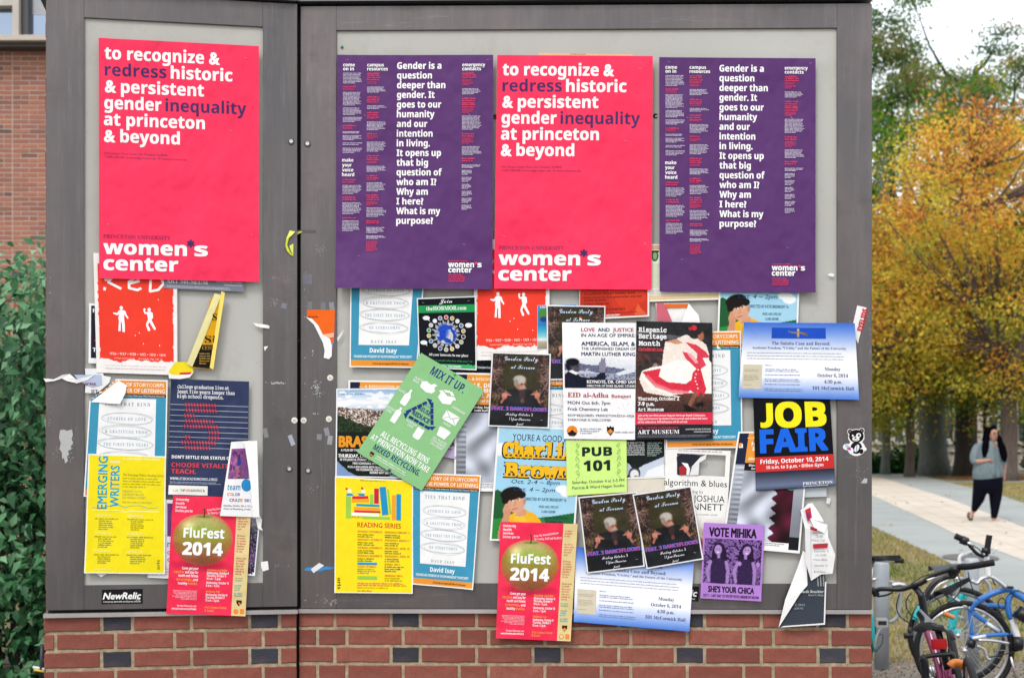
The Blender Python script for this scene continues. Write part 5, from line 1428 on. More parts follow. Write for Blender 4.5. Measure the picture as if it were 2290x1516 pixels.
story('blue and orange book talk poster directly under the left purple poster', RF, [(784, 563), (954, 563), (933, 823), (782, 821)], 1, bend=0.003)
red_play('red play poster between the left purple and middle red posters, bottom half showing', RF, [(1062, 536), (1229, 534), (1229, 803), (1057, 806)], 1)
s = Sheet('dark_notice', 'dark flyer whose lower strip shows under the red play poster', 'flyer', RF, [(1030, 735), (1130, 738), (1130, 832), (1030, 830)], 100, 95, 0, '141a26'); s.text('Princeton Council Assembly', 36, 88, 5, 60, 'bold', 'd8dbe2', part='small_lettering'); s.done()
s = Sheet('dark_notice', 'black flyer edge just below the globe flyer', 'flyer', RF, [(935, 760), (1094, 762), (1100, 838), (935, 832)], 160, 74, 0, '10141c'); s.done()
flag_talk('orange and silver flag talk poster behind the Brasil film poster, only its top showing', RF, [(779, 850), (951, 852), (950, 1110), (778, 1108)], 0)
s = Sheet('lavender_flyer', 'lavender flyer with dark capitals beside the tilted green poster', 'flyer', RF, [(955, 940), (1022, 946), (1020, 1026), (955, 1016)], 66, 78, 0, 'b9a8d0'); s.text('CHICAGO', 30, 52, 10, 48, 'sans+0.02', '2a2433'); s.fine(22, 60, 40, 1, 3, 3, '5a5068'); s.done()
flag_talk('orange and silver flag talk poster right of the tilted green poster', RF, [(1019, 833), (1190, 836), (1186, 1100), (1015, 1097)], 1)
story('blue and orange book talk poster, just a sliver left of the white banquet poster', RF, [(1130, 828), (1302, 830), (1300, 1090), (1128, 1088)], 0)
hobmob('black flyer with a blue globe and a green band, under the left purple poster', RF, [(932, 667), (1064, 662), (1066, 828), (937, 822)], 3, wave=[(0.0015, .5, .3, 1)])
s = Sheet('beach_flyer', 'blue beach photo flyer showing as a narrow strip left of the upper garden flyer', 'flyer', RF, [(1202, 683), (1290, 680), (1290, 782), (1201, 781)], 88, 100, 2, 'e8eef2')
s.picture(0.5, 0.5, 87, 99, lambda cv: (cv.vgrad([(0, '3f8fd0'), (44, '2f7ac4'), (52, '2fa0c8'), (72, '8fd0dc'), (78, 'e8f0f0'), (84, 'b9a88c'), (100, '8f8a80')]), cv.ell(14, 22, 11, 16, '4f8a3a', soft=.4), cv.ell(14, 32, 8, 6, '1f3f8a', soft=.4)), 1.8); s.text('COSTA', 6, 6.5, 4.5, 20, 'bold', WHT); s.done()
garden('dark garden party flyer half hidden behind the white banquet poster, topmost of its kind', RF, [(1222, 682), (1354, 684), (1352, 848), (1224, 850)], 4)
s = Sheet('orange_red_poster', 'red-orange poster with dark bullet lines under the middle red poster', 'poster', RF, [(1296, 560), (1452, 562), (1452, 708), (1296, 716)], 156, 152, 3, 'f3ecec')
s.picture(1, 0.5, 152, 148, lambda cv: (cv.fill('cf3a26'), cv.poly([(60, 80), (120, 60), (152, 110), (100, 140)], 'e0452c', .7), cv.poly([(122, 145), (130, 122), (152, 148)], 'e8643a'), cv.poly([(0, 90), (60, 80), (80, 150), (0, 150)], 'b8301e', .6)), 3)
for t, y, w in (('• Establish email limits and', 98, 118), ('• Hold events for first-generation and low', 106, 134), ('income students', 112, 50), ('• Learn how to', 120, 60), ('together', 126, 30)): s.text(t, 5 if t[0] == '•' else 10, y, 5, w, 'bold', '4a1a14')
s.text('BLOCK PARTIES', 46, 134, 5, 56, 'bold', '4a1a14'); s.fine(42, 141, 90, 1, 3, 3, '7a2a1e'); s.text('SOCIOLOGY', 60, 146.5, 4, 30, 'bold', WHT, part='small_lettering'); s.done()
charlie('pale blue musical poster with the boy in yellow, upper right under the right purple poster', RF, [(1612, 520), (1792, 522), (1783, 784), (1603, 780)], 2)
def folded_pink():
    o = scrap('folded_poster', 'crumpled folded poster with pink and orange patches above the dance poster', 'poster', RF, [(1466, 678, 1), (1540, 678, 1), (1556, 698, 3), (1566, 722, 1), (1470, 720, 1)], 'f4f2f2', 1)
    scrap('pink_patch', None, None, RF, [(1468, 678, 3), (1484, 677, 5), (1492, 692, 4), (1503, 718, 3), (1470, 718, 3), (1468, 694, 3)], 'd2687c', 1.4, parent=o)
    scrap('orange_strip', None, None, RF, [(1486, 679, 5), (1540, 679, 5), (1539, 687, 6), (1489, 688, 6)], 'e06a2c', 1.4, parent=o)
    scrap('folded_edge', None, None, RF, [(1540, 680, 6), (1562, 704, 8), (1566, 724, 5), (1524, 722, 6)], 'fdfdfd', 1.8, parent=o)
folded_pink()
story('blue and orange book talk poster behind the dance poster, right part showing', RF, [(1488, 742), (1657, 740), (1661, 1001), (1489, 1003)], 3)
s = Sheet('hourglass_poster', 'dark poster with an hourglass and white print, right of the green pub flyer', 'poster', RF, [(1380, 890), (1488, 892), (1488, 1068), (1378, 1072)], 108, 178, 2, 'eeedea')
s.picture(1, 0.5, 106, 174, lambda cv: (cv.fill('141d1c'), cv.poly([(106, 130), (60, 148), (44, 158), (30, 176), (106, 176)], 'c9d3e4'), cv.poly([(106, 146), (70, 160), (60, 176), (106, 176)], 'eef1f6'), cv.poly([(0, 128), (30, 146), (36, 156), (20, 176), (0, 176)], 'b9c2d4'), cv.ell(40, 166, 13, 14, '2a2a2c', soft=.1), cv.ell(40, 168, 10, 11, 'e6e6ea', soft=.3), cv.ell(40, 148, 4, 3, '20282a'), cv.ell(43, 172, 4, 2, '6a6a70', al=.7)), 1.5)
s.text('OCTOBER 2ND AT 7 P.M.', 62, 101, 5, 56, 'bold', 'dfe3e2', 'r', part='small_lettering')
for i in range(5): s.text(('IN THE THEATER OF', 'AND OPEN TO THE PUBLIC', 'CAMPUS, ROOM WITH', 'AND SPEAKER AT', 'HUMANITIES')[i], 62, 106 + i * 5, 3.8, 44, 'bold', 'cfd3d2', 'r', part='small_lettering')
s.fine(68, 100, 34, 8, 4, 2.6, '9fb0aa'); s.done()
s = Sheet('beige_paper', 'plain beige paper below the hourglass poster, above the two tilted garden flyers', 'paper sheet', RF, [(1392, 1060), (1490, 1056), (1500, 1150), (1396, 1152)], 100, 90, 1, 'ded6c8'); s.done()

def algo():
    hole = lambda X, Y: (X > 26) & (X < 136) & (Y > 10) & (Y < 58)
    s = Sheet('spoken_word_poster', 'white algorithm and blues poster with its picture torn out at the top', 'poster', RF, [(1487, 1002), (1634, 1008), (1622, 1232), (1487, 1228)], 146, 226, 2, 'f4f3f1', cell=3.4, hole=hole)
    s.text('algorithm & blues', -2, 82, 14.5, 144, 'sans', '2e2e34'); s.text('featuring by', 40, 98, 7.5, 48, 'sans', '77777c', 'l'); s.text('JOSHUA', 66, 116.5, 15, 72, 'sans', '26262c'); s.text('BENNETT', 40, 135, 15, 96, 'sans', '26262c'); s.text('poet, storyteller, scholar', 66, 147, 4.6, 58, 'sans', '9a9aa0', part='small_lettering')
    s.picture(62, 150, 140, 224, lambda cv: (cv.vgrad([(150, 'f1efec'), (170, 'd8d2cc'), (200, 'c9aaa0'), (224, 'a03a30')]), cv.put(cv.noise(9, 3) > .6, 'f4f1ee', .6), cv.ell(76, 214, 14, 18, 'b03428', soft=.8)), 2.5)
    s.fine(30, 5, 110, 1, 3, 3.6, 'c9b0b4')
    r = s.done()
    scrap('torn_picture', None, None, RF, [(1513, 1022, 2), (1524, 1016, 4), (1548, 1015, 2), (1570, 1020, 4), (1566, 1034, 2), (1548, 1042, 3), (1532, 1040, 2), (1534, 1062, 1), (1517, 1062, 1)], '262a36', 2, parent=r)
    scrap('torn_picture', None, None, RF, [(1518, 1044, 5), (1532, 1038, 5), (1542, 1060, 4), (1520, 1062, 4)], 'b02c34', 2, parent=r)
    scrap('torn_white_edge', None, None, RF, [(1524, 1034, 7), (1538, 1036, 7), (1543, 1048, 7), (1541, 1062, 6), (1535, 1062, 6), (1536, 1048, 7)], 'f6f6f7', 2, parent=r)
    scrap('torn_white_edge', None, None, RF, [(1548, 1042, 6), (1566, 1022, 6), (1580, 1016, 6), (1578, 1026, 6), (1564, 1034, 6), (1562, 1062, 4), (1542, 1062, 4)], 'e9e9ec', 2, parent=r)
algo()
flag_talk('flag talk poster showing its maroon sawtooth and round teal badge, right of the board', RF, [(1651, 965), (1812, 962), (1788, 1237), (1614, 1222)], 4, bend=0.003)
scrap('blue_print_scrap', 'pale scrap with a blue stroke below the job fair poster', 'paper scrap', RF, [(1790, 1086), (1848, 1090), (1849, 1110), (1794, 1112)], 'c4cbd2', 0)
garden('dark garden party flyer at the centre, upright, left of the white banquet poster', RF, [(1100, 787), (1232, 791), (1228, 958), (1091, 953)], 7)
brasil('Brasil film poster with a hillside town, left edge of the wide panel', RF, [(752, 869), (926, 867), (922, 1070), (750, 1066)], 3)
reading('yellow reading series poster with coloured book stack, bottom left of the wide panel', RF, [(749, 1065), (924, 1074), (923, 1327), (748, 1325)], 5, wave=[(.0015, .5, .4, 0)])
story('blue and orange book talk poster right of the yellow reading series poster, edges curling', RF, [(920, 1056), (1076, 1062), (1058, 1318), (922, 1306)], 4, wave=[(.002, .9, .2, 0)], curl=[(1, 1, .25, .008)])
mixitup('green recycling poster pinned at a steep tilt over its neighbours', RF, [(942, 789), (1083, 873), (943, 1097), (799, 1011)], 9, wave=[(.0012, .5, .4, 0)])
charlie('pale blue musical poster with the boy in yellow, lower centre beside the green pub flyer', RF, [(1113, 950), (1302, 958), (1284, 1214), (1095, 1208)], 4)
s = Sheet('orange_flyer', 'orange flyer edge peeking out above the lower left garden flyer', 'flyer', RF, [(1322, 1085), (1372, 1082), (1374, 1120), (1324, 1122)], 50, 36, 1, 'c9a03a'); s.done()
pub('pale green pub flyer with scroll ornaments', RF, [(1266, 984), (1401, 983), (1402, 1100), (1268, 1108)], 6)
love('white banquet poster with a black and white photo of a speaker', RF, [(1257, 721), (1423, 722), (1422, 983), (1261, 981)], 8, bend=0.002)
hispanic('poster of a dancer in a white and red ruffled dress', RF, [(1423, 718), (1593, 722), (1594, 981), (1420, 983)], 9, bend=0.002)
scrap('slogan_sticker', 'narrow white sticker with red capitals at the right frame edge', 'sticker', RF, [(1917, 683), (1938, 688), (1919, 768), (1904, 740)], 'f2f2f2', -1)
overlay_text(bpy.data.objects['slogan_sticker'], RF, -1, [('EYELIDS', 1928, 741, 11, 50, 'bold+0.03', 'd0283a', 'l', -1.32), ('we are the sleepers', 1922, 762, 3, 60, 'sans', '444444', 'l', -1.32)])
jobfair('black job fair poster with yellow and blue capitals', RF, [(1684, 876), (1855, 874), (1868, 1086), (1690, 1097)], 6, bend=0.003)
salaita('blue and white lecture flyer sticking out over the right frame, wavy', RF, [(1663, 721), (1911, 723), (1921, 894), (1651, 889)], 8, wave=[(.005, 1.2, .2, 1.2)])
salaita('blue and white lecture flyer hanging over the brick ledge, top covered by garden flyers', RF, [(1288, 1222), (1553, 1240), (1541, 1411), (1283, 1389)], 4, bend=0.007, wave=[(.0015, 1.0, .1, 0)])
garden('dark garden party flyer, left one of the tilted pair at the bottom centre', RF, [(1293, 1111), (1425, 1099), (1442, 1266), (1313, 1282)], 8.6)
garden('dark garden party flyer, right one of the tilted pair at the bottom centre', RF, [(1414, 1105), (1546, 1086), (1573, 1250), (1446, 1272)], 10.2)
flufest('pink apple poster at the bottom centre of the wide panel, hanging over the bricks', RF, [(1119, 1166), (1292, 1171), (1276, 1433), (1109, 1426)], 7, bend=0.005, wave=[(.0015, .6, .4, 1)])
s = Sheet('band_sticker', 'black band sticker mostly hidden left of the violet flyer', 'sticker', RF, [(1474, 1308), (1563, 1311), (1562, 1344), (1472, 1342)], 91, 33, -1, '15171a')
s.text('NewRelic', 3, 22, 15, 84, 'ital+0.03', 'f4f4f4'); s.text('a new jersey band with an old jersey attitude!', 3, 29.5, 3.4, 84, 'bold', 'e4e4e4', part='small_lettering'); s.done()
vote('violet election flyer with two women in front of a hedge', RF, [(1574, 1168), (1710, 1174), (1702, 1344), (1566, 1337)], 9)
women_red('red poster in the middle of the wide panel between two purple posters', RF, [(1112, 124), (1460, 126), (1457, 648), (1105, 646)], 8, wave=[(0.0015, .4, .8, 2)])
purple('purple poster on the left of the wide panel, lower edge lifting', RF, [(754, 124), (1103, 124), (1101, 648), (751, 646)], 6, wave=[(.003, .8, .35, 2.6), (.0015, .2, 1.1, 0)], bend=0.006, curl=[(.12, 1.02, .32, .026), (.75, 1.05, .2, .010)])
purple('purple poster on the right of the wide panel, above the musical and lecture flyers', RF, [(1474, 129), (1824, 131), (1823, 655), (1475, 652)], 7, wave=[(.002, .5, .4, 2)], bend=0.003)

# torn hanging paper on the far right
def hanging():
    o = scrap('torn_dark_poster', 'torn dark poster hanging over the ledge, left side folded into a white flap', 'poster', RF, [(1797, 1228, 2), (1844, 1280, 2), (1848, 1300, 4), (1843, 1394, 14), (1800, 1396, 12), (1766, 1400, 10), (1744, 1400, 8)], '3a414b', 2)
    scrap('folded_flap', None, None, RF, [(1796, 1230, 6), (1802, 1235, 5), (1806, 1308, 8), (1790, 1326, 16), (1741, 1403, 14), (1756, 1340, 18), (1786, 1262, 10)], 'f6f6f7', 2.5, parent=o)
    scrap('hatched_print', None, None, RF, [(1804, 1285, 3), (1845, 1282, 3), (1847, 1314, 5), (1806, 1308, 4)], '55595e', 2.2, parent=o)
    for i in range(6): scrap('light_bar', None, None, RF, [(1808 + i * 6.4, 1286, 4), (1810 + i * 6.4, 1286, 4), (1812 + i * 6.4, 1310, 6), (1809 + i * 6.4, 1310, 6)], '9a9c9e', 2.6, parent=o)
    scrap('white_border', None, None, RF, [(1845, 1300, 5), (1848, 1300, 5), (1845, 1396, 15.5), (1746, 1402, 9.5), (1752, 1399, 9.5), (1842, 1392.5, 15)], 'e8e8ea', 2.3, parent=o)
    overlay_text(o, RF, 2, [('Kenneth Brashier', 1842, 1325, 6, 62, 'serif', 'd9dbde', 'r'), ('Reed College', 1842, 1332, 4.4, 34, 'serif', 'a9adb2', 'r'), ('2, 2014', 1778, 1354, 4.4, 22, 'serif', 'a0a4aa'), ('4:30 PM', 1776, 1362, 4.4, 20, 'serif', 'a0a4aa')], stand=.012)
    o = scrap('torn_white_flyer', 'crumpled torn white flyer with red marks hanging at the right of the wide panel', 'flyer', RF, [(1808, 1126, 4), (1816, 1124, 8), (1828, 1140, 12), (1842, 1164, 14), (1850, 1172, 10), (1852, 1200, 16), (1868, 1240, 14), (1862, 1282, 8), (1836, 1284, 6), (1814, 1298, 8), (1802, 1260, 10), (1800, 1180, 12), (1790, 1140, 6), (1798, 1134, 8)], 'f5f5f6', 5)
    scrap('crumpled_fold', None, None, RF, [(1816, 1126, 12), (1842, 1166, 22), (1850, 1174, 16), (1844, 1192, 20), (1822, 1182, 26), (1812, 1160, 20)], 'fafafa', 5, parent=o)
    scrap('red_mark', None, None, RF, [(1800, 1140, 14), (1812, 1134, 14), (1816, 1156, 18), (1806, 1166, 16)], 'c9303e', 6.5, parent=o)
    scrap('red_mark', None, None, RF, [(1812, 1176, 24), (1828, 1182, 28), (1826, 1188, 26), (1812, 1184, 24)], 'a8303e', 6, parent=o)
    scrap('red_band', None, None, RF, [(1818, 1216, 16), (1852, 1214, 18), (1850, 1224, 18), (1819, 1226, 16)], 'b83040', 6, parent=o)
    scrap('shaded_strip', None, None, RF, [(1802, 1180, 15), (1812, 1186, 20), (1814, 1296, 12), (1806, 1270, 12)], 'e4e6ea', 6, parent=o)
    overlay_text(o, RF, 6, [('R', 1804, 1158, 11, 7, 'bold', '3a3f9a'), ('Septem', 1818, 1193, 5, 22, 'sans', '5a5a66'), ('2:30', 1826, 1201, 5, 14, 'sans', '5a5a66'), ('Wilson Coll', 1814, 1210, 5, 30, 'sans', '5a5a66'), ('September 15', 1820, 1234, 4.6, 34, 'sans', '5a5a66'), ('10-12:00', 1824, 1243, 4.6, 24, 'sans', '5a5a66'), ('Wilson Black', 1818, 1253, 4.6, 32, 'sans', '5a5a66'), ('September 16', 1820, 1266, 4.6, 30, 'sans', '5a5a66'), ('Bloomberg', 1820, 1280, 4.6, 26, 'sans', '5a5a66')], stand=.024)
hanging()

# small remains on the frames
o = scrap('torn_orange_flyer', 'torn orange flyer with a white ripped edge held by tape on the centre stile', 'flyer', RF, [(687, 692), (749, 693), (747, 760), (742, 790), (728, 770), (714, 742), (700, 720), (686, 708)], 'f26a1e', -1)
scrap('torn_white_edge', None, None, RF, [(684, 709, 1), (698, 713, 1), (712, 728, 1), (722, 748, 1), (738, 758, 1), (742, 772, 1), (742, 796, 2), (736, 803, 2), (724, 800, 2), (726, 784, 1), (722, 766, 1), (710, 742, 1), (702, 726, 1)], 'f6f6f7', -0.4, parent=o)
scrap('pale_band', None, None, RF, [(720, 748, .6), (747, 744, .6), (746, 754, .6), (724, 758, .6)], 'f2b8a0', -0.6, parent=o)
scrap('blue_print', None, None, RF, [(736, 768, .6), (746, 766, .6), (744, 780, .6)], '7a8ac0', -0.6, parent=o)
overlay_text(o, RF, -1, [('sign up here', 689, 710, 4, 22, 'boldit', '8a3a10')])
M_TAPE = plain('cloudy_tape', (0.40, 0.40, 0.42), 0.25)
def tape(face, x, y, w, h, rot, label, c='8d8e96', lay=-1.2):
    ca, sa = math.cos(rot), math.sin(rot)
    pts = [(x + a * ca - b * sa, y + a * sa + b * ca, e) for a, b, e in ((-w / 2, -h / 2, 0), (w / 2, -h / 2, .2), (w / 2, h / 2, 0), (-w / 2, h / 2, .2))]
    return scrap('tape_piece', label, 'tape', face, pts, c, lay, mat=GLOSS, group='old tape pieces')
for a in ((RF, 693, 683, 11, 17, 0, 'tape piece above the left end of the torn orange flyer', '777a84'), (RF, 723, 684, 11, 16, 0, 'tape piece above the middle of the torn orange flyer', '777a84'), (RF, 742, 685, 11, 18, -.15, 'tape piece above the right end of the torn orange flyer', '8f9198'),
          (RF, 688, 624, 20, 22, .03, 'square of cloudy tape on the centre stile below the yellow ribbon', '75747f'), (RF, 714, 977, 11, 13, .05, 'small tape piece left of two crumpled ones beside the film poster', '81838b'), (RF, 731, 965, 11, 18, -.25, 'upper crumpled tape piece beside the film poster', '8b8b93'), (RF, 738, 984, 11, 20, .12, 'lower crumpled tape piece beside the film poster', '9a9ba3'),
          (LF, 594, 968, 10, 21, -.22, 'tape piece at the right edge of the left panel', '8a8a8e'), (LF, 652, 984, 10, 24, -.35, 'blue-marked tape piece near the gap under the round covers', 'a8aebc'), (LF, 635, 684, 12, 12, .25, 'small square of tape on the left centre stile', '7d7f8c'), (RF, 684, 518, 44, 7, 0, 'grey tape strip crossing the gap beside the yellow ribbon', '5d5b60')):
    tape(*a)
o = scrap('yellow_ribbon', 'looped bright yellow ribbon stuck beside the gap between the two sections', 'ribbon', LF, [(648, 516, 1), (660, 518, 6), (655, 524, 9), (646, 532, 10), (642, 548, 9), (648, 562, 8), (657, 573, 5), (650, 571, 5), (642, 562, 8), (638, 550, 10), (640, 534, 10)], 'dfe84a', -1, mat=GLOSS)
scrap('ribbon_fold', None, None, LF, [(647, 550, 4), (656, 545, 4), (656, 572, 3), (650, 560, 4)], 'e9ef6a', -0.6, parent=o)
scrap('ribbon_fold', None, None, RF, [(655, 519, 8), (672, 517, 3), (677, 519, 1), (664, 525, 7)], 'd3dc5a', -0.6, parent=o)
o = scrap('blue_tape', 'torn blue tape with a white scrap low on the centre stile', 'tape', RF, [(680, 1272), (688, 1268), (700, 1268), (716, 1270), (728, 1266), (747, 1268), (745, 1272), (726, 1273), (716, 1277), (684, 1276)], '3f8fd0', -1)
scrap('white_label', None, None, RF, [(695, 1272, 1), (714, 1258, 1), (725, 1264, 1), (701, 1281, 1)], 'e6e7ec', -0.8, parent=o)
for f, pts, lb, c in ((LF, [(566, 722, 3), (576, 722, 4), (598, 727, 2), (603, 729, 3), (602, 735, 3), (588, 733, 5), (572, 729, 4)], 'curled white shred with a yellow tip on the left panel right edge', 'f0efe8'), (LF, [(590, 775), (600, 774), (592, 785)], 'tiny white paper triangle on the left panel right edge', 'f2f2f2'),
                 (LF, [(583, 1256), (599, 1254), (601, 1273), (588, 1277), (584, 1268)], 'white torn square beside the bottom of the left panel', 'f3f3f3'), (LF, [(134, 962), (142, 960), (150, 963), (161, 960), (163, 972), (160, 982), (164, 990), (158, 998), (160, 1004), (152, 1008), (155, 1016), (149, 1020), (152, 1030), (146, 1036), (143, 1024), (139, 1026), (138, 1010), (133, 1004), (136, 990), (132, 980)], 'patch of old white glue on the far left stile', 'b9babb'),
                 (RF, [(769, 735, 3), (764, 743, 3), (754, 756, 3), (755, 764, 2), (764, 750, 3)], 'white shred with a red streak on the wide panel left edge', 'eceaea'), (RF, [(1850, 615), (1857, 611), (1866, 613), (1864, 619), (1856, 617)], 'tiny white shred at the right edge of the wide panel', 'f2f2f2'),
                 (RF, [(1849, 1113), (1858, 1114), (1855, 1127), (1848, 1125)], 'tiny dark-centred shred under the job fair poster', 'dedee2'), (RF, [(1933, 1069), (1940, 1070), (1939, 1080), (1925, 1080)], 'small white shred low on the right stile', 'b9bac0')):
    scrap('paper_shred', lb, 'paper scrap', f, pts, c, -1, group='paper shreds left on the board')
# bear sticker on the right stile
def bear():
    s = Sheet('bear_sticker', 'black and white sticker of a small teddy bear on the right stile', 'sticker', RF, [(1885, 957), (1938, 957), (1938, 1022), (1885, 1022)], 53, 65, -1.3, 'f1f1f3', cell=1.0,
              hole=lambda X, Y: (np.hypot((X - 30) / 18.5, (Y - 19) / 17) > 1) & (np.hypot((X - 30) / 20, (Y - 45) / 17) > 1) & (np.hypot((X - 9) / 9, (Y - 42) / 7) > 1) & (np.hypot((X - 45) / 8, (Y - 47) / 5) > 1) & (np.hypot(X - 16, Y - 8) > 6.5) & (np.hypot(X - 42, Y - 6) > 6.5))
    K = '1a1418'
    for x, y in ((16, 8), (42, 6)): s.oval(x, y, 5, 5, K, 'ear'); s.oval(x, y, 2.2, 2.4, '8a6a6a', 'ear')
    s.oval(30, 18, 16.5, 14.5, K, 'head'); s.oval(35, 16, 5.5, 5, 'f1f1f3', 'eye'); s.oval(22, 17, 2.2, 2.4, 'f1f1f3', 'eye'); s.oval(35.5, 16.5, 2.4, 2.6, K, 'eye'); s.oval(29, 24, 8, 5.5, 'f1f1f3', 'muzzle'); s.oval(28, 22, 2.6, 1.8, K, 'muzzle'); s.stroke([(24, 26), (29, 28), (34, 25)], 1, K, 'muzzle')
    s.oval(30, 44, 13, 13.5, K, 'bear_body'); s.oval(31, 45, 5, 9, 'e9eaf0', 'belly', rot=.4); s.stroke([(31, 37), (31, 53)], 1.2, '3a4a8a', 'belly'); s.oval(18, 50, 6, 6.5, 'f1f1f3', 'paw'); s.oval(13, 45, 6, 3.6, 'c04aa0', 'bottle', rot=.7); s.oval(9, 40, 5, 3.4, 'b8c4e0', 'bottle', rot=.7); s.oval(45, 47, 6.5, 3.6, 'f1f1f3', 'paw'); s.oval(41, 52, 5, 5.5, K, 'paw')
    s.done()
bear()
r = random.Random(9)
V = []; P = []; C = []
def flake(face, x, y, s, c):
    n = 5; k = len(V)
    for i in range(n):
        a = i / n * 2 * math.pi + r.random(); rr = s * r.uniform(.35, 1)
        V.append(tuple(face.P(x + rr * math.cos(a), y + rr * math.sin(a) * r.uniform(.5, 1), 0.0106 if not (LF is face and 188 < x < 588 or RF is face and 752 < x < 1872) else 0.0006)))
        C.append(alb(c))
    P.append(tuple(range(k, k + n))[::-1])
for face, cx, cy, sx, sy, n, s, c in ((RF, 708, 866, 8, 14, 46, 2.2, 'c4c4c6'), (RF, 712, 880, 14, 3, 22, 1.8, 'b4b4b8'), (RF, 716, 558, 12, 9, 40, 1.5, 'a4a3a6'), (RF, 706, 924, 12, 2, 8, 1.6, 'dadada'), (RF, 1068, 1330, 7, 14, 46, 3.0, 'b9b9b6'), (LF, 620, 856, 18, 2, 40, 1.7, 'cfcfcf'), (LF, 612, 622, 9, 3, 16, 1.4, 'a8a8ac'),
                              (LF, 640, 628, 10, 8, 18, 1.3, 'a0a0a4'), (LF, 612, 676, 8, 9, 22, 2.4, '98989a'), (LF, 640, 760, 60, 160, 30, 1.0, 'b0b0b0'), (RF, 700, 1090, 14, 12, 14, 1.4, 'b4b4b8'), (RF, 1922, 1060, 16, 16, 34, 1.8, '9a9a9e'), (RF, 1915, 715, 10, 10, 10, 1.6, 'bcbcc0'), (RF, 1945, 760, 4, 60, 16, 1.4, 'd2d2d2'), (RF, 1905, 1022, 20, 1.5, 20, 1.5, '8c8c92'),
                              (LF, 112, 655, 3, 40, 14, 1.6, 'b8b8bc'), (LF, 112, 890, 4, 60, 14, 1.4, 'b8b8bc'), (LF, 128, 1010, 16, 10, 20, 1.6, 'a8a8ac'), (LF, 155, 1000, 9, 30, 40, 2.2, 'b4b5b6'), (RF, 780, 1343, 60, 6, 120, 3.2, '96928f'), (RF, 900, 1346, 90, 5, 110, 2.4, '8c8986'), (RF, 1000, 1348, 60, 4, 40, 1.6, '5c5450'), (LF, 450, 1345, 50, 5, 30, 1.4, '8c8a88'), (RF, 1440, 1340, 40, 5, 20, 1.6, '8c8a88'), (LF, 140, 1090, 20, 30, 24, 1.2, '6c6664'), (RF, 690, 640, 8, 120, 24, 1.0, 'a0a0a2'), (LF, 616, 1264, 26, 3, 16, 1.5, 'a6a6aa'), (RF, 1800, 900, 60, 200, 20, 0.9, '3a3a36'), (LF, 480, 1000, 100, 280, 30, 0.9, '4a4a44'), (RF, 1700, 1250, 150, 40, 26, 0.9, '4a4a44'), (RF, 1860, 400, 8, 250, 14, 0.9, 'e0e0dc'), (RF, 700, 790, 6, 8, 8, 2, 'd8d8d8'), (RF, 682, 800, 3, 180, 12, 1.6, 'd0d0d0')):
    for _ in range(n): flake(face, r.gauss(cx, sx * .6), r.gauss(cy, sy * .6), s * r.uniform(.5, 1.2), c)
for x0, x1, y, n in ((610, 636, 857, 26),):
    for i in range(n): flake(LF, x0 + (x1 - x0) * i / n, y + r.uniform(-1, 1), 2, 'd6d6d6')
tag(link_mesh('paper_residue', mesh_np('paper_residue', V, P, MATTE, np.array(C))), 'specks of torn paper and old glue scattered on the frames and panels', 'residue', kind='stuff')
def pin(face, px, py, c, label, lay):
    bm = bmesh.new(); ctr = face.P(px, py, 0.012 + lay * LAYER if lay >= 0 else 0.001)
    bmesh.ops.create_uvsphere(bm, u_segments=12, v_segments=8, radius=0.0052)
    for v in bm.verts: v.co = ctr + face.U * v.co.x + Vector((0, 0, v.co.z)) + face.N * (v.co.y * .6 + .002)
    o = bm_obj('push_pin', bm, plain('pin_plastic', tuple(lin(c)), .3), smooth=True); tag(o, label, 'pin', 'push pins')
pin(RF, 765, 106, '0e7a5e', 'dark green push pin at the top left of the wide panel', -1)
pin(RF, 1017, 836, '2fbf5a', 'bright green push pin at the top of the tilted green poster', 10.5)
pin(RF, 871, 1051, '2b2a5a', 'dark blue push pin near the bottom of the tilted green poster', 10.5)
# two dark letters left on the panel
for t, x, y in (('s', 1103.5, 267), ('c', 1461, 265)):
    s = Sheet.__new__(Sheet); s.face = RF; s.n0 = 0.0008; s.W = s.H = 20.0
    s.q = [np.array(RF.hit(a, b, s.n0)) for a, b in ((x - 2, y - 18), (x + 18, y - 18), (x + 18, y + 2), (x - 2, y + 2))]
    s.bend = 0; s.wave = None; s.curl = []; s.mat = MATTE; s.k = 0; s.acc = {}
    s.text(t, 2, 18, 13, 9, 'bold+0.02', '2a2c2e')
    (V_, P_, C_, n_), = s.acc.values()
    link_mesh('panel_letter', mesh_np('panel_letter', np.concatenate(V_), P_, MATTE, np.concatenate(C_)), kiosk)
# ================================================================== ground, path, grass
def ground_mat():
    t = NT('ground_soil_and_grass')
    a = t.noise(0.35, 5, 0.7); b = t.noise(6, 5, 0.75); c = t.noise(40, 3, 0.8)
    col = t.ramp(a, [(0.38, (0.115, 0.115, 0.040)), (0.52, (0.20, 0.165, 0.095)), (0.66, (0.10, 0.12, 0.035))])
    col = t.mix(t.ramp(b, [(0.45, (0, 0, 0)), (0.65, (0.8,) * 3)]), col, (0.24, 0.19, 0.125))
    col = t.mix(t.ramp(c, [(0.35, (0.5,) * 3), (0.55, (0, 0, 0))]), col, (0.06, 0.055, 0.025))
    t.base(col); t.set(Roughness=1.0); t.bump(c, 0.6, 0.02)
    return t.m
def drape(name, left, right, y0, y1, lift, mat, kind='structure', n=90):
    """a strip between two edge curves x(y), laid on the terrain"""
    ys = np.linspace(y0, y1, n); V = []; Fc = []
    for y in ys:
        a, b = left(y), right(y)
        for k in range(5): V.append((a + (b - a) * k / 4, y, gz(y) + lift))
    for i in range(n - 1):
        for k in range(4): q = i * 5 + k; Fc.append((q, q + 1, q + 6, q + 5))
    return tag(link_mesh(name, mesh_np(name, V, Fc, mat)), kind=kind)
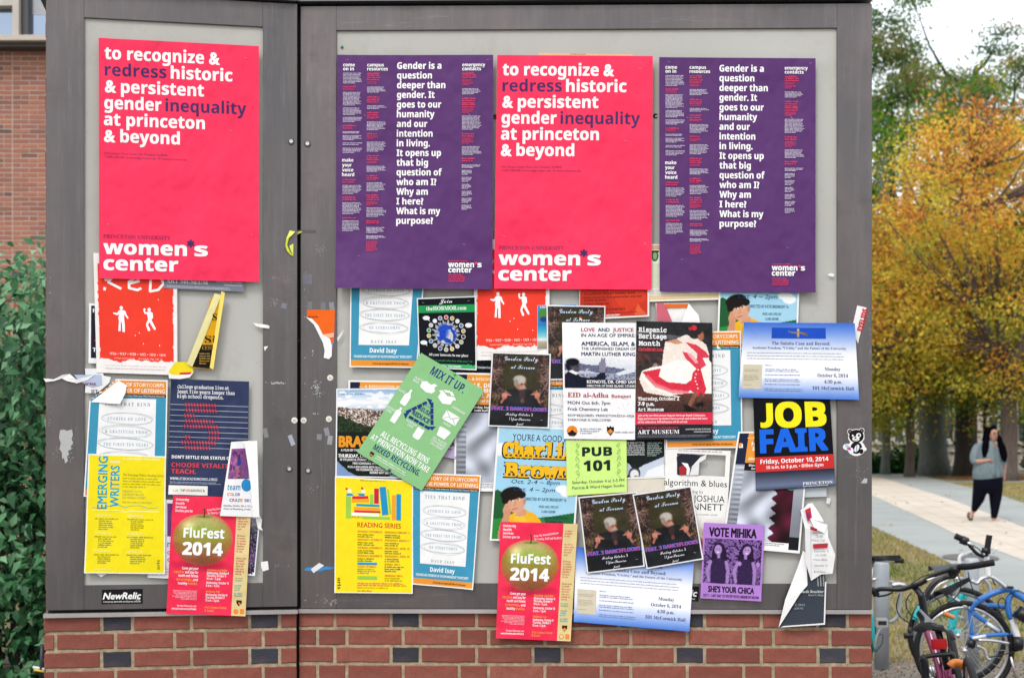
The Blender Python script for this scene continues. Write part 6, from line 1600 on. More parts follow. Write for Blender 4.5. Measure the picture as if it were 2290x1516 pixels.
xs = np.concatenate([np.linspace(-160, -20, 8), np.linspace(-16, 30, 24), np.linspace(40, 200, 8)]); ys = np.concatenate([np.linspace(-60, 8, 10), np.linspace(9, 60, 90), np.linspace(64, 300, 20)])
V = [(x, y, gz(y)) for y in ys for x in xs]; nx = len(xs)
Fc = [(j * nx + i, j * nx + i + 1, (j + 1) * nx + i + 1, (j + 1) * nx + i) for j in range(len(ys) - 1) for i in range(nx - 1)]
tag(link_mesh('ground', mesh_np('ground', V, Fc, ground_mat())), kind='structure')
I = lambda pts: (lambda y: float(np.interp(y, [p[0] for p in pts], [p[1] for p in pts])))
eL = I([(-50, 5.6), (15.4, 5.55), (17, 5.5), (19, 5.65), (23, 5.85), (32, 7.1), (47, 9.8), (54, 11.5)])
sL = I([(-50, 6.5), (18.4, 6.62), (21.7, 6.78), (32, 8.1), (47, 10.4), (54, 11.9)])
sR = I([(-50, 8.1), (23, 8.26), (25.4, 8.65), (33.9, 9.88), (47, 12.0), (54, 13.4)])
eR = I([(-50, 10.0), (23, 10.1), (29.2, 10.51), (31.8, 10.98), (45, 13.2), (54, 15.3)])
def asphalt_mat():
    t = NT('grey_asphalt'); a = t.noise(0.8, 4); b = t.noise(120, 3, .8)
    col = t.ramp(a, [(0.35, (0.235, 0.258, 0.250)), (0.65, (0.29, 0.31, 0.30))]); col = t.mix(t.ramp(b, [(.35, (.5,) * 3), (.55, (0, 0, 0))]), col, (0.17, 0.18, 0.175))
    t.base(col); t.set(Roughness=.9); t.bump(b, .3, .004); return t.m
def pale_mat():
    t = NT('pale_stone_paving'); a = t.noise(0.9, 5, .7); b = t.noise(60, 3, .8)
    col = t.ramp(a, [(0.35, (0.42, 0.365, 0.30)), (0.65, (0.53, 0.47, 0.40))]); col = t.mix(t.ramp(b, [(.35, (.4,) * 3), (.55, (0, 0, 0))]), col, (0.36, 0.31, 0.26))
    t.base(col); t.set(Roughness=.85); return t.m
drape('asphalt_path', eL, eR, -40, 54, 0.004, asphalt_mat(), n=160)
drape('pale_path_strip', sL, sR, -40, 54, 0.008, pale_mat(), n=160)
bm = bmesh.new(); _y = 8.0
while _y < 40:
    add_box(bm, (sL(_y), _y, gz(_y) + .0075), (sR(_y), _y + .012, gz(_y) + .0105)); _y += .9
for f_ in (.25, .5, .75):
    for _y in np.arange(8, 40, 1.0):
        x0, x1 = sL(_y) + (sR(_y) - sL(_y)) * f_, sL(_y + 1) + (sR(_y + 1) - sL(_y + 1)) * f_; vs = [bm.verts.new(p) for p in ((x0, _y, gz(_y) + .0102), (x0 + .012, _y, gz(_y) + .0102), (x1 + .012, _y + 1, gz(_y + 1) + .0102), (x1, _y + 1, gz(_y + 1) + .0102))]; bm.faces.new(vs)
tag(bm_obj('paving_joints', bm, plain('joint_grey', (.40, .35, .29), .9)), kind='structure')
M_DIRT = NT('dark_mulch'); _a = M_DIRT.noise(25, 5, .8); M_DIRT.base(M_DIRT.ramp(_a, [(.3, (.07, .058, .045)), (.5, (.16, .135, .11)), (.7, (.28, .25, .21))])); M_DIRT.set(Roughness=1); M_DIRT.bump(_a, .8, .02)
drape('mulch_bed', lambda y: -12.0, lambda y: 5.0 + .1 * math.sin(y * 3), -3, 11.55, 0.004, M_DIRT.m, n=40)
drape('crossing_path', lambda y: 11.6 + (y - 40), lambda y: 60.0, 40.5, 43.5, 0.006, asphalt_mat(), n=12)
M_LAWN = NT('far_lawn'); _a = M_LAWN.noise(3, 4); M_LAWN.base(M_LAWN.ramp(_a, [(.3, (.035, .085, .025)), (.7, (.06, .12, .035))])); M_LAWN.set(Roughness=1)
drape('far_lawn', lambda y: -30.0, lambda y: 14.2 + max(0, y - 47) * .5, 44, 62, 0.003, M_LAWN.m, n=20)

def blades(name, label, n, region, hmin, hmax, cols, seed, w=0.006):
    r = np.random.RandomState(seed)
    P = []
    while len(P) < n:
        x = r.uniform(region[0], region[1]); y = r.uniform(region[2], region[3])
        if region[4](x, y): P.append((x, y))
    P = np.array(P); z = np.array([gz(y) for y in P[:, 1]])
    a = r.uniform(0, 2 * np.pi, n); h = r.uniform(hmin, hmax, n); ln = r.uniform(0, .8, n) * h; b = r.uniform(0, 2 * np.pi, n)
    dx, dy = np.cos(a) * w, np.sin(a) * w
    V = np.empty((n, 3, 3)); V[:, 0] = np.stack([P[:, 0] - dx, P[:, 1] - dy, z], 1); V[:, 1] = np.stack([P[:, 0] + dx, P[:, 1] + dy, z], 1); V[:, 2] = np.stack([P[:, 0] + np.cos(b) * ln, P[:, 1] + np.sin(b) * ln, z + h], 1)
    C = np.array([lin(c) for c in cols]); pick = np.clip(((np.sin(P[:, 0] * 2.3 + 1) + np.sin(P[:, 1] * 1.7) + r.randn(n) * 1.1) / 5 + .5) * len(cols), 0, len(cols) - 1).astype(int)
    col = C[pick] * r.uniform(.75, 1.2, (n, 1))
    return tag(link_mesh(name, mesh_np(name, V.reshape(-1, 3), np.arange(n * 3).reshape(-1, 3), M_BLADE, np.repeat(col, 3, 0))), label, None, kind='stuff')
M_BLADE = attr_mat('grass_blade', .8, .1, .1, .25)
blades('grass', 'patchy dry and green grass between the bikes and the grey path', 52000, (-0.5, 5.9, 11.3, 26, lambda x, y: x < eL(y) - .02), .02, .065, ['4f6a22', '6f7f2c', 'a3935f', 'b3a173', '8a8a42', '9a8458'], 3, .008)
blades('dry_grass', 'dry pale grass on the far side of the path', 26000, (10.2, 20, 24, 40.4, lambda x, y: x > eR(y) + .02), .02, .06, ['8f8850', 'b3a173', 'a8935f', '9a9a58'], 4, .014)
blades('mulch_chips', 'loose mulch chips and dead leaves in the bed under the bikes', 9000, (1.6, 5.0, 8, 11.6, lambda x, y: True), .004, .02, ['6a5644', '8f7a62', '4a3a2e', 'b09a80', '7a5a3a'], 5, .012)

# manhole cover on the grey path
bm = bmesh.new(); p = gpt(2170, 1249)
bmesh.ops.create_cone(bm, cap_ends=True, segments=28, radius1=.36, radius2=.35, depth=.02)
for v in bm.verts: v.co = Vector((p.x + v.co.x, p.y + v.co.y, gz(p.y + v.co.y) + .016 + v.co.z))
tag(bm_obj('manhole_cover', bm, plain('cast_iron', (.10, .095, .095), .6, .3)), 'dark round cover set in the grey path behind the handlebars', 'manhole cover')

# ================================================================== trees
M_LEAF = attr_mat('autumn_leaf', .6, .12, .10, .52)
def bark(name, c1, c2):
    t = NT(name); a = t.noise(6, 5, .8, (3, 3, .6)); t.base(t.ramp(a, [(.3, c1), (.7, c2)])); t.set(Roughness=.95); t.bump(a, .7, .03); return t.m
B_GREY, B_DARK, B_BROWN = bark('grey_bark', (.060, .066, .058), (.135, .145, .13)), bark('dark_bark', (.018, .014, .012), (.05, .038, .032)), bark('brown_bark', (.065, .048, .040), (.15, .115, .10))
def leaf_cloud(C, n, size, pal, r, sig, droop=.3):
    """leaf-sized faces gathered round the given centres"""
    k = r.randint(0, len(C), n)
    base = C[k]
    P = base + r.randn(n, 3) * (np.array(sig) if hasattr(sig, '__len__') else sig * np.array([1, 1, .8]))
    d = r.randn(n, 3); d[:, 2] -= droop; d /= np.linalg.norm(d, axis=1)[:, None]
    e = np.cross(d, r.randn(n, 3)); e /= np.linalg.norm(e, axis=1)[:, None] + 1e-9
    s = (size * r.uniform(.6, 1.35, n))[:, None]
    V = np.stack([P - d * s * .5, P + e * s * .34, P + d * s * .55, P - e * s * .34], 1)
    tone = r.rand(len(C))[k] * .65 + r.rand(n) * .5
    tone = tone * .8 + .16 * (1 + np.sin(P[:, 0] * 1.3 + 1.7 * np.sin(P[:, 2] * .9) + P[:, 1])) - .06
    tone = tone + pal[1] * ((P[:, 2] - P[:, 2].mean()) / (P[:, 2].std() + 1e-6))
    tone = (np.clip(tone, 0, .999) * len(pal[0])).astype(int)
    col = np.array([lin(c) for c in pal[0]])[tone] * r.uniform(.8, 1.2, (n, 1))
    return V.reshape(-1, 3), np.arange(n * 4).reshape(-1, 4), np.repeat(col, 4, 0)
def tree(label, base, fork_z, top_z, rx, ry, tw, pal, nleaf, lsize, seed, barkm, name='maple_tree', ntip=110, lean=(0, 0), sig=.42, low=None, keep=None, cshift=(0, 0), group=None, jit=.5):
    r = np.random.RandomState(seed)
    root = empty(name, base); tag(root, label, 'tree', group)
    base = Vector(base); sigv = sig if hasattr(sig, '__len__') else np.array([1, 1, .8]) * sig; fork = Vector((base.x + lean[0], base.y + lean[1], fork_z))
    bm = bmesh.new()
    m1 = base.lerp(fork, .12); m2 = base.lerp(fork, .6) + Vector((.04, 0, 0))
    add_tube(bm, [base - Vector((0, 0, .1)), m1, m2, fork + Vector((0, 0, .2))], [tw * .72, tw * .54, tw * .47, tw * .42], 12)
    bmesh.ops.recalc_face_normals(bm, faces=bm.faces)
    bm_obj('trunk', bm, barkm, root, smooth=True)
    low = fork_z - .4 if low is None else low
    cz, rz = (top_z + low) / 2, (top_z - low) / 2
    tips = []
    while len(tips) < ntip:
        d = r.randn(3); d /= np.linalg.norm(d); q = r.uniform(.35, 1) ** .45 * (1 + .10 * math.sin(5 * math.atan2(d[1], d[0]) + seed) + .06 * r.randn())
        p = np.array([fork.x + cshift[0] + d[0] * rx * q, fork.y + cshift[1] + d[1] * ry * q, cz + d[2] * rz * q])
        if keep is None or keep(p): tips.append(p)
    tips = np.array(tips)
    bm = bmesh.new()
    nl = 7; limbs = []
    for i in range(nl):
        a = 2 * math.pi * i / nl + r.uniform(-.3, .3); q = r.uniform(.3, .6)
        e = Vector((fork.x + cshift[0] * .6 + math.cos(a) * rx * q, fork.y + cshift[1] * .6 + math.sin(a) * ry * q, fork_z + (top_z - fork_z) * r.uniform(.5, .8)))
        m = fork.lerp(e, .45) + Vector((math.cos(a), math.sin(a), 0)) * .15 * rx - Vector((0, 0, .05 * rz))
        pts = [fork, fork.lerp(m, .5) + Vector((0, 0, .1)), m, e]
        add_tube(bm, pts, [tw * .34, tw * .28, tw * .21, tw * .08], 7); limbs.append(pts)
    for t in tips:
        t = Vector(t)
        L = min(limbs, key=lambda L: min((t - p).length for p in L[1:]))
        s0 = min(L[1:], key=lambda p: (t - p).length + (0 if p.z < t.z else 2))
        m = s0.lerp(t, .5) + Vector((0, 0, -.12 * (t - s0).length + .05)); add_tube(bm, [s0, m, t], [tw * .10, tw * .065, .01], 5, False)
    bmesh.ops.recalc_face_normals(bm, faces=bm.faces)
    bm_obj('limbs', bm, barkm, root, smooth=True)
    V, Fc, C = leaf_cloud(np.concatenate([tips, tips + r.randn(*tips.shape) * jit]), nleaf, lsize, pal, r, sigv)
    tag(link_mesh('crown', mesh_np('crown', V, Fc, M_LEAF, C), root), kind='stuff')
    return root
AUT = (['6a7c3a', '8c983e', 'aaaa40', 'c4b846', 'd8c650', 'e4cc54', 'eec050', 'eeac4c', 'd8924a', 'b07444'], .10)
AUT2 = (['4c6a28', '5f7c2c', '7a8e34', '9a9e3a', 'b8ac44', 'cfb048', 'dfa248', 'd08a44'], .13)
AUT2_ = (['4a5a1a', '6f6f1c', '8f8220', '8f7a30', 'b0742a', 'c0602a', '8f4a30'], .06)
OAK = (['2a4a2a', '3a6036', '50743e', '688448', '868a52', '94804e'], .02)
GRN = (['2a5a1e', '3a6e20', '527c24', '768c28', '9a9a2e', 'b89a34'], -.06)
trees_g = 'trees beyond the path'
b = at(2255, 41.9); tree('large maple turning yellow, orange and olive, with a forked grey-brown trunk behind the walker', b, b.z + 2.55, 12.4, 4.4, 4.0, .50, AUT, 50000, .108, 3, B_BROWN, ntip=270, group=trees_g, low=3.5, sig=.30, cshift=(.25, 0), jit=.4)
b = at(2034, 46.5); tree('smaller yellow and green maple with a slim brown trunk, close to the kiosk edge', b, b.z + 2.4, 9.8, 3.1, 3.0, .30, AUT2, 36000, .11, 4, B_BROWN, ntip=150, group=trees_g, low=2.9, sig=.38, cshift=(-.8, 0))
b = at(2090, 50.0); tree('huge grey trunk under high green foliage, left of the darker trunk', b, b.z + 6, 15, 4.5, 4, .92, GRN, 14000, .15, 5, B_GREY, 'beech_tree', 90, (-.35, 0), .45, group=trees_g, low=4.4)
b = at(2160, 48.5); tree('dark rough trunk with deep green foliage between the grey trunk and the walker', b, b.z + 5, 11, 3.2, 3, .72, GRN, 12000, .14, 6, B_DARK, 'oak_tree', 80, (0, 0), .42, group=trees_g, low=4.0)
b = at(1979, 53); tree('pale thin trunk half hidden by low yellow-green leaves at the kiosk edge', b, b.z + 3.5, 8.0, 2.4, 2.4, .30, GRN, 8000, .14, 7, B_GREY, 'ash_tree', 50, (.1, 0), .5, group=trees_g, low=2.6)
b = at(2000, 76); tree('tall dark green oak whose sparse upper branches show white sky, left', b, 12, 26.4, 5.2, 3.2, .8, OAK, 36000, .17, 8, B_DARK, 'oak_tree', 78, (0, 0), (.60, .5, .30), group=trees_g, low=10, jit=.25)
b = at(2195, 80); tree('tall oak with thin flat layers of leaves against the sky, right', b, 17, 26.6, 6.6, 2.6, .8, OAK, 13000, .17, 9, B_DARK, 'oak_tree', 34, (0, 0), (.72, .5, .24), group=trees_g, low=19.5, jit=.25)
b = at(2330, 62); tree('dense green tree behind the right maple at the picture edge', b, 5, 13, 5, 4, .6, GRN, 16000, .17, 10, B_DARK, 'oak_tree', 110, (0, 0), .6, group=trees_g, low=2.2)
b = at(2195, 45.5); tree('young thin double-stemmed tree just left of the walker\'s head', b, b.z + 2.2, 5.4, 1.5, 1.3, .12, GRN, 2600, .12, 12, B_DARK, 'sapling', 30, (.1, 0), .35, group=trees_g)
b = at(1900, 44); tree('orange maple mostly hidden behind the kiosk, its edge showing yellow leaves', b, b.z + 2.6, 8.8, 3.2, 3, .35, AUT, 22000, .11, 13, B_BROWN, ntip=120, group=trees_g, low=3)
# leaf litter below the maples
_r = np.random.RandomState(8); n = 3600
P = np.stack([_r.uniform(13.2, 24, n), _r.uniform(41.5, 46.5, n), np.zeros(n)], 1); P[:, 2] = [gz(y) + .02 for y in P[:, 1]]
a = _r.uniform(0, 6.28, n); s_ = .05; V = np.stack([P + np.stack([np.cos(a + k) * s_, np.sin(a + k) * s_, _r.uniform(0, .03, n)], 1) for k in (0, 1.57, 3.14, 4.71)], 1).reshape(-1, 3)
tag(link_mesh('leaf_litter', mesh_np('leaf_litter', V, np.arange(n * 4).reshape(-1, 4), M_LEAF, np.repeat(np.array([lin(c) for c in ('9a6038', 'b08050', '7a5236', 'a8906a')])[_r.randint(0, 4, n)], 4, 0))), 'orange and brown fallen leaves under the maples', kind='stuff')

# a few leaves blown over the path and the grass
n = 260; P = np.stack([_r.uniform(3.5, 13, n), _r.uniform(12, 40, n), np.zeros(n)], 1); P[:, 2] = [gz(y) + .014 for y in P[:, 1]]
a = _r.uniform(0, 6.28, n); s_ = .035; V = np.stack([P + np.stack([np.cos(a + k) * s_, np.sin(a + k) * s_, _r.uniform(0, .02, n)], 1) for k in (0, 1.57, 3.14, 4.71)], 1).reshape(-1, 3)
tag(link_mesh('scattered_leaves', mesh_np('scattered_leaves', V, np.arange(n * 4).reshape(-1, 4), M_LEAF, np.repeat(np.array([lin(c) for c in ('a8702a', 'c08a3a', '8a5a2a', 'b8a05a')])[_r.randint(0, 4, n)], 4, 0))), 'single fallen leaves blown over the path and grass', kind='stuff')

# hedge in front of the far building
_r = np.random.RandomState(18)
def hedge(name, label, lo, hi, nc, nl, size, pal, seed, cat='hedge', sig=.3):
    r = np.random.RandomState(seed); root = empty(name, ((lo[0] + hi[0]) / 2, (lo[1] + hi[1]) / 2, lo[2])); tag(root, label, cat)
    C = np.stack([r.uniform(lo[i], hi[i], nc) for i in range(3)], 1); C[:, 2] = lo[2] + (C[:, 2] - lo[2]) * (0.85 + .25 * np.sin(C[:, 0] * 2.1))
    V, Fc, K = leaf_cloud(C, nl, size, pal, r, sig)
    tag(link_mesh('foliage', mesh_np('foliage', V, Fc, M_LEAF, K), root), kind='stuff')
    bm = bmesh.new()
    for i in range(10):
        x = r.uniform(lo[0], hi[0]); y = r.uniform(lo[1], hi[1]); add_tube(bm, [(x, y, lo[2] - .1), (x + r.uniform(-.3, .3), y, (lo[2] + hi[2]) / 2), (x + r.uniform(-.5, .5), y, hi[2] - .3)], [.03, .02, .008], 5)
    bm_obj('stem', bm, B_DARK, root)
    return root
hedge('hedge', 'clipped dark green hedge along the far pale building', (13.2, 55, 1.3), (16.6, 56, 2.2), 60, 9000, .12, (['12301a', '1c4020', '2a5428'], 0), 21)
hedge('hedge', 'dark green shrubs at the right picture edge behind the maple trunk', (19.5, 52, 1.3), (23, 54, 4.2), 70, 9000, .15, (['12301a', '1c4020', '2f5a2a', '5a6a2a'], 0), 22)

# ================================================================== far building
M_STONE = NT('pale_stone'); _a = M_STONE.noise(1.5, 4); M_STONE.base(M_STONE.ramp(_a, [(.3, (.46, .39, .34)), (.7, (.58, .50, .44))])); M_STONE.set(Roughness=.9); M_STONE = M_STONE.m
M_GLASSD = plain('dark_window_glass', (.02, .028, .035), .08, 0, .6)
M_WHITEP = plain('white_painted_wood', (.55, .55, .53), .6)
fb = empty('stone_building', (20, 60, 1.38)); tag(fb, 'pale stone building with dark tall windows, seen between the far trunks', 'building')
def wbox(name, lo, hi, mat, parent, bevel=0):
    bm = bmesh.new(); add_box(bm, lo, hi); bmesh.ops.recalc_face_normals(bm, faces=bm.faces)
    if bevel: bmesh.ops.bevel(bm, geom=bm.edges[:], offset=bevel, segments=1, affect='EDGES')
    return bm_obj(name, bm, mat, parent)
Y = 60.0; wins = []
for px_ in (1962, 2024, 2112, 2156, 2236, 2300, 2370):
    x = (px_ - CX) / F * 60 - .42; wins.append((x, x + .84, 2.75, 4.9)); wins.append((x + .1, x + .6, 1.62, 2.0))
xs_ = sorted({8.0, 40.0} | {w[0] for w in wins} | {w[1] for w in wins})
bm = bmesh.new()
for w0, w1 in zip(xs_, xs_[1:]):
    hs = [(w[2], w[3]) for w in wins if w[0] <= w0 + 1e-6 and w[1] >= w1 - 1e-6]
    z = 0.5
    for a, c_ in sorted(hs): add_box(bm, (w0, Y, z), (w1, Y + .4, a)); z = c_
    add_box(bm, (w0, Y, z), (w1, Y + .4, 9.5))
bmesh.ops.recalc_face_normals(bm, faces=bm.faces); bm_obj('wall', bm, M_STONE, fb)
wbox('base_course', (8, Y - .08, 1.2), (40, Y - .003, 1.46), M_STONE, fb); wbox('string_course', (8, Y - .12, 2.30), (40, Y - .003, 2.42), M_STONE, fb); wbox('roof', (7.6, Y - .4, 9.5), (40.4, Y + 8, 9.8), M_CAP, fb)
for x0, x1, z0, z1 in wins:
    f = wbox('window', (x0, Y + .20, z0), (x1, Y + .24, z1), M_GLASSD, fb)
    if z1 > 3:
        wbox('mullion', ((x0 + x1) / 2 - .05, Y + .12, z0), ((x0 + x1) / 2 + .05, Y + .197, z1), M_WHITEP, f); wbox('sill', (x0 - .1, Y - .15, z0 - .14), (x1 + .1, Y + .1, z0 - .003), M_STONE, f)
        wbox('glazing_bar', (x0, Y + .14, (z0 + z1) / 2 - .03), (x1, Y + .19, (z0 + z1) / 2 + .03), M_WHITEP, f)
    else: wbox('frame', (x0 - .08, Y - .05, z0 - .08), (x1 + .08, Y - .003, z0 - .003), M_WHITEP, f)
ac = wbox('air_conditioner', (air(2108, 990, 59.7).x, 59.55, air(0, 994, 59.7).z), (air(2124, 0, 59.7).x, 59.99, air(0, 981, 59.7).z), M_WHITEP, None, .02)
ac.parent = None; tag(ac, 'white window air conditioner on the far pale building', 'air conditioner')
wbox('grille', (air(2111, 0, 59.5).x, 59.535, air(0, 991, 59.5).z), (air(2121, 0, 59.5).x, 59.547, air(0, 984, 59.5).z), plain('grille_grey', (.15, .16, .18), .6), ac)

# ================================================================== brick building at the left
M_BRK2 = NT('varied_brick')
_oi = M_BRK2.new('ShaderNodeObjectInfo'); _c = M_BRK2.ramp(_oi.outputs['Random'], [(0, (.075, .05, .055)), (.14, (.20, .085, .065)), (.4, (.29, .105, .070)), (.7, (.34, .135, .085)), (1, (.25, .10, .085))])
_n = M_BRK2.noise(14, 4); M_BRK2.base(M_BRK2.mix(M_BRK2.ramp(_n, [(.4, (0, 0, 0)), (.7, (.35,) * 3)]), _c, (.36, .20, .15))); M_BRK2.set(Roughness=.9); M_BRK2 = M_BRK2.m
M_BRK3 = attr_mat('varied_brick_joined', .9, .1, .12)
M_MORT2 = plain('pale_mortar', (.40, .31, .26), .95, var=.12, nscale=10)
WY = 17.6
lb = empty('brick_building', (-6, WY, 0)); tag(lb, 'red brick building with a metal window band, at the left picture edge', 'building')
zt = 6.80
wbox('mortar_wall', (-16, WY + .004, -.1), (0.5, WY + .5, zt), M_MORT2, lb)
def mk(w, h=.046, d=.03):
    V = [(-w / 2, d, -h / 2), (w / 2, d, -h / 2), (w / 2, d, h / 2), (-w / 2, d, h / 2)]; q = .003
    V += [(-w / 2, .002, -h / 2), (w / 2, .002, -h / 2), (w / 2, .002, h / 2), (-w / 2, .002, h / 2), (-w / 2 + q, 0, -h / 2 + q), (w / 2 - q, 0, -h / 2 + q), (w / 2 - q, 0, h / 2 - q), (-w / 2 + q, 0, h / 2 - q)]
    Fc = [(a + i, a + (i + 1) % 4, b + (i + 1) % 4, b + i) for a, b in ((0, 4), (4, 8)) for i in range(4)] + [(8, 9, 10, 11)]
    return V, Fc
vS, fS = mk(.196); vH, fH = mk(.092)
meS, meH = mesh_np('brick', vS, fS, M_BRK2), mesh_np('brick', vH, fH, M_BRK2)
rb = random.Random(3); pitch = .0598
JX = at(27.5, WY).x
BV = []; BF = []; BC = []; cnt = 0
pal = [lin(c) for c in ('6a3f38', 'a3604e', 'b06a52', '9a5448', 'a8705a', '5a4448')]
row = 0; z = zt - .05
while z > .02:
    for side in (0, 1):
        x = JX + .008 if side == 0 else JX - .008
        first = True
        while (x < 0.4 if side == 0 else x > -9):
            w = .092 if (first and row % 2 == 0) or rb.random() < .12 else .196
            first = False
            cx = x + w / 2 if side == 0 else x - w / 2
            pxx = CX + cx / WY * F; pyy = HY - (z - EYE) / WY * F
            if -14 < pxx < 106 and pyy < 640 and cnt < 290:
                o = bpy.data.objects.new('brick', meS if w > .1 else meH); COL.objects.link(o); o.parent = lb; o.location = (cx + 6, rb.uniform(-.003, .001), z); cnt += 1
            else:
                k = len(BV); vv, ff = (vS, fS) if w > .1 else (vH, fH)
                BV += [(a + cx, b + WY, c + z) for a, b, c in vv]; BF += [tuple(i + k for i in f) for f in ff]; BC += [rb.choice(pal)] * len(vv)
            x = x + (w + .011) if side == 0 else x - (w + .011)
    z -= pitch; row += 1
tag(link_mesh('wall_bricks', mesh_np('wall_bricks', BV, BF, M_BRK3, np.array(BC)), lb), kind='stuff')
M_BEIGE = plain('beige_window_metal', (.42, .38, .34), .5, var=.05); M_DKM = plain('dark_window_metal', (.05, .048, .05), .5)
M_PANE = plain('reflecting_pane', (.26, .32, .42), .08, .8, .8)
X = lambda px: (px - CX) / F * (WY - .25)
ZZ = lambda py: EYE + (HY - py) / F * (WY - .25)
wbox('window_sill', (-16, WY - .30, ZZ(93)), (.5, WY + .1, ZZ(81)), M_BEIGE, lb)
wbox('sill_shade_strip', (-16, WY - .20, ZZ(102)), (.5, WY + .1, ZZ(93) - .004), M_DKM, lb)  # dark-coloured box paints in the black shade under the sill
wd = wbox('window', (-16, WY - .06, ZZ(81)), (X(27), WY - .02, ZZ(-150)), M_PANE, lb)
wbox('mullion', (X(27), WY - .24, ZZ(81)), (X(41), WY - .01, ZZ(-150)), M_BEIGE, wd); wbox('mullion', (X(41), WY - .16, ZZ(81)), (X(57), WY - .01, ZZ(-150)), M_DKM, wd)
wbox('head_rail', (-16, WY - .20, ZZ(10)), (X(27), WY - .065, ZZ(-4)), M_BEIGE, wd)
wd2 = wbox('window', (X(57), WY - .06, ZZ(81)), (0.4, WY - .02, ZZ(-150)), M_PANE, lb)
for i in range(24): wbox('blind_slat', (X(62), WY - .07, ZZ(22 - i * 4)), (X(62) + 2.2, WY - .062, ZZ(22 - i * 4) + .012), plain('blind', (.5, .5, .5), .6) if i == 0 else bpy.data.materials['blind'], wd2)
wbox('upper_wall', (-16, WY - .02, ZZ(-150)), (.5, WY + .5, ZZ(-150) + 2), M_MORT2, lb); wbox('parapet', (-16, WY - .1, ZZ(-150) + 2.003), (.5, WY + .5, ZZ(-150) + 2.2), M_BEIGE, lb)

# ================================================================== shrub at the left
def shrub():
    r = np.random.RandomState(31)
    root = empty('leafy_shrub', (-3.3, 9.9, 0)); tag(root, 'tall dense green shrub with pointed leaves left of the kiosk', 'shrub')
    C = []
    while len(C) < 700:
        x = r.uniform(-5.6, -2.2); y = r.uniform(9.3, 11.3); z = r.uniform(.1, 2.95)
        top = 2.62 + .28 * math.sin(x * 3.4 + .5) + .15 * math.sin(x * 9)
        if z < top and ((x + 3.9) / 2.0) ** 2 < 1.1: C.append((x, y, z))
    C = np.array(C); n = 34000
    k = r.randint(0, len(C), n); P = C[k] + r.randn(n, 3) * np.array([.16, .14, .14])
    P[:, 1] = np.maximum(P[:, 1], 9.15)
    d = r.randn(n, 3); d[:, 2] -= .7; d[:, 1] -= .4; d /= np.linalg.norm(d, axis=1)[:, None]
    up = np.tile([0, -.6, 1.0], (n, 1)) + r.randn(n, 3) * .35
    e = np.cross(d, up); e /= np.linalg.norm(e, axis=1)[:, None]; nn = np.cross(e, d)
    L = r.uniform(.06, .115, n)[:, None]; W = L * .26
    V = np.stack([P, P + d * L * .4 + e * W + nn * W * .35, P + d * L * .45, P + d * L * .4 - e * W + nn * W * .35, P + d * L - nn * L * .12], 1)
    i = np.arange(n)[:, None] * 5
    Fc = np.concatenate([i + [0, 1, 2], i + [1, 4, 2], i + [0, 2, 3], i + [2, 4, 3]])
    pal_ = np.array([lin(c) for c in ('1f4a2e', '2e603c', '42784c', '5c9062', '80ac82')]); t = np.clip(r.rand(len(C))[k] * .6 + r.rand(n) * .5, 0, .999)
    col = pal_[(t * 5).astype(int)]
    tag(link_mesh('foliage', mesh_np('foliage', V.reshape(-1, 3), Fc, attr_mat('shrub_leaf', .42, .35, .1, .3), np.repeat(col, 5, 0)), root), kind='stuff')
    bm = bmesh.new()
    for j in range(26):
        x = r.uniform(-4.8, -2.6); y = r.uniform(9.6, 10.6); add_tube(bm, [(x, y, -.05), (x + r.uniform(-.25, .25), y + r.uniform(-.2, .2), 1.1), (x + r.uniform(-.6, .6), y + r.uniform(-.4, .3), r.uniform(1.8, 2.7))], [.022, .015, .005], 6)
    bm_obj('stem', bm, B_DARK, root)
shrub()
# ================================================================== bicycles
M_RUB = plain('black_rubber', (.010, .010, .012), .6, spec=.25); M_BLK = plain('black_metal', (.008, .009, .013), .35, spec=.4); M_SIL = plain('silver_metal', (.55, .55, .57), .28, .9)
M_WHT = plain('white_paint', (.72, .73, .76), .3); M_BLUE = plain('blue_bike_paint', (.03, .16, .50), .25); M_TEAL = plain('teal_bike_paint', (.01, .42, .45), .28); M_PURP = plain('magenta_bike_paint', (.20, .010, .075), .22, .2)
M_RED = plain('red_reflector', (.42, .008, .012), .15); M_GREY = plain('grey_saddle', (.12, .14, .15), .5); M_SADP = plain('pale_saddle_top', (.30, .31, .33), .45); M_ORG = plain('orange_cable', (.55, .16, .02), .35); M_ORGT = plain('orange_trim', (.60, .22, .06), .5)
cc = lambda x, y: (1930 + x / 3.644, 1100 + y / 3.644)
def T(pts, Z, Z2=None):
    n = len(pts); Z2 = Z if Z2 is None else Z2
    return [air(*cc(*p[:2]), (p[2] if len(p) > 2 else Z + (Z2 - Z) * i / max(1, n - 1))) for i, p in enumerate(pts)]
def smooth(pts, k=4):
    out = []
    P = [pts[0]] + list(pts) + [pts[-1]]
    for i in range(1, len(P) - 2):
        for j in range(k):
            t = j / k; a, b, c, d = P[i - 1], P[i], P[i + 1], P[i + 2]
            out.append(.5 * ((2 * b) + (c - a) * t + (2 * a - 5 * b + 4 * c - d) * t * t + (3 * b - a - 3 * c + d) * t ** 3))
    return out + [P[-2]]
def tb(name, root, pts, Z, r, mat, Z2=None, sm=True, seg=10):
    p = T(pts, Z, Z2)
    return tube_obj(name, smooth(p) if sm and len(p) > 2 else p, r, mat, root, seg)
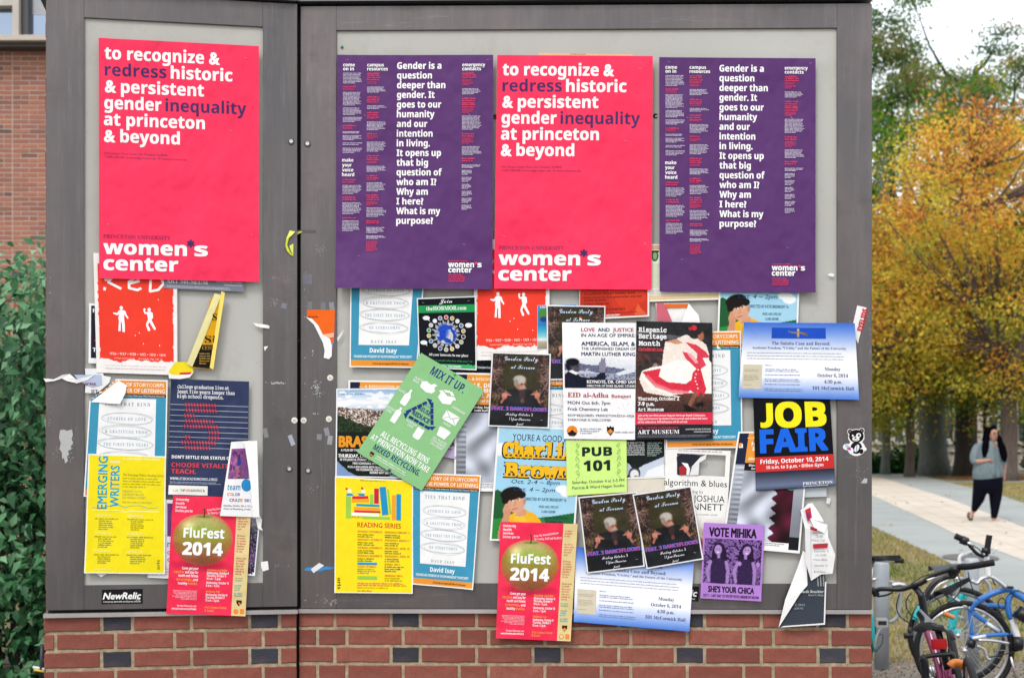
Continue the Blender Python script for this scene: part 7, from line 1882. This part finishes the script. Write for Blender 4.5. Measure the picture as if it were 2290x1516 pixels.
def wheel(root, c, axis, R_=.335, tyre=M_RUB, spokes=28, rimm=M_SIL):
    """c centre, axis unit vector"""
    a = Vector(axis).normalized(); u = a.cross(Vector((0, 0, 1))).normalized(); v = u.cross(a).normalized(); c = Vector(c)
    def ring(rad, tr, mat, name, par, n=44, m=8):
        bm = bmesh.new(); rs = []
        for i in range(n):
            t = 2 * math.pi * i / n; o = u * math.cos(t) + v * math.sin(t)
            rs.append([bm.verts.new(c + o * (rad + tr[0] * math.cos(2 * math.pi * k / m)) + a * tr[1] * math.sin(2 * math.pi * k / m)) for k in range(m)])
        for i in range(n):
            for k in range(m): bm.faces.new((rs[i][k], rs[(i + 1) % n][k], rs[(i + 1) % n][(k + 1) % m], rs[i][(k + 1) % m]))
        bmesh.ops.recalc_face_normals(bm, faces=bm.faces)
        return bm_obj(name, bm, mat, par, smooth=True)
    w = ring(R_ - .019, (.019, .018), tyre, 'wheel', root); w.name = 'wheel'
    ring(R_ - .047, (.012, .011), rimm, 'rim', w)
    bm = bmesh.new()
    for i in range(spokes):
        t = 2 * math.pi * i / spokes; o = u * math.cos(t) + v * math.sin(t); o2 = u * math.cos(t + .5) + v * math.sin(t + .5); add_tube(bm, [c + o2 * .02 + a * (.03 if i % 2 else -.03), c + o * (R_ - .06)], .0013, 4, False)
    bm_obj('spokes', bm, M_SIL, w)
    tube_obj('hub', [c - a * .05, c - a * .03, c + a * .03, c + a * .05], [.012, .022, .022, .012], M_SIL, w)
    return w
def saddle(root, p, heading, lean=0.0, L=.27, W=.19, mat=None, top=None, name='saddle'):
    """p: rear centre of the top; heading: unit vector to the nose"""
    h = Vector(heading).normalized(); s_ = h.cross(Vector((0, 0, 1))).normalized(); up = s_.cross(h).normalized()
    up = (up * math.cos(lean) - s_ * math.sin(lean)).normalized(); s_ = h.cross(up).normalized(); p = Vector(p)
    bm = bmesh.new(); n = 11; m = 12; rs = []
    for i in range(n):
        t = i / (n - 1); w = (W / 2 - .024) * (.5 + .5 * math.cos(math.pi * min(1, t / .72))) + .024
        w *= math.sin(min(1, t * 4 + .45) * math.pi / 2)
        if t > .92: w *= .75
        rs.append([bm.verts.new(p + h * (t * L - .03 * (1 - abs(-1 + 2 * k / m)) * (t < .1)) + s_ * (w * (-1 + 2 * k / m)) + up * (-abs(-1 + 2 * k / m) ** 2.2 * (.046 - .02 * t) + .014 * t)) for k in range(m + 1)])
    for i in range(n - 1):
        for k in range(m):
            f = bm.faces.new((rs[i][k], rs[i][k + 1], rs[i + 1][k + 1], rs[i + 1][k]))
            f.material_index = 1 if top and i >= 3 and abs(k - m / 2 + .5) < 3.2 else 0
    bmesh.ops.solidify(bm, geom=bm.faces[:], thickness=.018)
    bmesh.ops.recalc_face_normals(bm, faces=bm.faces)
    o = bm_obj(name, bm, mat or M_RUB, root, smooth=True)
    if top: o.data.materials.append(top)
    for q in (-.02, .02): tube_obj('saddle_rail', [p + h * .05 + s_ * q - up * .03, p + h * .2 + s_ * q - up * .035], .004, M_SIL, o)
    return o

# 1 magenta bicycle, seen from behind
b1 = empty('bicycle', (2.3, 7.2, 0)); tag(b1, 'nearest bicycle, magenta frame with black saddle and red rear reflector, seen from behind', 'bicycle', 'bicycles parked right of the kiosk')
tb('handlebar', b1, [(100, 800), (160, 788), (310, 792), (400, 765), (480, 738), (560, 685), (680, 640), (800, 606)], 7.95, .0135, M_BLK, 7.75)
tb('grip', b1, [(790, 608), (880, 604), (1068, 572)], 7.75, .0185, M_RUB, 7.62); tb('grip', b1, [(60, 800), (90, 806), (112, 842)], 7.95, .019, M_RUB)
tb('brake_lever', b1, [(690, 655), (600, 690), (520, 720)], 7.8, .007, M_SIL); tb('brake_lever', b1, [(115, 850), (190, 838), (240, 815)], 7.95, .006, M_BLK)
tb('clamp', b1, [(700, 640), (735, 690), (775, 640)], 7.78, .012, M_BLK); tb('shifter', b1, [(715, 640), (780, 620)], 7.76, .024, M_BLK)
tb('stem', b1, [(405, 762), (440, 790), (470, 835)], 7.9, .019, M_BLK, 7.85); tb('steerer', b1, [(470, 815), (505, 1000), (530, 1100)], 7.85, .021, M_BLK)
_o = tb('bell', b1, [(238, 762), (290, 752), (338, 762)], 7.93, .014, M_SIL)
for p_ in ([(300, 825), (272, 920), (300, 1010), (400, 1080)], [(395, 815), (350, 890), (372, 980), (440, 1035)], [(500, 835), (590, 860), (635, 910), (630, 960)], [(770, 670), (800, 760), (760, 850), (690, 900)], [(390, 750), (480, 690), (640, 640)]): tb('cable', b1, p_, 7.85, .0035, M_BLK, seg=6)
sp1 = air(*cc(600, 1085), 7.05); saddle(b1, sp1 + Vector((0.01, 0, -.015)), (-.05, 1, .20), -.22, .28, .25, M_RUB, M_SADP)
scr = air(*cc(700, 1030), 6.99)
tb('saddle_trim', b1, [(655, 985), (690, 1000), (740, 1022)], 7.1, .012, M_ORGT)
tb('seat_post', b1, [(600, 1090), (640, 1230), (690, 1450)], 7.1, .017, M_BLK, sm=False); tb('seat_clamp', b1, [(560, 1100), (650, 1110)], 7.08, .018, M_BLK)
tb('frame', b1, [(520, 1120), (560, 1230), (610, 1380), (650, 1560)], 7.55, .022, M_PURP, 7.2); tb('frame', b1, [(690, 1440), (720, 1560), (760, 1700)], 7.1, .024, M_PURP, sm=False); tb('frame', b1, [(560, 1160), (640, 1330), (700, 1440)], 7.5, .018, M_PURP, 7.15); tb('frame_decal', b1, [(545, 1140), (590, 1290), (625, 1400)], 7.42, .004, M_SIL, 7.25)
_rp = [air(*cc(x, y), 7.0) for x, y in ((556, 1200), (684, 1196), (690, 1278), (566, 1284))]
bm = bmesh.new(); f1 = [bm.verts.new(p) for p in _rp]; f2 = [bm.verts.new(p + Vector((0, .02, 0))) for p in _rp]; bm.faces.new(f1); bm.faces.new(f2[::-1])
for i in range(4): bm.faces.new((f1[i], f2[i], f2[(i + 1) % 4], f1[(i + 1) % 4]))
bmesh.ops.recalc_face_normals(bm, faces=bm.faces); bmesh.ops.bevel(bm, geom=bm.edges[:], offset=.004, segments=2, affect='EDGES'); bm_obj('reflector', bm, M_RED, b1)
tb('rack', b1, [(470, 1350), (500, 1380), (510, 1560)], 7.0, .02, M_BLK); tb('rack', b1, [(470, 1350), (560, 1330), (700, 1320), (735, 1330), (740, 1480)], 7.0, .012, M_BLK)
for x_ in (545, 565): tb('brake_arm', b1, [(x_, 1420), (x_ + 20, 1500)], 6.95, .006, M_SIL, sm=False)
tb('cable', b1, [(680, 1130), (700, 1240), (696, 1300)], 7.0, .004, M_BLK, seg=6)
wheel(b1, (2.20, 6.70, .335), (1, -.22, .16)); wheel(b1, (2.47, 7.85, .335), (1, -.26, .16))
lk = tb('cable_lock', None, [(712, 1420), (740, 1392), (800, 1400), (850, 1450), (878, 1520), (880, 1640), (800, 1700)], 6.9, .021, M_ORG); tag(lk, 'thick orange cable lock looped round the magenta bicycle', 'bike lock')

# 2 blue and white bicycle
b2 = empty('bicycle', (3.2, 9.6, 0)); tag(b2, 'blue and white curved-frame bicycle at the right picture edge', 'bicycle', 'bicycles parked right of the kiosk')
Z = 9.6
tb('frame', b2, [(868, 965), (905, 915), (980, 862), (1090, 812), (1190, 790), (1260, 830), (1340, 890)], Z, .021, M_BLUE, Z - .1)
tb('frame', b2, [(868, 965), (950, 932), (1080, 924), (1190, 948)], Z, .017, M_BLUE); tb('frame', b2, [(1300, 860), (1225, 828), (1185, 880), (1184, 960), (1212, 1030)], Z - .05, .022, M_BLUE)
tb('frame', b2, [(1208, 1015), (1236, 1110), (1262, 1195)], Z - .05, .022, M_WHT); tb('frame', b2, [(868, 965), (985, 1045), (1150, 1165), (1260, 1192)], Z, .017, M_BLUE); tb('frame', b2, [(1010, 1065), (1110, 1135)], Z - .012, .012, M_WHT, sm=False)
tb('seat_stay', b2, [(868, 965), (878, 1060), (888, 1160)], Z, .013, M_BLUE); tb('chain_stay', b2, [(868, 1182), (1000, 1168), (1236, 1150)], Z - .03, .014, M_BLUE); tb('chain_stay', b2, [(890, 1190), (1000, 1170)], Z - .042, .011, M_WHT, sm=False)
tb('seat_post', b2, [(838, 935), (760, 878), (690, 822)], Z, .014, M_SIL, sm=False); tb('seat_collar', b2, [(815, 915), (850, 945)], Z - .004, .019, M_SIL, sm=False)
saddle(b2, air(*cc(610, 800), Z), (.86, .3, .25), .2, .26, .20)
tb('stem', b2, [(1002, 525), (1012, 610), (1022, 690)], Z - .1, .020, M_WHT); tb('fork_crown', b2, [(885, 720), (930, 742), (965, 706), (1035, 690), (1100, 725), (1165, 778)], Z - .1, .013, M_SIL); tb('head_collar', b2, [(1135, 770), (1225, 775)], Z - .1, .008, M_BLK, sm=False)
tb('handlebar', b2, [(850, 410), (885, 455), (935, 505), (1000, 525), (1012, 480)], Z - .1, .012, M_BLK); tb('grip', b2, [(752, 357), (800, 380), (852, 412)], Z - .12, .021, M_RUB); tb('grip', b2, [(1030, 350), (1020, 410), (1010, 475)], Z - .15, .020, M_RUB)
tb('shifter', b2, [(800, 385), (850, 405)], Z - .12, .029, M_BLK, sm=False); tb('shifter', b2, [(1006, 455), (1000, 500)], Z - .14, .030, M_BLK, sm=False); tb('brake_lever', b2, [(850, 410), (905, 438)], Z - .16, .008, M_SIL, sm=False); tb('brake_lever', b2, [(1060, 500), (1080, 465), (1100, 448)], Z - .2, .004, M_SIL)
tb('basket_stem', b2, [(785, 590), (790, 525), (840, 505), (890, 490)], Z - .05, .012, M_WHT)
for p_ in ([(870, 430), (940, 460), (975, 510)], [(855, 650), (880, 750), (920, 850), (950, 880)], [(1030, 600), (1050, 700), (1080, 760)], [(1000, 960), (1060, 975), (1130, 960), (1165, 900), (1130, 860), (1100, 900), (1120, 950)], [(1200, 820), (1260, 800), (1320, 830)], [(650, 700), (560, 800), (530, 860)]): tb('cable', b2, p_, Z - .1, .004, M_BLK, seg=6)
c2 = air(*cc(822, 1290), Z); wheel(b2, (c2.x, c2.y, .335), (.08, 1, .03)); wheel(b2, (c2.x + 1.06, c2.y - .12, .335), (.1, 1, .03))
tb('chain_ring', b2, [(1225, 1232), (1290, 1232)], Z - .06, .05, M_BLK, sm=False); tb('chain', b2, [(900, 1210), (1050, 1205), (1260, 1240)], Z - .07, .005, M_BLK); tb('chain', b2, [(1000, 1350), (1150, 1320), (1300, 1280)], Z - .07, .004, M_BLK)
tb('cassette', b2, [(855, 1225), (905, 1240)], Z - .03, .032, M_BLK, sm=False); tb('derailleur', b2, [(930, 1250), (985, 1280), (1010, 1350), (1040, 1360)], Z - .07, .011, M_SIL); tb('crank', b2, [(940, 1205), (1060, 1210), (1190, 1232)], Z - .1, .011, M_SIL)
tb('kickstand', b2, [(1205, 1340), (1225, 1430), (1245, 1516)], Z - .1, .007, M_SIL, sm=False); tb('front_bag', b2, [(1275, 1040), (1330, 960)], Z - .1, .055, M_BLK, sm=False)
_r2 = Sheet.__new__(Sheet)

# 3 teal bicycle behind them
b3 = empty('bicycle', (3.0, 10.3, 0)); tag(b3, 'teal bicycle with silver stem and grey saddle standing behind the blue one', 'bicycle', 'bicycles parked right of the kiosk')
Z = 10.25
tb('stem', b3, [(760, 690), (768, 760), (752, 860)], Z, .026, M_SIL); tb('fork', b3, [(745, 850), (748, 920), (742, 1000), (720, 1110)], Z, .030, M_TEAL); tb('fork', b3, [(800, 830), (775, 900), (768, 980)], Z, .022, M_TEAL); tb('frame', b3, [(700, 1100), (745, 1140), (790, 1150)], Z, .028, M_TEAL)
tb('frame', b3, [(470, 935), (440, 990), (425, 1040)], Z, .022, M_TEAL); tb('frame', b3, [(690, 870), (700, 780), (740, 740)], Z, .012, M_TEAL); tb('frame', b3, [(805, 820), (830, 830), (835, 870)], Z, .014, M_TEAL)
tb('mudguard', b3, [(500, 860), (560, 760), (640, 700), (740, 680)], Z + .05, .022, M_BLK); tb('mudguard', b3, [(520, 900), (600, 770), (700, 715)], Z + .02, .006, M_SIL)
tb('lamp', b3, [(650, 775), (690, 815)], Z - .1, .03, M_SIL, sm=False); tb('brake', b3, [(600, 830), (660, 815), (700, 850)], Z - .05, .014, M_BLK)
saddle(b3, air(*cc(560, 600), Z + .3), (1, .2, .02), 0, .26, .16, M_GREY)
c3 = air(*cc(790, 1180), Z); wheel(b3, (c3.x - .02, c3.y, .36), (.15, 1, 0), .35, rimm=M_GREY); wheel(b3, (c3.x - .9, c3.y + .25, .36), (.2, 1, 0), .35)
tb('pedal', b3, [(335, 1170), (405, 1165)], 9.9, .022, M_BLK, sm=False); tb('crank', b3, [(380, 1100), (385, 1170)], 9.9, .012, M_BLK, sm=False)

# 4 teal bicycle mostly behind the kiosk
b4 = empty('bicycle', (2.5, 9.9, 0)); tag(b4, 'teal bicycle mostly hidden behind the kiosk, only its black saddle and pedal showing', 'bicycle', 'bicycles parked right of the kiosk')
Z = 9.7
saddle(b4, air(*cc(50, 520), Z), (1, .5, -.06), .15, .27, .22); tb('grip', b4, [(215, 540), (260, 556), (330, 560)], Z + .3, .017, M_RUB); tb('handlebar', b4, [(215, 545), (120, 540), (60, 560)], Z + .3, .011, M_BLK)
tb('seat_post', b4, [(70, 560), (62, 700), (50, 900)], Z, .015, M_SIL, sm=False); tb('frame', b4, [(50, 900), (70, 1060), (95, 1290)], Z, .016, M_TEAL); tb('frame', b4, [(50, 900), (-100, 1000), (-240, 1000)], Z, .018, M_TEAL); tb('chain_stay', b4, [(92, 1290), (0, 1290), (-80, 1290)], Z, .010, M_TEAL)
bm = bmesh.new(); p_ = air(*cc(148, 1062), Z - .1); add_box(bm, p_ - Vector((.042, .03, .030)), p_ + Vector((.042, .03, .030))); bmesh.ops.bevel(bm, geom=bm.edges[:], offset=.006, segments=2, affect='EDGES'); bm_obj('pedal', bm, M_SIL, b4)
bm = bmesh.new(); add_box(bm, p_ - Vector((.028, .034, .014)), p_ + Vector((.028, .034, .014))); bm_obj('pedal_core', bm, M_BLK, b4)
tb('crank', b4, [(150, 1100), (110, 1180), (92, 1280)], Z - .06, .008, M_SIL); tb('cable', b4, [(110, 1170), (160, 1160), (150, 1240), (100, 1300)], Z - .05, .003, M_BLK, seg=6); wheel(b4, (air(*cc(-330, 1290), Z).x, Z, .335), (.2, 1, .05)); tb('reflector_mount', b4, [(85, 700), (96, 720)], Z, .02, M_SIL, sm=False)
wheel(b4, (air(*cc(-330, 1290), Z).x - 1.03, Z + .2, .335), (.2, 1, .05))

# rack posts with side loops
M_POST = plain('painted_steel_post', (.30, .33, .36), .5, .2, var=.12, nscale=4)
def rack(label, px, Z, ztop, loop):
    p = at(px, Z); root = empty('bike_rack_post', (p.x, Z, p.z)); tag(root, label, 'bike rack', 'bike rack posts')
    bm = bmesh.new(); add_tube(bm, [(p.x, Z, p.z - .05), (p.x, Z, ztop - .02), (p.x, Z, ztop)], [.0575, .0575, .045], 20)
    bmesh.ops.recalc_face_normals(bm, faces=bm.faces); bm_obj('post', bm, M_POST, root, smooth=True)
    for s_ in (1, -1):
        pts = [Vector((p.x + s_ * x, Z + .02, z)) for x, z in ((.05, ztop - .16), (.10, ztop - .165), (.145, ztop - .22), (.15, ztop - .32), (.13, ztop - .42), (.09, ztop - .46), (.05, ztop - .47))]
        tube_obj('loop', smooth(pts), .014, M_POST, root, 10)
rack('grey steel rack post with side loop, just right of the kiosk', 1971.5, 11.0, .84, 1); rack('grey steel rack post behind the blue bicycle', 2173, 11.1, .86, 1)

# thin dark pole with yellow and white bands at the lower left
pl = empty('marker_pole', (at(96, 9.0).x, 9.0, 0)); tag(pl, 'thin black pole with a yellow and white band, lower left beside the kiosk', 'pole')
q0, q1, q2 = air(94, 1440, 9), air(92, 1500, 9), air(90, 1560, 9)
tube_obj('shaft', [q0, q1, q2], .012, M_BLK, pl); tube_obj('band', [air(74, 1491, 9), air(100, 1496, 9)], .010, plain('white_band', (.6, .6, .6), .4), pl); tube_obj('band', [air(76, 1497, 8.99), air(98, 1501, 8.99)], .007, plain('yellow_band', (.6, .42, .03), .4), pl)

# ================================================================== the walker
M_SKIN = plain('skin', (.36, .185, .13), .5, var=.06); M_HAIR = plain('black_hair', (.003, .0026, .004), .8, spec=.0); _b = NT('grey_blue_blouse'); _n = _b.noise(7, 4, .6, (1.4, 1.4, .5)); _b.base(_b.ramp(_n, [(.3, (.105, .145, .165)), (.7, (.15, .195, .215))])); _b.set(Roughness=.85); _b.bump(_b.noise(5, 3, .6, (1.6, 1.6, .5)), .9, .05); M_BLOUSE = _b.m; M_TROUS = plain('black_trousers', (.004, .004, .009), .9, spec=.05); M_SAND = plain('sandal', (.05, .035, .03), .6); M_LIP = plain('lips', (.28, .07, .06), .5); M_EYE = plain('eye_dark', (.015, .01, .01), .2)
WZ = 24.3
k5 = lambda x, y: (2130 + x / 5.83, 930 + y / 5.83)
SC = WZ / F / 5.83                       # metres per enlarged-photo pixel
def wp(x, y, d=0.0):
    p = air(*k5(x, y), WZ); return Vector((p.x, WZ + d, p.z))
def loft(bm, rings, seg=16):
    """rings: (x, y, half width, depth radius, depth offset); horizontal ellipses or along a limb"""
    pts = [wp(r_[0], r_[1], r_[4] if len(r_) > 4 else 0) for r_ in rings]; out = []
    for i, r_ in enumerate(rings):
        d = (pts[min(i + 1, len(pts) - 1)] - pts[max(i - 1, 0)]).normalized()
        y_ = Vector((0, 1, 0)); x_ = d.cross(y_)
        x_ = x_.normalized() if x_.length > .2 else Vector((1, 0, 0)); y2 = x_.cross(d).normalized()
        out.append([bm.verts.new(pts[i] + x_ * math.cos(2 * math.pi * k / seg) * r_[2] * SC + y2 * math.sin(2 * math.pi * k / seg) * r_[3]) for k in range(seg)])
    for a, b in zip(out, out[1:]):
        for k in range(seg): bm.faces.new((a[k], a[(k + 1) % seg], b[(k + 1) % seg], b[k]))
    bm.faces.new(out[0][::-1]); bm.faces.new(out[-1])
def remeshed(name, bm, mat, parent, vox=.012, sm=4):
    bmesh.ops.recalc_face_normals(bm, faces=bm.faces)
    me = bpy.data.meshes.new(name); bm.to_mesh(me); bm.free()
    o = bpy.data.objects.new(name, me); COL.objects.link(o)
    m = o.modifiers.new('r', 'REMESH'); m.mode = 'VOXEL'; m.voxel_size = vox; m.use_smooth_shade = True
    s2 = o.modifiers.new('s', 'SMOOTH'); s2.iterations = sm; s2.factor = .5
    dg = bpy.context.evaluated_depsgraph_get(); me2 = bpy.data.meshes.new_from_object(o.evaluated_get(dg))
    bpy.data.objects.remove(o); me2.materials.clear(); me2.materials.append(mat); me2.name = name
    me2.polygons.foreach_set('use_smooth', np.ones(len(me2.polygons), bool))
    return link_mesh(name, me2, parent)
wm = empty('person', (8.0, WZ, gz(WZ))); tag(wm, 'walker with long black hair in a grey-blue blouse, black trousers and sandals', 'person')
bm = bmesh.new()
loft(bm, [(535, 160, 20, .05), (532, 175, 42, .075), (528, 200, 56, .09, -.01), (524, 235, 62, .095, -.012), (522, 270, 60, .09, -.012), (522, 300, 50, .08, -.014), (522, 325, 34, .065, -.014), (523, 345, 20, .04, -.012)])
loft(bm, [(505, 290, 36, .055, .01), (505, 350, 36, .055, .01), (500, 390, 60, .07, .01)]); loft(bm, [(500, 375, 110, .09), (490, 430, 150, .12), (475, 560, 150, .14), (468, 700, 165, .15), (465, 800, 165, .15)])
loft(bm, [(335, 415, 46, .06), (290, 500, 40, .055, -.02), (262, 585, 34, .05, -.05), (250, 600, 30, .045, -.08)], 12); loft(bm, [(252, 600, 32, .045, -.08), (330, 592, 30, .04, -.14), (410, 580, 20, .028, -.18)], 12)
loft(bm, [(640, 430, 42, .06), (662, 540, 38, .055), (672, 660, 30, .045, -.02), (668, 740, 22, .03, -.03), (665, 775, 17, .024, -.03)], 12)
loft(bm, [(390, 800, 75, .11), (365, 980, 62, .09, .02), (345, 1100, 48, .07, .03), (305, 1230, 30, .05, .10), (280, 1275, 22, .04, .12)], 14); loft(bm, [(560, 800, 75, .11), (555, 980, 62, .09), (547, 1100, 50, .07, -.03), (530, 1290, 32, .05, -.05), (522, 1370, 24, .04, -.05)], 14)
loft(bm, [(522, 1362, 24, .045, -.05), (540, 1392, 32, .05, -.08), (575, 1402, 32, .045, -.12), (600, 1408, 22, .035, -.14)], 12); loft(bm, [(282, 1262, 24, .04, .12), (268, 1300, 32, .035, .09), (258, 1330, 34, .03, .05), (256, 1345, 24, .022, .03)], 12)
# nose and ears, hands with fingers
loft(bm, [(545, 235, 5, .01, -.10), (550, 262, 9, .018, -.112), (548, 272, 6, .012, -.105)], 8)
for hx, hy, hd, sg in ((425, 578, -.19, 1), (665, 790, -.03, 0)):
    if sg: loft(bm, [(405, 578, 20, .026, -.18), (435, 572, 24, .022, -.2), (455, 572, 20, .02, -.205)], 10)
    else: loft(bm, [(665, 765, 17, .022, -.03), (666, 790, 22, .022, -.03), (668, 812, 20, .02, -.03)], 10)
body = remeshed('body', bm, M_SKIN, wm, .0115, 3)
bm = bmesh.new()
for i, (x0, y0, x1, y1, x2, y2) in enumerate(((450, 560, 466, 562, 468, 575), (452, 570, 470, 574, 468, 586), (450, 580, 466, 586, 462, 594), (446, 588, 458, 596, 452, 600))):
    add_tube(bm, [wp(x0, y0, -.205), wp(x1, y1, -.215), wp(x2, y2, -.2)], [.009, .0085, .0065], 8)
add_tube(bm, [wp(425, 560, -.2), wp(440, 548, -.215), wp(452, 552, -.215)], [.010, .009, .007], 8)
for i in range(4): add_tube(bm, [wp(656 + i * 7, 808, -.03), wp(656 + i * 7, 828 - abs(i - 1.5) * 3, -.035), wp(655 + i * 7, 842 - abs(i - 1.5) * 4, -.025)], [.009, .0085, .0065], 8)
add_tube(bm, [wp(650, 785, -.04), wp(644, 802, -.05), wp(646, 816, -.05)], [.010, .009, .007], 8)
bmesh.ops.recalc_face_normals(bm, faces=bm.faces); bm_obj('fingers', bm, M_SKIN, wm, smooth=True)
bm = bmesh.new()
loft(bm, [(510, 350, 64, .08, .01), (495, 372, 120, .11), (485, 400, 168, .135), (478, 450, 172, .155), (468, 560, 176, .175, -.01), (462, 660, 190, .19, -.015), (462, 740, 203, .195, -.01), (466, 790, 200, .19), (470, 818, 190, .18)])
loft(bm, [(350, 385, 56, .085), (312, 440, 60, .085), (275, 520, 56, .08, -.03), (258, 580, 44, .068, -.06), (262, 604, 36, .055, -.09), (292, 592, 34, .05, -.12)], 14)
loft(bm, [(622, 395, 50, .08), (648, 470, 50, .08), (664, 560, 46, .07), (674, 640, 40, .062), (678, 680, 34, .055)], 14)
remeshed('blouse', bm, M_BLOUSE, wm, .013, 4)
bm = bmesh.new(); vs = [bm.verts.new(wp(x, y, d)) for x, y, d in ((478, 352, -.09), (505, 356, -.10), (532, 372, -.115), (548, 350, -.09), (536, 440, -.168), (522, 436, -.168))]
bm.faces.new((vs[0], vs[1], vs[5])); bm.faces.new((vs[1], vs[2], vs[5])); bm.faces.new((vs[2], vs[4], vs[5])); bm.faces.new((vs[2], vs[3], vs[4])); bmesh.ops.solidify(bm, geom=bm.faces[:], thickness=.006); bm_obj('neckline', bm, M_SKIN, wm)
bm = bmesh.new()
for pts in ([(528, 440, -.165), (520, 560, -.188), (512, 700, -.205), (516, 800, -.19)], [(330, 600, -.12), (380, 690, -.175), (400, 780, -.17)], [(560, 640, -.18), (600, 720, -.16), (590, 800, -.15)], [(420, 640, -.19), (450, 720, -.205), (500, 800, -.195)], [(610, 470, -.12), (600, 560, -.13)], [(300, 800, -.05), (330, 760, -.12)]):
    add_tube(bm, [wp(*p) for p in pts], .008, 6)
bmesh.ops.recalc_face_normals(bm, faces=bm.faces); bm_obj('cloth_fold', bm, M_BLOUSE, wm, smooth=True)
bm = bmesh.new()
loft(bm, [(466, 775, 190, .175), (465, 830, 192, .18), (464, 940, 186, .18), (462, 1010, 120, .15)]); loft(bm, [(372, 850, 98, .16), (365, 960, 92, .15, .02), (345, 1080, 78, .12, .04), (318, 1180, 50, .08, .08), (300, 1238, 34, .06, .11)], 16); loft(bm, [(562, 850, 92, .16), (560, 960, 90, .14, -.01), (552, 1080, 76, .12, -.03), (540, 1220, 54, .08, -.045), (527, 1330, 37, .06, -.05)], 16)
remeshed('trousers', bm, M_TROUS, wm, .013, 4)
bm = bmesh.new()
loft(bm, [(508, 148, 26, .06, .02), (500, 165, 60, .10, .02), (492, 200, 66, .12, .045), (478, 250, 62, .11, .055), (475, 320, 78, .10, .06), (480, 400, 100, .09, .08), (490, 480, 110, .06, .10)])
_hr = random.Random(6)
loft(bm, [(500, 158, 40, .05, -.03), (525, 162, 52, .045, -.045), (560, 178, 26, .03, -.05)], 10)
loft(bm, [(468, 190, 24, .05, -.03), (444, 250, 28, .055, -.03), (424, 320, 42, .05, -.06), (404, 390, 52, .045, -.11), (388, 460, 46, .035, -.14), (372, 530, 22, .02, -.16)], 12)
loft(bm, [(582, 195, 12, .05, .01), (598, 260, 18, .05, .0), (608, 340, 38, .05, -.05), (618, 430, 54, .05, -.11), (634, 520, 46, .04, -.15), (642, 600, 18, .02, -.16)], 12)
for i in range(16):
    sd = i % 2; x0 = (430 + _hr.uniform(-20, 20)) if sd == 0 else (606 + _hr.uniform(-14, 20)); x1 = (372 + _hr.uniform(-26, 40)) if sd == 0 else (640 + _hr.uniform(-44, 26)); yb = _hr.uniform(470, 560) + 50 * sd
    loft(bm, [(x0, 280, 8, .015, -.07), ((x0 + x1) / 2 + _hr.uniform(-12, 12), 400, 10, .014, -.145), (x1, yb, 5, .008, -.17)], 6)
remeshed('hair', bm, M_HAIR, wm, .010, 1)
bm = bmesh.new()
for x, y in ((520, 240), (560, 238)): bmesh.ops.create_uvsphere(bm, u_segments=8, v_segments=6, radius=.012, matrix=Matrix.Translation(wp(x, y, -.108)))
bm_obj('eyes', bm, M_EYE, wm); bm = bmesh.new(); add_tube(bm, [wp(524, 298, -.103), wp(544, 301, -.11), wp(562, 297, -.10)], [.004, .009, .004], 8); bm_obj('mouth', bm, M_LIP, wm)
bm = bmesh.new(); add_tube(bm, [wp(504, 224, -.106), wp(520, 219, -.113), wp(534, 225, -.112)], .005, 6); add_tube(bm, [wp(550, 225, -.112), wp(562, 219, -.106), wp(576, 224, -.09)], .005, 6); bm_obj('eyebrows', bm, M_HAIR, wm)
gzz = lambda: gz(WZ)
for pts in ([(508, 1392, -.02), (545, 1410, -.08), (580, 1417, -.13), (612, 1420, -.16)],):
    bm = bmesh.new(); loft(bm, [(x, y, 9, .05, d) for x, y, d in pts], 12); bm_obj('sandal', bm, M_SAND, wm, smooth=True)
bm = bmesh.new(); loft(bm, [(240, 1262, 9, .04, .13), (226, 1300, 10, .045, .10), (232, 1345, 10, .045, .04), (256, 1360, 10, .03, .0)], 12); loft(bm, [(290, 1300, 6, .01, .06), (262, 1310, 6, .01, .045), (258, 1345, 6, .01, .01)], 8); bm_obj('sandal', bm, M_SAND, wm, smooth=True)
